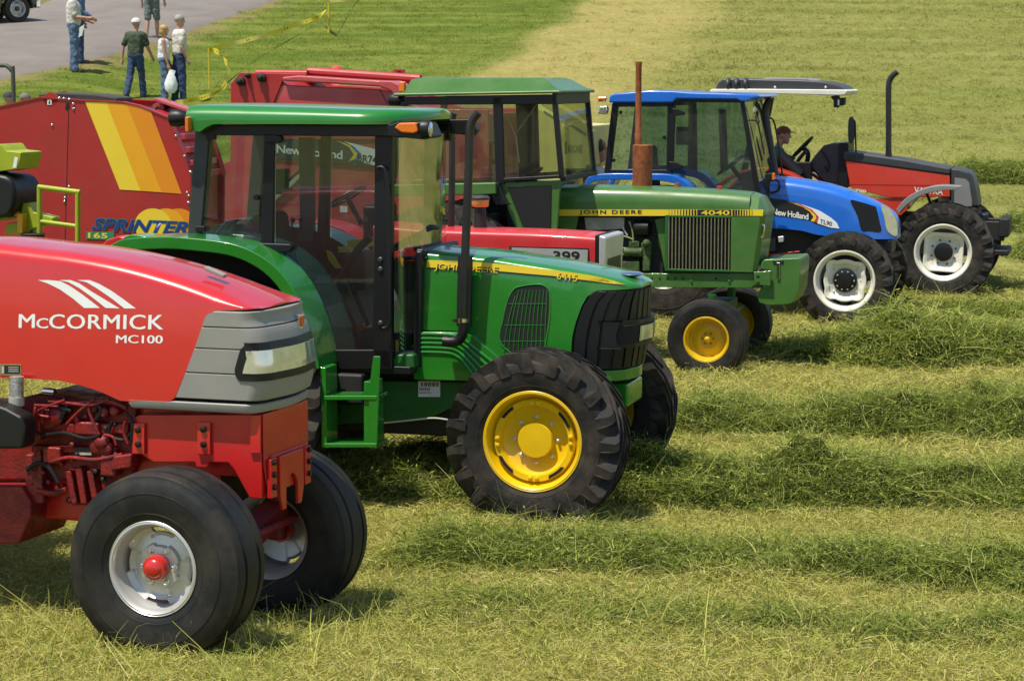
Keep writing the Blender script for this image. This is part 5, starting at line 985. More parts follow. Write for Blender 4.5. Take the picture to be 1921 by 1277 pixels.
# ------------------------------------------------------------------ balers and other machines behind the row
def farm_wheel(T, x, y, z, r=.45):
    return wheel(T, r, r * .55, .32, 'silver', RUBBER)
def build_sprinter():
    f = fr_point(9, 318, 222, 22.8, 1.0, -.62)
    T = thing('baler', 'dark red round baler with yellow and orange stripes and the word SPRINTER on its side', 'baler', f.O, -f.psi, 'round balers behind the tractors')
    y = -.62; out = f.xs([(-200, 420), (-190, 320), (-120, 240), (0, 200), (75, 183), (155, 188.5), (230, 192), (262, 199), (318, 222), (345, 290), (358, 335), (357, 470), (345, 560), (-190, 560)], y)
    G().prism(out, y, y + .05).build('side_panel', RED_B, T, .006); G().prism(out, -y - .05, -y).build('side_panel', RED_B, T, .006)
    inn = f.xs([(-190, 420), (-175, 325), (-115, 252), (0, 213), (80, 199), (255, 208), (305, 226), (330, 280), (346, 335), (345, 470), (335, 550), (-180, 550)], y)
    G().prism(inn, y + .05, -y - .05).build('chamber', RED_B, T, .01)
    edge = f.xs([(-120, 240), (0, 200), (75, 183), (155, 188.5), (230, 192), (262, 199), (318, 222), (345, 290), (358, 335)], y)
    for s in (-1, 1):
        g = G()
        for a, b in zip(edge[:-1], edge[1:]): g.bar((a[0], s * .585, a[1]), (b[0], s * .585, b[1]), .09, .014)
        g.build('edge_flange', RED_B, T)
    g = G()
    for t in (.10, .30, .52, .74, .93):
        a, b = edge[-3], edge[-1]; g = G(); g.box(a[0] + (b[0] - a[0]) * t - .02, a[0] + (b[0] - a[0]) * t + .03, -.40, .40, a[1] + (b[1] - a[1]) * t - .04, a[1] + (b[1] - a[1]) * t + .02); g.build('front_slat', RED_N, T, .005)
    for s in (1,):
        a, b = edge[5], edge[6]; G().bar((a[0] - .1, .3, a[1] + .06), (b[0], .3, b[1] + .05), .3, .03).build('top_plate', RED_N, T, .005)
    for L, m in (([(160, 191.4), (200, 192.5), (263.6, 358), (225, 355.7)], YDEC), ([(200, 192.5), (238, 196), (303.6, 361), (263.6, 358)], mat('amber_decal', (.78, .36, .006), .4, var=.02)), ([(238, 196), (262, 200), (283.6, 210), (341, 363.7), (303.6, 361)], mat('orange_decal', (.72, .25, .004), .4, var=.02))):
        g = G(); decal(g, f, L, y, .004); g.build('stripe', m, T)
    for cx, m, e in ((335, MATS['orange_decal'], .004), (312, MATS['amber_decal'], .005), (287, YDEC, .006)):
        L = [(cx + 35 * math.cos(a), 424 - 33 * math.sin(a)) for a in np.linspace(0, PI, 18)] + [(cx - 25, 452), (cx + 25, 452)]
        g = G(); decal(g, f, [(min(p[0], 356), p[1]) for p in L], y, e); g.build('sun_emblem', m, T)
    GT = mat('green_outline', (.02, .22, .10), .4); BL = mat('blue_lettering', (.008, .035, .22), .4)
    words('SPRINTER', 'lettering_outline', GT, T, f, (170.5, 432), (353, 440), (181, 408), y, .045, 1.0, None, .008)
    words('SPRINTER', 'lettering', BL, T, f, (171.5, 431), (352, 439), (181.5, 409), y, .02, 1.0, None, .010)
    g = G(); decal(g, f, [(162, 448), (214, 450), (214, 435), (162, 434)], y, .007); g.build('number_panel', GT, T); words('165', 'lettering', YDEC, T, f, (166, 446.5), (202, 447.5), (166, 436), y, .03, 1.1, None, .009)
    g = G()
    for px, py in ((138, 195), (138, 204), (130, 186.5), (120, 185), (111, 184.5), (98, 235), (130, 350), (130, 357), (122, 371), (121, 378), (351, 361), (354, 367), (354, 380), (330, 255), (346, 293), (357, 322)):
        x, z = f.xz(px, py, y); G().ball((x, y, z), .016, 8, 5).build('bolt', CHROME, T)
    g = G(); decal(g, f, [(122, 204), (125, 193), (130, 193), (131, 203), (126, 208)], y, .004); g.build('plate_hole', VOIDM, T)
    g = G(); decal(g, f, [(89, 197), (97, 197), (97, 187), (89, 187)], y, .004); g.build('warning_label', STICK, T); g = G(); decal(g, f, [(91, 195), (95, 195), (94, 189), (92, 190)], y, .006); g.build('label_print', DECK, T)
    for L in ([(128.3, 208), (129.3, 208), (122.5, 452), (121.5, 452)], [(60, 450), (352, 470), (352, 471), (60, 451)]): g = G(); decal(g, f, L, y, .003); g.build('panel_seam', VOIDM, T)
    for px, py in ((95, 182), (121, 179)):
        x, z = f.xz(px, py, y + (.0 if px < 100 else .6)); yy = y + (.0 if px < 100 else .6); g = G(); g.lathe([(yy, .075), (yy + .03, .075)], (x, 0, z - .03), 'y', 18); g.build('lifting_ring', RED_B, T)
    for px, py, yy in ((296, 205, .30), (314, 200, .35)):
        x, z = f.xz(px, py, yy); g = G(); P = [(x + .07 * math.cos(a), z + .07 * math.sin(a)) for a in np.linspace(0, PI, 10)] + [(x - .07, z - .15), (x + .07, z - .15)]; g.prism(P, yy, yy + .02); b = g.build('lifting_lug', RED_N, T)
        G().lathe([(yy - .004, .03), (yy + .024, .03)], (x, 0, z + .0), 'y', 14).build('lug_hole', VOIDM, b)
    bg = G(); a = f.p3(60, 183, -.1); b = f.p3(232, 189, -.1); bg.loft([[(p[0], q, p[2] - .05), (p[0], q + .5, p[2] - .05), (p[0], q + .5, p[2] + .035), (p[0], q, p[2] + .035)] for p, q in ((f.p3(85, 183, -.1), -.3), (f.p3(120, 180, -.1), -.3), (f.p3(190, 183, -.1), -.3), (b, -.3))]); bg.build('belt', mat('dark_belt', (.05, .045, .04), .8, var=.3), T, .02)
    g = G(); g.tube([f.p3(250, 205, .1), f.p3(292, 211, .1)], .05, 10); g.tube([f.p3(150, 186, .2), f.p3(228, 187, .2)], .05, 10); g.build('roller', BLACKM, T)
    wheels(T, wheel(T, .5, .28, .34, 'silver', RUBBER), [(-.9, -.85, .5, 0), (-.9, .85, .5, 0)])
    g = G(); g.bar((1.0, 0, .62), (2.4, 0, .5), .12, .14); g.tube([(-.9, -.85, .5), (-.9, .85, .5)], .06, 10); g.build('drawbar', RED_B, T)
def build_big_baler():
    f = fr_point(15, 735, 152, 27.0, 1.0, -.85)
    T = thing('baler', 'large pinkish red round baler behind the cab of the green 6415 tractor', 'baler', f.O, -f.psi, 'round balers behind the tractors')
    y = -.85; out = f.xs([(345, 345), (400, 320), (432, 300), (432, 158), (437, 152), (470, 150), (522, 147), (540, 160), (712, 168), (735, 172), (752, 190), (800, 205), (915, 206), (918, 300), (915, 430), (345, 430)], y)
    G().prism(out, y, y + .06).build('side_panel', RED_N, T, .008); G().prism(out, -y - .06, -y).build('side_panel', RED_N, T, .008); G().prism([(x * .995, z - .05) for x, z in out], y + .06, -y - .06).build('chamber', RED_B, T, .01)
    P = f.xs([(433, 190), (433, 157), (451, 136.5), (470, 137), (574, 139), (574, 149), (530, 152), (512, 196), (433, 196)], y - .04); G().prism(P, y - .04, y).build('tailgate_panel', RED_B, T, .006)
    P = f.xs([(530, 145), (560, 142), (700, 151), (735, 152), (752, 160), (760, 176), (762, 200), (750, 200), (735, 172), (712, 163), (531, 152)], y - .08); G().prism(P, y - .10, y + .3).build('top_cowl', RED_N, T, .02, 3)
    P = f.xs([(522, 160), (712, 169), (728, 200), (728, 262), (508, 262), (512, 194)], y - .02); G().prism(P, y - .02, y).build('side_door', RED_N, T, .008)
    g = G(); g.tube([f.p3(480, 138, .1), f.p3(578, 139, .1)], .05, 12); g.tube([f.p3(578, 136, .2), f.p3(790, 150, .2)], .07, 10); g.box(*[q for a in (f.xz(570, 140, .3)[0], f.xz(760, 140, .3)[0]) for q in (a,)], .2, .6, f.xz(640, 148, .3)[1], f.xz(640, 139, .3)[1]); g.build('top_frame', RED_B, T, .01)
    for px, py in ((453, 153), (492, 146), (466, 142)):
        x, z = f.xz(px, py, y - .04); r = .055 if px != 466 else .03; g = G(); g.lathe([(y - .04, r), (y - .09, r), (y - .10, r * .6), (y - .14, r * .55), (y - .15, r * .2)], (x, 0, z), 'y', 16); g.build('chain_sprocket', BLACKM, T)
    x, z = f.xz(749, 138, .5); g = G(); P = [(x + .06 * math.cos(a), z + .06 * math.sin(a)) for a in np.linspace(0, 2 * PI, 9)[:-1]]; g.prism([(x - .07, z - .1), (x + .07, z - .1), (x + .07, z + .05), (x - .07, z + .05)], .5, .53); b = g.build('lifting_lug', RED_B, T); G().lathe([(.495, .035), (.535, .035)], (x, 0, z - .0), 'y', 12).build('lug_hole', VOIDM, b)
    g = G(); decal(g, f, [(505, 296), (700, 312), (703, 288), (660, 268), (640, 262), (505, 262)], y - .02, .004); g.build('sign_panel', mat('sign_slate', (.035, .05, .05), .5), T)
    g = G(); decal(g, f, [(630, 263), (655, 272), (672, 285), (668, 298), (655, 303), (664, 290), (655, 276)], y - .02, .007); g.build('yellow_swoosh', YDEC, T); g = G(); decal(g, f, [(655, 271), (664, 276), (678, 288), (674, 300), (664, 303), (672, 289)], y - .02, .008); g.build('blue_swoosh', BLUE, T)
    g = G(); decal(g, f, [(674, 303), (678, 289), (664, 275), (645, 265), (720, 284), (735, 288), (735, 312), (700, 310)], y - .02, .006); g.build('white_swoosh', WDEC, T)
    words('New Holland', 'lettering', WDEC, T, f, (519, 287), (643, 299), (519, 271), y - .02, .02, .92, None, .010); words('BR740', 'lettering', DECK, T, f, (671, 304), (716, 309), (671, 289), y - .02, .02, 1, None, .010)
    g = G(); decal(g, f, [(638, 398), (652, 399), (652, 387), (638, 386)], y, .004); g.build('warning_label', STICK, T)
    g = G(); g.bar(f.p3(545, 345, y - .03), f.p3(580, 310, y - .03), .03, .06); g.bar(f.p3(500, 385, y - .03), f.p3(545, 345, y - .03), .03, .06); g.build('tailgate_ram', SILVER, T)
    wheels(T, wheel(T, .5, .28, .36, 'silver', RUBBER), [(f.xz(620, 500, y)[0], -1.05, .5, 0), (f.xz(620, 500, y)[0], 1.05, .5, 0)])
    g = G(); x1 = f.xz(915, 400, y)[0]; g.bar((x1 - .1, 0, .65), (x1 + .9, 0, .5), .14, .16); g.build('drawbar', RED_B, T)
def build_cream_baler():
    f = fr_point(15, 1103, 300, 30.8, 1.0, -.8)
    T = thing('baler', 'pale yellow round baler seen through the cab windows of the old green tractor', 'baler', f.O, -f.psi, 'round balers behind the tractors')
    y = -.8; out = f.xs([(970, 220), (985, 190), (1000, 196), (1040, 222), (1052, 240), (1054, 330), (1050, 400), (960, 400)], y); G().prism(out, y, -y).build('chamber', CREAM, T, .02)
    P = f.xs([(1052, 234), (1104, 236), (1106, 310), (1100, 318), (1054, 318)], y); G().prism(P, y - .02, -y - .1).build('side_box', CREAM, T, .02)
    g = G(); g.bar(f.p3(1020, 190, y), f.p3(1108, 246, y), .08, .12); g.bar(f.p3(1108, 244, y), f.p3(1108, 310, y), .08, .10); g.build('frame_arm', CREAM, T, .01)
    words('KRONE', 'lettering', mat('olive_lettering', (.12, .14, .05), .5), T, f, (1066, 286), (1092, 288), (1066, 271), y - .02, .03, 1, None, .004)
    g = G(); decal(g, f, [(1059, 288), (1063, 288), (1063, 266), (1059, 266)], y - .02, .004); g.build('emblem', MATS['olive_lettering'], T)
    wheels(T, wheel(T, .5, .28, .36, 'silver', RUBBER), [(.2, -.95, .5, 0), (.2, .95, .5, 0)])
    G().bar((1.0, 0, .6), (2.2, 0, .5), .14, .16).build('drawbar', CREAM, T)
    return f
def build_lime_machine():
    f = fr_point(16, 150, 360, 17.8, 1.0, -.4)
    T = thing('implement', 'lime green implement with a guard rail and rounded black tank', 'farm implement', f.O, -f.psi)
    y = -.4
    def tp(L, r=.022): return [f.p3(a, b, y) for a, b in L]
    g = G(); g.tube(tp([(74, 520), (74, 356), (74, 350)]), .022, 10); g.tube(tp([(146, 530), (146, 366), (147, 358)]), .022, 10); g.tube(tp([(72, 351), (150, 361)]), .022, 10); g.tube(tp([(72, 415), (147, 425)]), .018, 10); g.build('guard_rail', LIME, T)
    P = f.xs([(-60, 285), (0, 270), (4, 272), (12, 283), (40, 286), (38, 300), (32, 318), (0, 322), (-60, 325)], y - .1); G().prism(P, y - .1, y + .25).build('channel_beam', LIME, T, .008)
    g = G(); decal(g, f, [(24, 315), (31, 315), (34, 296), (28, 294)], y - .1, .004); g.build('paper_label', STICK, T)
    P = [(p.x, p.y) for p in catmull([(*p, 0) for p in f.xs([(-30, 330), (0, 326), (28, 330), (42, 345), (45, 370), (38, 398), (20, 408), (-30, 412)], y)], 4, True)]; G().prism(P, y - .15, y + .3).build('tank', BLACK, T, .05, 4)
    g = G(); g.prism(f.xs([(40, 382), (56, 380), (62, 398), (100, 408), (98, 418), (60, 430), (50, 440), (8, 440), (12, 420), (40, 414)], y), y, y + .12); g.build('bracket', LIME, T, .008)
    g = G(); g.prism(f.xs([(34, 400), (46, 401), (45, 436), (36, 436)], y - .05), y - .08, y); g.prism(f.xs([(26, 385), (34, 384), (32, 405), (25, 405)], y - .05), y - .06, y); g.build('yellow_clip', mat('amber_paint', (.7, .33, .01), .4), T, .006)
    x, z = f.xz(62, 444, y); g = G(); g.lathe([(z - .10, .075), (z - .01, .085), (z + .02, .10), (z + .03, .08)], (x, y, 0), 'z', 20); g.build('cap', BLACKM, T)
    g = G(); g.box(-2.2, 1.1, y + .0, y + 1.0, .7, 1.35); g.box(-2.0, .8, y + .1, y + .9, 1.35, 1.6); g.build('body', LIME, T, .03)
    wheels(T, wheel(T, .45, .25, .3, 'silver', RUBBER), [(-1.2, y - .15, .45, 0), (-1.2, y + 1.15, .45, 0)])
def build_roll_bar_tractor():
    P = on_ground(-10, 320); f = Fr(16, (P.x - .2, 36.6, hill(P.x, 36.6)))
    T = thing('compact_tractor', 'compact tractor with black roll bar behind the striped red baler', 'tractor', f.O, -f.psi)
    zt = f.xz(0, 123, -.5)[1]; x1 = f.xz(26, 200, -.5)[0]
    g = G(); g.tube(catmull([(x1, -.5, .5), (x1, -.5, zt - .2), (x1 - .02, -.5, zt - .09), (x1 - .10, -.5, zt - .015), (x1 - .22, -.5, zt), (x1 - 1.0, -.5, zt), (x1 - 1.12, -.5, zt - .015), (x1 - 1.2, -.5, zt - .09), (x1 - 1.22, -.5, zt - .2), (x1 - 1.22, -.5, .5)], 5), .035, 10); g.build('roll_bar', mat('grey_green_steel', (.06, .065, .05), .5), T)
    g = G(); g.box(x1 - .8, x1 + .9, -.28, .28, .45, 1.0); g.build('body', GREEN_DK, T, .05, 3); g = G(); g.box(x1 - .5, x1 - .1, -.25, .25, 1.0, 1.12); g.box(x1 - .56, x1 - .46, -.25, .25, 1.1, 1.45); g.build('seat', SEAT, T, .03)
    wheels(T, wheel(T, .45, .25, .28, 'oldyellow', RUBBER, lugs=14), [(x1 - .4, -.55, .45, 0), (x1 - .4, .55, .45, 0), (x1 + .7, -.5, .45, 0), (x1 + .7, .5, .45, 0)])
# ------------------------------------------------------------------ people
SKIN = mat('skin', (.46, .24, .16), .55, var=.06)
JEANS = mat('blue_jeans', (.085, .135, .22), .85, var=.22, vs=7); JEANS_D = mat('dark_jeans', (.03, .055, .12), .85, var=.2, vs=7)
CREAMS = mat('cream_shirt', (.56, .52, .46), .85, var=.06); BLUES = mat('denim_shirt', (.08, .14, .26), .85); OLIVE = mat('olive_tee', (.045, .06, .035), .85, var=.1); WTOP = mat('white_top', (.72, .74, .76), .8, var=.04)
SHORTS = mat('grey_shorts', (.13, .15, .13), .85); TEAL = mat('teal_shirt', (.04, .10, .11), .85); GREYS = mat('grey_shirt', (.2, .2, .21), .85)
HBLOND = mat('blond_hair', (.42, .27, .09), .6, var=.25, vs=30); HGREY = mat('grey_hair', (.32, .28, .24), .7, var=.25, vs=30); HBROWN = mat('brown_hair', (.06, .035, .02), .6, var=.25, vs=30)
CAPW = mat('white_cap', (.62, .60, .54), .8); CAPR = mat('red_cap', (.60, .05, .07), .7); CAPB = mat('brown_cap', (.12, .045, .03), .8); CAPK = mat('dark_cap', (.03, .03, .035), .8)
SHOE = mat('dark_shoe', (.04, .028, .02), .6); EYE = mat('eye', (.02, .015, .01), .3)
FOLDS = bpy.data.textures.new('folds', 'CLOUDS'); FOLDS.noise_scale = .11; FOLDS.noise_depth = 2
def capsule(g, a, ra, b, rb, n=10):
    a = Vector(a); b = Vector(b); d = b - a; L = max(d.length, 1e-4); d /= L; u = d.orthogonal().normalized(); v = d.cross(u); rings = []
    for k in range(5): t = -PI / 2 + PI / 2 * k / 4; rings.append((a + d * ra * math.sin(t), max(ra * math.cos(t), ra * .05)))
    for k in range(5): t = PI / 2 * k / 4; rings.append((b + d * rb * math.sin(t), max(rb * math.cos(t), rb * .05)))
    g.loft([[c + (u * math.cos(2 * PI * i / n) + v * math.sin(2 * PI * i / n)) * r for i in range(n)] for c, r in rings])
def person(label, at, yaw, height, shirt, bottoms, sleeves='short', legs=((.04, .03), (-.03, .03)), arms=((.0, .25, .12), (.0, .25, .12)), hair=None, cap=None, brim=True, shorts=False, lean=0, seated=False, female=False, belt=False, group=None, tank=False):
    """one continuous body; arms = (swing forward, elbow bend, spread) for right and left, legs = (swing, knee bend)"""
    k = height / 1.75; T = thing('person', label, 'person', at, yaw, group)
    J = lambda x, y, z: Vector((x + (z - .95) * math.tan(lean) * (1 if z > .95 else 0), y, z)) * k
    sw = .165 if female else .195; B = []; S = []; Pn = []
    def add(L, a, ra, b, rb): L.append((a, ra * k, b, rb * k))
    hipz = .95; ankles = []
    wf = .9 if female else 1
    for sd, (a, kb) in zip((-1, 1), legs):
        h = J(0, sd * .085, hipz - .04); kn = h + Vector((math.sin(a), sd * .02, -math.cos(a))) * .43 * k; an = kn + Vector((math.sin(a - kb), 0, -math.cos(a - kb))) * .42 * k
        add(B, h, .080, kn, .052); add(B, kn, .052, kn.lerp(an, .35), .054); add(B, kn.lerp(an, .35), .054, an, .036)
        fdir = Vector((math.cos(a - kb if seated is False else 0), 0, math.sin((a - kb) if a - kb < -.2 else 0))).normalized()
        toe = an + Vector((.15 * k * fdir.x, 0, -.045 * k + .15 * k * fdir.z)); add(B, an + Vector((-.03 * k, 0, -.04 * k)), .036, toe, .028)
        ankles.append((an, toe)); end = kn.lerp(an, -.0) if shorts else an
        if shorts: add(Pn, h, .105, h.lerp(kn, .96), .088)
        else: add(Pn, h, .103 * wf, kn, .078); add(Pn, kn, .078, an + Vector((0, 0, -.02 * k)), .068)
    add(B, J(0, -.06, .93), .10, J(0, .06, .93), .10); add(Pn, J(-.01, -.06, .95), .118, J(-.01, .06, .95), .118)
    add(B, J(0, -.05, 1.0), .105, J(0, .05, 1.0), .105); add(B, J(0, 0, 1.0), .12 * wf, J(0, 0, 1.25), .13 * wf)
    add(S, J(0, 0, 1.0), .148 * wf, J(0, 0, 1.33), .145 * wf); add(Pn, J(0, 0, .96), .135 * wf, J(0, 0, 1.02), .138 * wf)
    for s in (-1, 1): add(B, J(0, s * .05, 1.05), .09 * wf, J(.0, s * .08, 1.33), .095 * wf); add(S, J(0, s * .055, 1.00), .112 * (.88 if female else 1.14), J(.0, s * .085, 1.34), .114 * wf)
    if female:
        for s in (-1, 1): add(S, J(.075, s * .07, 1.25), .058, J(.07, s * .07, 1.24), .058)
    elif belt: add(S, J(.05, 0, 1.08), .11, J(.04, 0, 1.2), .11)
    add(B, J(0, -sw + .03, 1.395), .058, J(0, sw - .03, 1.395), .058)
    if not tank: add(S, J(0, -sw + .02, 1.395), .074, J(0, sw - .02, 1.395), .074)
    else: add(S, J(0, -.08, 1.38), .05, J(0, .08, 1.38), .05)
    add(B, J(-.01, 0, 1.40), .055, J(.01, 0, 1.55), .05)
    hc = J(.025, 0, 1.635)
    add(B, hc + Vector((-.02, 0, .02)) * k, .088, hc + Vector((.005, 0, .03)) * k, .085); add(B, hc + Vector((.02, 0, -.03)) * k, .068, hc + Vector((.035, 0, -.085)) * k, .045)
    add(B, hc + Vector((.09, 0, .0)) * k, .012, hc + Vector((.105, 0, -.025)) * k, .014)
    for s in (-1, 1): add(B, hc + Vector((-.01, s * .085, -.01)) * k, .016, hc + Vector((-.015, s * .088, .02)) * k, .016)
    hands = []
    for sd, (sw_f, eb, spread) in zip((-1, 1), arms):
        sh = J(0, sd * sw, 1.385); d1 = Vector((math.sin(sw_f), sd * math.sin(spread), -math.cos(sw_f) * math.cos(spread))).normalized(); el = sh + d1 * .29 * k
        a2 = sw_f + eb; d2 = Vector((math.sin(a2), sd * math.sin(spread) * .3, -math.cos(a2))).normalized(); wr = el + d2 * .245 * k
        add(B, sh, .050, el, .040); add(B, el, .040, el.lerp(wr, .3), .040); add(B, el.lerp(wr, .3), .040, wr, .027)
        pm = wr + d2 * .085 * k; add(B, wr + d2 * .02 * k, .028, pm, .032); side = d2.cross(Vector((0, sd, 0))).normalized()
        for i, ln in enumerate((.065, .075, .07, .055)):
            o = side * (.027 - .018 * i) * k; m = pm + o + d2 * ln * .5 * k; add(B, pm + o, .011, m, .010); add(B, m, .010, m + (d2 * .75 - Vector((0, sd * .5, 0))).normalized() * ln * .5 * k, .009)
        add(B, wr + d2 * .03 * k + side * .025 * k, .012, wr + d2 * .075 * k + side * .055 * k - Vector((0, sd * .02 * k, 0)), .010); hands.append(pm + d2 * .05 * k)
        if sleeves == 'short': add(S, sh, .072, sh.lerp(el, .72), .066)
        elif sleeves == 'long': add(S, sh, .07, el, .056); add(S, el, .056, wr, .042)
    def skin(L, name, m, vox):
        g = G()
        for c in L: capsule(g, *c)
        o = g.build(name, m, T); r = o.modifiers.new('remesh', 'REMESH'); r.mode = 'VOXEL'; r.voxel_size = vox; r.use_smooth_shade = True; s = o.modifiers.new('smooth', 'SMOOTH'); s.iterations = 3; s.factor = .5
        if name != 'body': dm = o.modifiers.new('folds', 'DISPLACE'); dm.texture = FOLDS; dm.strength = .045; dm.mid_level = .45; dm.texture_coords = 'GLOBAL'
        return o
    body = skin(B, 'body', SKIN, .011); skin(S, 'shirt', shirt, .014); skin(Pn, 'shorts' if shorts else 'trousers', bottoms, .014)
    e = G()
    for s in (-1, 1): e.ball(hc + Vector((.083, s * .034, .022)) * k, .010 * k, 8, 5)
    e.build('eyes', EYE, T)
    for an, toe in ankles: g = G(); capsule(g, an + Vector((-.035 * k, 0, -.045 * k)), .048 * k, toe, .042 * k); g.build('shoe', SHOE, T)
    if hair:
        g = G(); g.ball(hc + Vector((-.018, 0, .038)) * k, ((.100 if cap else .106) * k, (.092 if cap else .100) * k, (.075 if cap else .092) * k), 16, 9)
        if female: g.ball(hc + Vector((-.045, 0, -.03)) * k, (.085 * k, .095 * k, .10 * k), 14, 8)
        g.build('hair', hair, T)
    if cap:
        g = G(); rings = []
        for i in range(6): a = PI / 2 * i / 5; rings.append([hc + Vector((-.01 + .116 * max(math.cos(a), .03) * math.cos(t), .106 * max(math.cos(a), .03) * math.sin(t), .035 + .10 * math.sin(a))) * k for t in np.linspace(0, 2 * PI, 20)[:-1]])
        g.loft(rings)
        if brim: g.prism_z([((hc.x / k + .07 + .10 * math.sin(t)) * k, (hc.y / k + .075 * math.cos(t)) * k) for t in np.linspace(0, PI, 9)], hc.z + .040 * k, hc.z + .050 * k)
        g.build('cap', cap, T)
    if belt: g = G(); g.lathe([(1.025 * k, .150 * k), (1.06 * k, .150 * k)], (0, 0, 0), 'z', 24); o = g.build('belt', BLACK, T); o.scale = (.90, 1.15, 1)
    M = Matrix.Translation(Vector(at)) @ Matrix.Rotation(yaw, 4, 'Z'); return T, [M @ h for h in hands]
def build_people():
    grp = 'people standing by the road'
    P = on_ground(140, 134); person('man in a cream short sleeved shirt and pale jeans at the road edge, forearm raised', P, .1, 1.98, CREAMS, JEANS, arms=((.15, 1.35, .1), (.1, 1.2, .1)), hair=HGREY, belt=True, group=grp)
    P = on_ground(149, 118); T, h = person('man in a blue denim shirt half hidden behind the man in cream', P, .3, 1.95, BLUES, JEANS_D, sleeves='long', arms=((.1, .9, .1), (.1, .3, .1)), hair=HBROWN, group=grp)
    o = G(); c = P + Vector((.02, -.22, .80)); o.loft([[c, c + Vector((.16, 0, .10)), c + Vector((.16, .004, .10)), c + Vector((0, .004, 0))], [c + Vector((-.04, 0, -.24)), c + Vector((.10, 0, -.16)), c + Vector((.10, .004, -.16)), c + Vector((-.04, .004, -.24))]]); tag(o.build('paper_sheet', STICK), 'white paper sheet held by the man in the denim shirt', 'paper')
    P = on_ground(256, 184); person('man in an olive T-shirt, jeans and white cap walking away', P, R(68), 1.76, OLIVE, JEANS_D, legs=((.20, .05), (-.22, .22)), arms=((.28, .35, .22), (-.22, .20, .34)), lean=.04, cap=CAPW, hair=HGREY, brim=True, group=grp)
    P = on_ground(309, 192); T, h = person('blonde woman in a white sleeveless top holding a white bag', P, R(5), 1.69, WTOP, MATS['blue_jeans'], sleeves='none', tank=True, female=True, hair=HBLOND, arms=((.12, .15, .06), (.1, .3, .1)), group=grp)
    hb = h[0]; g = G(); rings = []
    for z, rx, ry in ((.0, .02, .02), (-.06, .05, .03), (-.14, .10, .06), (-.30, .13, .09), (-.42, .12, .10), (-.50, .07, .06), (-.515, .02, .02)): rings.append([(hb.x + .03 + rx * math.cos(t) * (1 + .16 * math.sin(4 * t + z * 14)), hb.y - .02 + ry * math.sin(t), hb.z + z) for t in np.linspace(0, 2 * PI, 19)[:-1]])
    g.loft(rings); g.bar((hb.x + .02, hb.y - .02, hb.z - .03), (hb.x + .12, hb.y - .02, hb.z + .02 - .08), .01, .09); tag(g.build('shopping_bag', mat('white_plastic_bag', (.75, .76, .74), .45, var=.1, vs=12, bump=.6, bs=14)), 'white plastic bag hanging from the blonde woman\'s hand', 'bag')
    P = on_ground(338, 191); person('grey haired man in a cream shirt and dark jeans beside the blonde woman', P, R(28), 1.90, CREAMS, JEANS_D, arms=((-.12, .55, .14), (.10, .3, .10)), hair=HGREY, belt=True, legs=((.05, .03), (-.08, .04)), group=grp)
    P = on_ground(286, 73); person('person in grey shorts and dark socks walking on the road, head out of frame', P, R(80), 1.95, GREYS, SHORTS, shorts=True, legs=((.14, .05), (-.10, .12)), arms=((.1, .3, .2), (0, .2, .18)), hair=HBROWN, group=grp)
    for px, D, c, lab in ((630, 42.2, CAPR, 'person in a red cap standing behind the pinkish red baler'), (15, 40.5, CAPK, 'person in a black cap beside the roll bar, behind the striped baler'), (46, 40.8, mat('grey_cap', (.16, .14, .12), .8), 'person in a brownish grey cap behind the striped baler')):
        Q = at_depth(px, 200, D); x = Q.x; ht = CAMZ + {630: 30, 15: -19, 46: -21}[px] * D / FPX - hill(x, D)
        person(lab, (x, D, hill(x, D)), R(20), ht / 1.03, {630: RED_N, 15: GREYS, 46: GREYS}[px], JEANS, cap=c)
    f = KR; x, z = f.xz(1119, 262, -.1); person('dark haired man behind the open edge of the old green tractor cab', f.O + f.h * x + f.l * -.1, R(-10), z / 1.0, CREAMS, JEANS, hair=HBROWN)
    f, sx, sz = VA; p = f.O + f.h * (sx - .02) + f.l * 0
    person('driver in a dark teal shirt and brown cap bending forward on the canopy tractor', (p.x, p.y, sz - 1.05), -f.psi, 1.76, TEAL, JEANS_D, legs=((1.35, 1.3), (1.35, 1.3)), arms=((.9, .5, .1), (.9, .5, .1)), cap=CAPB, hair=HBROWN, lean=.32, seated=True)
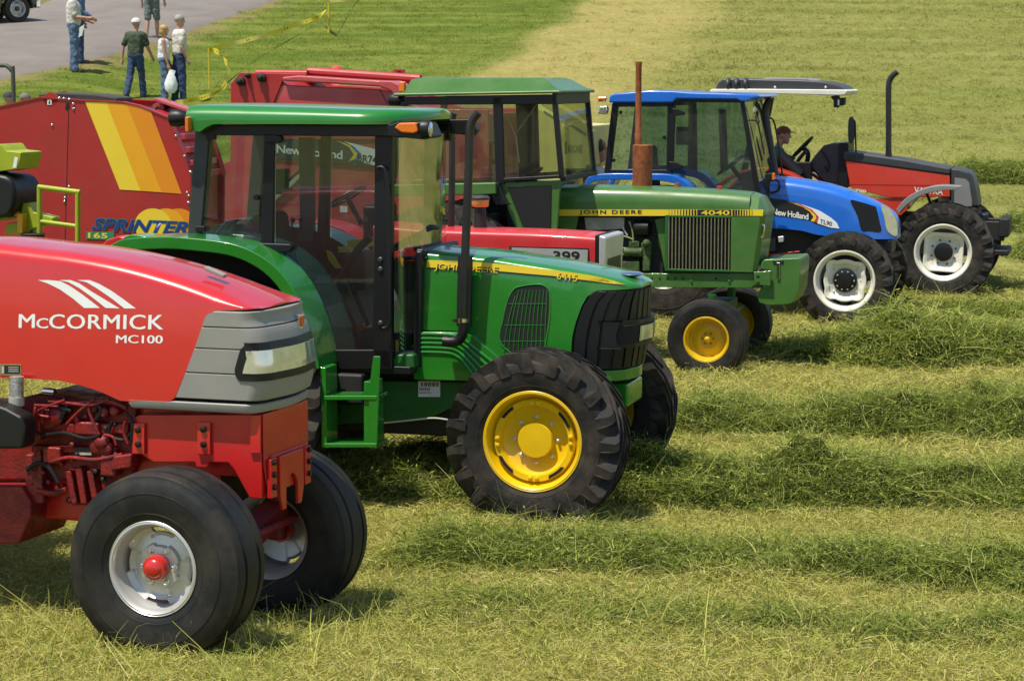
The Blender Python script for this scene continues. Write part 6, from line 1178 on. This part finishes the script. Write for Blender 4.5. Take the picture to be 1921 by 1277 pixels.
# ------------------------------------------------------------------ pickup, tape
def build_pickup():
    P = on_ground(33, 47); f = Fr(-38, (0, 0, 0)); f.O = P + f.l * .85
    f.O.z = hill(f.O.x, f.O.y) - .02
    T = thing('pickup_truck', 'dark brown pickup truck on the road, only its lower end in view', 'truck', f.O, -f.psi)
    m = mat('brown_car_paint', (.035, .028, .026), .25, metal=.3, coat=.8); y = .88
    body = [(-3.9, .55), (-3.95, .95), (-3.85, 1.05), (-1.95, 1.05), (-1.75, 1.1), (-1.45, 1.75), (-1.2, 1.82), (-.1, 1.82), (.15, 1.75), (.55, 1.15), (.0, 1.15)]
    g = G(); arch = lambda cx, r=.46: [(cx + r * math.cos(a), .38 + r * math.sin(a)) for a in np.linspace(PI, 0, 12)]
    low = [(-4.6, .50), *arch(-3.5), (-2.9, .42), (-.55, .42), *arch(0.0), (.55, .50), (.62, .62), (.60, .98), (.50, 1.08), (-.9, 1.14), (-4.6, 1.14)]
    g.prism(low, -y, y); g.build('body', m, T, .05, 3)
    g = G(); g.loft([[(a, s * w_, z) for a, s, w_ in ((x0, -1, .82), (x1, -1, .82), (x1, 1, .82), (x0, 1, .82))] for x0, x1, z in ((-2.6, -.5, 1.14), (-2.45, -1.15, 1.80), (-2.4, -1.2, 1.84))]); g.build('cabin', m, T, .04, 3)
    for s in (-1, 1): g = G(); g.prism([(-2.40, 1.2), (-.75, 1.2), (-1.2, 1.72), (-2.32, 1.72)], s * .815 - .01, s * .815 + .01); g.build('side_window', VOIDM, T)
    g = G(); g.box(.58, .72, -.86, .86, .42, .66); g.build('bumper', CHROME, T, .04, 3)
    for s in (-1, 1): g = G(); g.box(.56, .61, s * .66 - .18, s * .66 + .18, .72, .92); g.build('headlight', LENS, T, .02)
    wheels(T, wheel(T, .38, .23, .25, 'silver', RUBBER_C, hubm=DGREY), [(0, -.78, .38, 0), (0, .78, .38, 0), (-3.5, -.78, .38, 0), (-3.5, .78, .38, 0)])
def build_tape():
    TAPE = mat('caution_tape', (.78, .62, .02), .5, var=.05); YW = mat('yellow_stake_paint', (.62, .46, .02), .6)
    stakes = [(617, 62, 4), (393, 166, 92), (-1, 0, 0)]
    tops = []
    for i, (px, py, pt) in enumerate(stakes[:2]):
        P = on_ground(px, py); zt = CAMZ - (pt - 150) * (P.y / FPX); g = G(); g.tube([P + Vector((0, 0, -.1)), Vector((P.x, P.y, zt))], .022 if i else .030, 8); o = g.build('stake', YW); tag(o, ['yellow stake uphill, near the top of the lawn', 'yellow stake nearer the people, where the tape turns'][i], 'stake', 'tape stakes'); tops.append(Vector((P.x, P.y, zt - .02)))
    path = [at_depth(760, -6, 74), at_depth(690, 0, 71.5), tops[0], at_depth(612, 18, tops[0].y - .6), at_depth(596, 32, 63.5), at_depth(560, 46, 61.5), at_depth(470, 74, 56.5), tops[1]]
    path2 = [tops[1], at_depth(405, 96, 51.4), at_depth(418, 108, 50.8), at_depth(428, 126, 50.0), at_depth(428, 145, 49.3), at_depth(415, 168, 48.8), at_depth(385, 182, 48.4), at_depth(350, 190, 47.6), at_depth(325, 196, 46.5), at_depth(290, 230, 43)]
    for j, pth in enumerate((path, path2)):
        Q = catmull(pth, 8); g = G(); k = Vector((0, 0, 1)); hw = .052; V = []; n = len(Q)
        for i, q in enumerate(Q):
            tw = .15 + .4 * math.sin(i * .55); d = (Q[min(i + 1, n - 1)] - Q[max(i - 1, 0)]).normalized(); sd = d.cross(k).normalized(); w = (k * math.cos(tw) + sd * math.sin(tw)) * hw; zmin = hill(q.x, q.y) + .06; q = Vector((q.x, q.y, max(q.z, zmin))); V += [q + w, q - w]
        F = [(2 * i, 2 * i + 1, 2 * i + 3, 2 * i + 2) for i in range(n - 1)]; g.add(V, F); g.add([v + Vector((.0, .003, 0)) for v in V], [f[::-1] for f in F])
        o = g.build('barrier_tape', TAPE); tag(o, ['yellow barrier tape running uphill across the lawn', 'yellow barrier tape sagging down beside the standing people'][j], 'barrier tape')
        pr = G()
        for i in range(0, n - 1):
            for fr_ in (.15, .55):
                a = V[2 * i].lerp(V[2 * i + 2], fr_); b = V[2 * i + 1].lerp(V[2 * i + 3], fr_); a2 = V[2 * i].lerp(V[2 * i + 2], fr_ + .2); b2 = V[2 * i + 1].lerp(V[2 * i + 3], fr_ + .2); e = Vector((0, -.004, 0))
                pr.add([a.lerp(b, .25) + e, a.lerp(b, .75) + e, a2.lerp(b2, .75) + e, a2.lerp(b2, .25) + e], [(0, 1, 2, 3)])
        pr.build('tape_print', DECK, o)
# ------------------------------------------------------------------ ground: one sheet to the horizon, field, lawn, road
def seg_side(p, a, b): return (b[0] - a[0]) * (p[1] - a[1]) - (b[1] - a[1]) * (p[0] - a[0])
ROAD_N = [(-22, 34), (-16.5, 41), (-13.8, 46.2), (-11.6, 51.1), (-10.5, 53.1), (-9.5, 56.4), (-8.5, 63.5), (-7.2, 69.4), (-5.8, 76), (-2, 92), (4, 120)]
ROAD_F = [(-30, 34), (-22, 42), (-19, 47.5), (-17, 52), (-15.9, 54.8), (-15.2, 58.0), (-14.5, 65), (-14.1, 69.4), (-13.4, 77), (-10.5, 95), (-5, 122)]
def poly_x(L, y): return float(np.interp(y, [p[1] for p in L], [p[0] for p in L]))
def sst(a, b, x): t = max(0, min(1, (x - a) / (b - a))); return t * t * (3 - 2 * t)
def zone(x, y):
    """lawn, mown tan strip and verge weights of the hillside"""
    e = -.77 + (y - 54) * .208 + .25 * math.sin(y * .9) ; lawn = (1 - sst(e - .8, e + .5, x)) * sst(31.5, 33.5, y)
    tan = sst(e - .2, e + .25, x) * (1 - sst(e + 2.6, e + 5.8, x)) * sst(36, 44, y)
    rd = min(abs(x - poly_x(ROAD_N, y)), abs(x - poly_x(ROAD_F, y))); verge = 1 - sst(.15, .9, rd + .25 * math.sin(y * 2.3) + .2 * math.sin(y * 5.1 + x))
    return lawn, tan, verge if y > 40 else 0, sst(33, 40, y)
def ground_material():
    m = bpy.data.materials.new('field_ground'); m.use_nodes = True; n = m.node_tree.nodes; L = m.node_tree.links; b = n['Principled BSDF']; b.inputs['Roughness'].default_value = .95; b.inputs['Specular IOR Level'].default_value = .1
    tc = n.new('ShaderNodeTexCoord')
    def noise(sc_, det=6, ro=.6, stretch=None):
        q = n.new('ShaderNodeTexNoise'); q.inputs['Scale'].default_value = sc_; q.inputs['Detail'].default_value = det; q.inputs['Roughness'].default_value = ro
        if stretch: mp = n.new('ShaderNodeMapping'); mp.inputs['Scale'].default_value = stretch; mp.inputs['Rotation'].default_value = (0, 0, R(16)); L.new(tc.outputs['Object'], mp.inputs[0]); L.new(mp.outputs[0], q.inputs['Vector'])
        else: L.new(tc.outputs['Object'], q.inputs['Vector'])
        return q.outputs[0]
    def ramp(src, stops):
        r = n.new('ShaderNodeValToRGB'); e = r.color_ramp.elements
        while len(e) < len(stops): e.new(.5)
        for i, (p, c) in enumerate(stops): e[i].position = p; e[i].color = (*c, 1)
        L.new(src, r.inputs[0]); return r.outputs[0]
    def mix(f, a, c):
        x = n.new('ShaderNodeMix'); x.data_type = 'RGBA'
        L.new(f, x.inputs[0]); L.new(a, x.inputs[6]); L.new(c, x.inputs[7]); return x.outputs[2]
    def attr(nm): a = n.new('ShaderNodeAttribute'); a.attribute_name = nm; return a.outputs['Fac']
    fine = noise(9, 8, .75); med = noise(1.3, 6, .65); band = noise(1, 5, .6, (.10, .75, 1))
    field = ramp(fine, [(.30, (.16, .16, .040)), (.48, (.30, .28, .085)), (.62, (.40, .355, .13)), (.78, (.50, .43, .20))])
    green = ramp(fine, [(.30, (.095, .125, .018)), (.52, (.20, .23, .042)), (.74, (.33, .325, .085))])
    f2 = ramp(band, [(.40, (0, 0, 0)), (.60, (1, 1, 1))]); fb = n.new('ShaderNodeMath'); fb.operation = 'MULTIPLY'; L.new(f2, fb.inputs[0]); fb.inputs[1].default_value = .75
    col = mix(fb.outputs[0], field, green)
    swath = noise(1, 6, .7, (.16, .8, 1)); sw = n.new('ShaderNodeMath'); sw.operation = 'MULTIPLY'; L.new(ramp(swath, [(.45, (0, 0, 0)), (.68, (.75, .75, .75))]), sw.inputs[0]); L.new(attr('slope'), sw.inputs[1])
    olive = ramp(fine, [(.30, (.085, .105, .018)), (.52, (.17, .185, .038)), (.74, (.28, .27, .075))])
    sm = n.new('ShaderNodeMath'); sm.operation = 'MULTIPLY'; L.new(attr('slope'), sm.inputs[0]); sm.inputs[1].default_value = .45; col = mix(sm.outputs[0], col, olive); col = mix(sw.outputs[0], col, olive)
    tanc = ramp(fine, [(.28, (.22, .175, .055)), (.5, (.37, .30, .10)), (.75, (.50, .42, .17))])
    tm = n.new('ShaderNodeMath'); tm.operation = 'MULTIPLY'; L.new(attr('tan'), tm.inputs[0]); L.new(ramp(med, [(.30, (.35, .35, .35)), (.6, (.85, .85, .85))]), tm.inputs[1]); col = mix(tm.outputs[0], col, tanc)
    lawnf = noise(22, 6, .7); stripe = noise(1, 3, .5, (.22, 1.15, 1))
    lawn = mix(ramp(stripe, [(.42, (0, 0, 0)), (.58, (1, 1, 1))]), ramp(lawnf, [(.3, (.060, .098, .010)), (.7, (.15, .20, .026))]), ramp(lawnf, [(.3, (.105, .145, .018)), (.7, (.24, .265, .052))]))
    col = mix(attr('lawn'), col, lawn)
    vg = ramp(lawnf, [(.3, (.16, .11, .05)), (.7, (.36, .26, .13))]); vm = n.new('ShaderNodeMath'); vm.operation = 'MULTIPLY'; L.new(attr('verge'), vm.inputs[0]); L.new(ramp(noise(3, 5), [(.38, (.2, .2, .2)), (.6, (1, 1, 1))]), vm.inputs[1]); col = mix(vm.outputs[0], col, vg)
    L.new(col, b.inputs['Base Color'])
    bp = n.new('ShaderNodeBump'); bp.inputs['Strength'].default_value = .9; bp.inputs['Distance'].default_value = .06; L.new(fine, bp.inputs['Height']); L.new(bp.outputs[0], b.inputs['Normal'])
    return m
def build_ground():
    xs = sorted(set(list(np.arange(-30, 30.01, .4)) + [-400, -200, -110, -70, -50, -40, 40, 50, 70, 110, 200, 400])); ys = sorted(set(list(np.arange(30, 80.01, .4)) + list(np.arange(6, 30, .35)) + [-4, -2, 0, 2, 4] + list(np.arange(80, 140, 5)) + [-200, -90, -40, -20, -10, 150, 170, 200, 260, 400]))
    V = [(x, y, hill(x, y) if abs(x) < 1e9 else 0) for y in ys for x in xs]; n = len(xs); F = [(j * n + i, j * n + i + 1, (j + 1) * n + i + 1, (j + 1) * n + i) for j in range(len(ys) - 1) for i in range(n - 1)]
    me = bpy.data.meshes.new('ground'); me.from_pydata(V, [], F); me.shade_smooth()
    Z = [zone(x, y) for x, y, z in V]
    for k, nm in enumerate(('lawn', 'tan', 'verge', 'slope')): a = me.attributes.new(nm, 'FLOAT', 'POINT'); a.data.foreach_set('value', [q[k] for q in Z])
    me.materials.append(ground_material()); o = bpy.data.objects.new('ground', me); COL.objects.link(o); tag(o, kind='structure')
    # road
    g = G(); rings = []
    for y in np.arange(36, 118, .8):
        a, b = poly_x(ROAD_F, y), poly_x(ROAD_N, y) + .06 * math.sin(y * 3.1) + .05 * math.sin(y * 7.7); rings.append([(a + (b - a) * t, y, hill(a + (b - a) * t, y) + (.045 if 0 < t < 1 else -.02) + .03 * math.sin(PI * t)) for t in (0, .02, .2, .4, .6, .8, .98, 1)])
    g.loft(rings, caps=False, closed=False)
    asp = mat('asphalt', (.175, .150, .132), .85, var=.12, vs=.9, dirt=(.25, .215, .18), da=.5, ds=1.2, bump=.3, bs=30); tag(g.build('road', asp, recalc=True), kind='structure')
# ------------------------------------------------------------------ grass
def blade_mat(name, stops, transl=.35):
    m = bpy.data.materials.new(name); m.use_nodes = True; n = m.node_tree.nodes; L = m.node_tree.links; b = n['Principled BSDF']; b.inputs['Roughness'].default_value = .7; b.inputs['Specular IOR Level'].default_value = .25
    oi = n.new('ShaderNodeObjectInfo'); at = n.new('ShaderNodeAttribute'); at.attribute_name = 'tone'; ad = n.new('ShaderNodeMath'); ad.operation = 'MULTIPLY_ADD'; L.new(oi.outputs['Random'], ad.inputs[0]); ad.inputs[1].default_value = .55; m2 = n.new('ShaderNodeMath'); m2.operation = 'MULTIPLY'; L.new(at.outputs['Fac'], m2.inputs[0]); m2.inputs[1].default_value = 1.35; L.new(m2.outputs[0], ad.inputs[2])
    hf = n.new('ShaderNodeMath'); hf.operation = 'MULTIPLY'; L.new(ad.outputs[0], hf.inputs[0]); hf.inputs[1].default_value = .5
    r = n.new('ShaderNodeValToRGB'); e = r.color_ramp.elements
    while len(e) < len(stops): e.new(.5)
    for i, (p, c) in enumerate(stops): e[i].position = p; e[i].color = (*c, 1)
    L.new(hf.outputs[0], r.inputs[0]); L.new(r.outputs[0], b.inputs['Base Color'])
    tr = n.new('ShaderNodeBsdfTranslucent'); L.new(r.outputs[0], tr.inputs[0]); mx = n.new('ShaderNodeMixShader'); mx.inputs[0].default_value = transl; L.new(b.outputs[0], mx.inputs[1]); L.new(tr.outputs[0], mx.inputs[2]); L.new(mx.outputs[0], n['Material Output'].inputs[0])
    return m
GRNG = random.Random(11)
def tuft(name, m, n, length, width, lie, spread, curl=.5, z0=0, leaves=0):
    """a small clump of cut blades: lie 0 = upright, 1 = flat"""
    V, F, tone = [], [], []
    for _ in range(n):
        L = GRNG.uniform(*length); w = GRNG.uniform(*width) / 2; az = GRNG.uniform(0, 2 * PI); el = (PI / 2) * (1 - lie) + GRNG.gauss(0, .35); el = max(-.25 if lie > .6 else .25, min(PI / 2, el))
        p = Vector((GRNG.gauss(0, spread), GRNG.gauss(0, spread), z0 + (GRNG.uniform(0, .06) if lie > .6 else 0))); d = Vector((math.cos(az) * math.cos(el), math.sin(az) * math.cos(el), math.sin(el))); ta = GRNG.random(); sd = d.cross(Vector((0, 0, 1)));
        if sd.length < .1: sd = Vector((1, 0, 0))
        sd.normalize(); sd = (sd + Vector((GRNG.gauss(0, .5), GRNG.gauss(0, .5), GRNG.gauss(0, .5)))).normalized(); K = 3; o = len(V); cv = Vector((GRNG.gauss(0, curl), GRNG.gauss(0, curl), -abs(GRNG.gauss(0, curl)) * .8))
        for i in range(K + 1):
            t = i / K; q = p + d * (L * t) + cv * (L * t * t * .5); ww = w * (1 - .75 * t); V += [q - sd * ww, q + sd * ww]; tone += [ta, ta]
            if i: F.append((o + 2 * i - 2, o + 2 * i - 1, o + 2 * i + 1, o + 2 * i))
    for _ in range(leaves):
        p = Vector((GRNG.gauss(0, spread * 1.2), GRNG.gauss(0, spread * 1.2), GRNG.uniform(-.02, .06))); d = Vector((GRNG.gauss(0, 1), GRNG.gauss(0, 1), GRNG.gauss(0, .6))).normalized(); sd = d.cross(Vector((GRNG.gauss(0, .4), GRNG.gauss(0, .4), 1))).normalized(); L = GRNG.uniform(.020, .055); w = GRNG.uniform(.003, .007); ta = GRNG.random() * .85; o = len(V)
        V += [p - d * L / 2, p + sd * w, p + d * L / 2, p - sd * w]; tone += [ta] * 4; F.append((o, o + 1, o + 2, o + 3))
    me = bpy.data.meshes.new(name); me.from_pydata(V, [], F); a = me.attributes.new('tone', 'FLOAT', 'POINT'); a.data.foreach_set('value', tone); me.materials.append(m); return bpy.data.objects.new(name, me)
def gn_scatter(ob, coll, join=False, density=None, tilt=.3, smin=.7, smax=1.3, seed=1):
    """geometry nodes: clumps of `coll` on the vertices of ob, or spread over its faces"""
    ng = bpy.data.node_groups.new('scatter', 'GeometryNodeTree'); ng.interface.new_socket('Geometry', in_out='INPUT', socket_type='NodeSocketGeometry'); ng.interface.new_socket('Geometry', in_out='OUTPUT', socket_type='NodeSocketGeometry')
    N = ng.nodes; L = ng.links; gi = N.new('NodeGroupInput'); go = N.new('NodeGroupOutput'); ip = N.new('GeometryNodeInstanceOnPoints'); ci = N.new('GeometryNodeCollectionInfo'); ci.inputs['Collection'].default_value = coll; ci.inputs['Separate Children'].default_value = True; ci.inputs['Reset Children'].default_value = True
    if density: dp = N.new('GeometryNodeDistributePointsOnFaces'); dp.inputs['Density'].default_value = density; dp.inputs['Seed'].default_value = seed; L.new(gi.outputs[0], dp.inputs['Mesh']); L.new(dp.outputs['Points'], ip.inputs['Points'])
    else: L.new(gi.outputs[0], ip.inputs['Points'])
    L.new(ci.outputs[0], ip.inputs['Instance']); ip.inputs['Pick Instance'].default_value = True
    rr = N.new('FunctionNodeRandomValue'); rr.data_type = 'FLOAT_VECTOR'; rr.inputs[0].default_value = (-tilt, -tilt, 0); rr.inputs[1].default_value = (tilt, tilt, 6.283); rr.inputs['Seed'].default_value = seed
    er = N.new('FunctionNodeEulerToRotation'); L.new(rr.outputs[0], er.inputs[0]); L.new(er.outputs[0], ip.inputs['Rotation'])
    rs = N.new('FunctionNodeRandomValue'); rs.data_type = 'FLOAT'; rs.inputs[2].default_value = smin; rs.inputs[3].default_value = smax; rs.inputs['Seed'].default_value = seed + 5
    if not density:
        at = N.new('GeometryNodeInputNamedAttribute'); at.data_type = 'FLOAT'; at.inputs[0].default_value = 'size'; mu = N.new('ShaderNodeMath'); mu.operation = 'MULTIPLY'; L.new(rs.outputs[1], mu.inputs[0]); L.new(at.outputs[0], mu.inputs[1]); L.new(mu.outputs[0], ip.inputs['Scale'])
    else: L.new(rs.outputs[1], ip.inputs['Scale'])
    if join: jn = N.new('GeometryNodeJoinGeometry'); L.new(ip.outputs[0], jn.inputs[0]); L.new(gi.outputs[0], jn.inputs[0]); L.new(jn.outputs[0], go.inputs[0])
    else: L.new(ip.outputs[0], go.inputs[0])
    md = ob.modifiers.new('scatter', 'NODES'); md.node_group = ng
def clumps(name, objs):
    c = bpy.data.collections.new(name)
    for o in objs: c.objects.link(o)
    return c
def points_object(name, P, S, coll, tilt, seed, smin=.7, smax=1.3):
    me = bpy.data.meshes.new(name); me.from_pydata(P, [], []); a = me.attributes.new('size', 'FLOAT', 'POINT'); a.data.foreach_set('value', S); o = bpy.data.objects.new(name, me); COL.objects.link(o); gn_scatter(o, coll, False, None, tilt, smin, smax, seed); tag(o, kind='stuff'); return o
def nz(x, y, s=1.0):
    return (math.sin(x * 1.7 * s + 1.3 * math.sin(y * 2.1 * s)) + math.sin(y * 2.9 * s + 1.1 * math.sin(x * 1.3 * s + 2)) + math.sin((x + y) * 4.3 * s)) / 3
# windrows: pairs of points on the centre line (photo pixels on the ground), half width, height
WIND = [((640, 1165), (2900, 1232), .36, .07, .5), ((690, 1066), (2850, 1109), .46, .16, .8), ((560, 922), (2700, 958), .60, .29, 1), ((1200, 806), (2550, 823), .62, .31, 1), ((1385, 676), (2450, 690), .70, .31, 1), ((1640, 598), (2400, 606), .45, .17, 1), ((1660, 546), (2400, 552), .35, .08, 1), ((1880, 478), (2400, 489), .7, .16, 1), ((1840, 423), (2400, 426), .6, .12, 1), ((1760, 335), (2400, 343), .6, .22, 1)]
def build_grass():
    cut = [(.0, (.09, .105, .018)), (.2, (.25, .28, .045)), (.42, (.47, .47, .105)), (.64, (.61, .555, .17)), (.82, (.46, .34, .14)), (1, (.74, .67, .36))]
    stk = [(.0, (.16, .20, .03)), (.4, (.36, .40, .07)), (.7, (.56, .53, .15)), (1, (.80, .73, .38))]
    hay = [(.0, (.028, .042, .007)), (.22, (.08, .12, .016)), (.48, (.24, .31, .045)), (.72, (.42, .44, .095)), (1, (.62, .56, .24))]
    lwn = [(.0, (.08, .125, .012)), (.5, (.16, .215, .026)), (1, (.30, .31, .06))]
    ms, mh, ml, mt = blade_mat('stubble_blades', cut), blade_mat('hay_blades', hay), blade_mat('lawn_blades', lwn), blade_mat('stalk_blades', stk)
    mfar = blade_mat('field_blades', [(.0, (.08, .10, .016)), (.3, (.17, .19, .035)), (.6, (.30, .29, .07)), (1, (.52, .46, .18))])
    stub = clumps('stubble_clumps', [tuft('stubble', ms, 20, (.02, .06), (.003, .0070), .62, .05, .3) for _ in range(5)] + [tuft('litter', ms, 13, (.05, .14), (.0025, .006), .97, .06, .5, .012) for _ in range(5)])
    tall = clumps('tall_clumps', [tuft('stalks', mt, 7, (.08, .22), (.003, .006), .38, .05, .7) for _ in range(4)])
    hayc = clumps('hay_clumps', [tuft('hay', mh, 28, (.05, .19), (.003, .0065), .85, .07, 1.0, -.02, 15) for _ in range(11)] + [tuft('long_stems', mt, 6, (.14, .34), (.003, .005), .84, .08, .7, .01, 20)])
    hayf = clumps('hay_clumps_far', [tuft('hay_far', mh, 22, (.07, .20), (.007, .012), .75, .09, 1.0, -.02, 16) for _ in range(5)])
    far = clumps('field_clumps', [tuft('field_tuft', mfar, 16, (.04, .12), (.010, .018), .45, .12, .6) for _ in range(5)])
    lawn = clumps('lawn_clumps', [tuft('lawn_tuft', ml, 18, (.03, .075), (.010, .016), .35, .12, .5) for _ in range(4)])
    rg = random.Random(5)
    def scatter(n, y0, y1, keep, size):
        P, S = [], []
        for _ in range(n):
            y = math.sqrt(rg.uniform(y0 * y0, y1 * y1)); x = rg.uniform(-y * .245 - 1.6, y * .245 + 4.5); q = keep(x, y)
            if rg.random() < q: P.append((x, y, hill(x, y))); S.append(size(x, y))
        return P, S
    P, S = scatter(52000, 10.0, 17.5, lambda x, y: 1, lambda x, y: 1.0 + .25 * nz(x, y)); points_object('stubble_grass', P, S, stub, .25, 1)
    P, S = scatter(74000, 17.5, 33, lambda x, y: 1, lambda x, y: 1.45 + .4 * nz(x, y)); points_object('stubble_grass', P, S, stub, .25, 2)
    near = lambda x, y: (1.0 if y < 12.6 else .35 * math.exp(-(y - 12.6) * .7)) * (.45 if x < -1.0 and y < 12.9 else .10 + .08 * nz(x, y, .8))
    P, S = scatter(10000, 10.0, 17, near, lambda x, y: 1.0 if y < 13 else .8); points_object('tall_grass', P, S, tall, .2, 3)
    P, S = scatter(14000, 10.4, 12.9, lambda x, y: .10 if x < -.7 else .03, lambda x, y: rg.uniform(1.2, 1.9)); points_object('tall_grass', P, S, tall, .15, 31)
    road = lambda x, y: poly_x(ROAD_F, y) - .1 < x < poly_x(ROAD_N, y) + .1 and y > 36
    P, S = scatter(70000, 33, 78, lambda x, y: 0 if road(x, y) or zone(x, y)[0] > .5 else (.38 + .4 * nz(x * .35, y * 1.6, .7)) * (.35 if zone(x, y)[1] > .4 else 1), lambda x, y: .8 + .5 * max(0, nz(x * .45, y * 1.6, .6)) - .35 * zone(x, y)[1]); points_object('field_grass', P, S, far, .3, 4)
    P, S = scatter(40000, 33, 78, lambda x, y: 0 if road(x, y) or zone(x, y)[0] < .5 or zone(x, y)[2] > .6 else .8, lambda x, y: .85); points_object('lawn_grass', P, S, lawn, .25, 6)
    mb = bpy.data.materials.new('hay_underlayer'); mb = mat('hay_under', (.035, .045, .010), .95, var=.5, vs=30, bump=1, bs=40, spec=.1)
    wr = random.Random(3); EP, ES = [], []
    for i, (a, b, hw, ht, cov) in enumerate(WIND):
        A, B = on_ground(*a), on_ground(*b); d = (B - A); d.z = 0; Ln = d.length; d.normalize(); nrm = Vector((-d.y, d.x, 0)); n = max(12, int(Ln / .09)); rings = []
        ph = wr.uniform(0, 9)
        for k in range(n + 1):
            s = Ln * k / n; c = A + d * s + nrm * (.12 * math.sin(s * .9 + ph) + .07 * math.sin(s * 2.3 + ph * 2)); fade = min(1, s / .5, (Ln - s) / .5 + .3); hk = .9 * ht * (1 + .16 * math.sin(s * 1.7 + ph) + .13 * math.sin(s * 4.1 + 2 * ph)) * max(.05, fade); wk = hw * (1 + .15 * math.sin(s * 1.3 + ph * 3)) * max(.3, fade); row = []
            if i == 4:
                e = math.exp(-((s - 6.15 * .30) / .70) ** 2); hk = hk * min(1, s / 1.3 + .25) + .15 * e; wk += .22 * e
            for j in range(13):
                u = -1 + 2 * j / 12; p = c + nrm * (u * wk); h = max(0, (1 - u * u)) ** .55 * hk * (1 + .42 * nz(p.x * 2.2, p.y * 2.2, 1.6) + .50 * nz(p.x * 1.1 + 3, p.y * 2.6, 3.1)); row.append((p.x, p.y, hill(p.x, p.y) - .02 + h))
            rings.append(row)
        if i < 6:
            for _ in range(int(Ln * (26 if i < 4 else 16))):
                q = A + d * wr.uniform(0, Ln) + nrm * (wr.choice((-1, 1)) * (hw * .82 + abs(wr.gauss(0, .22)))); EP.append((q.x, q.y, hill(q.x, q.y))); ES.append(wr.uniform(.45, 1.0))
        g = G(); g.loft(rings, caps=False, closed=False); o = g.build('hay_windrow', mb, angle=80); dist = (A.y + B.y) / 2
        gn_scatter(o, hayc if dist < 21 else hayf, True, (330 if dist < 15 else 270 if dist < 21 else 170 if dist < 30 else 90) * cov, .55, .6, 1.25 if dist < 21 else 1.5, 20 + i); tag(o, kind='stuff')
    points_object('loose_hay', EP, ES, hayc, .3, 41)
    # loose hay strewn around the rows
    P, S = scatter(1300, 11, 30, lambda x, y: .1 + .7 * nz(x * .7, y * 1.6, .9) if x > -1.2 else .1, lambda x, y: .8 + y * .012); points_object('loose_hay', P, S, hayc, .2, 9)
# ------------------------------------------------------------------ everything
build_ground()
build_red_front(); build_green_new(); build_red_hidden(); build_green_old(); build_blue(); VA = build_red_canopy()
build_sprinter(); build_big_baler(); KR = build_cream_baler(); build_lime_machine(); build_roll_bar_tractor()
build_pickup(); build_tape(); build_people()
build_grass()
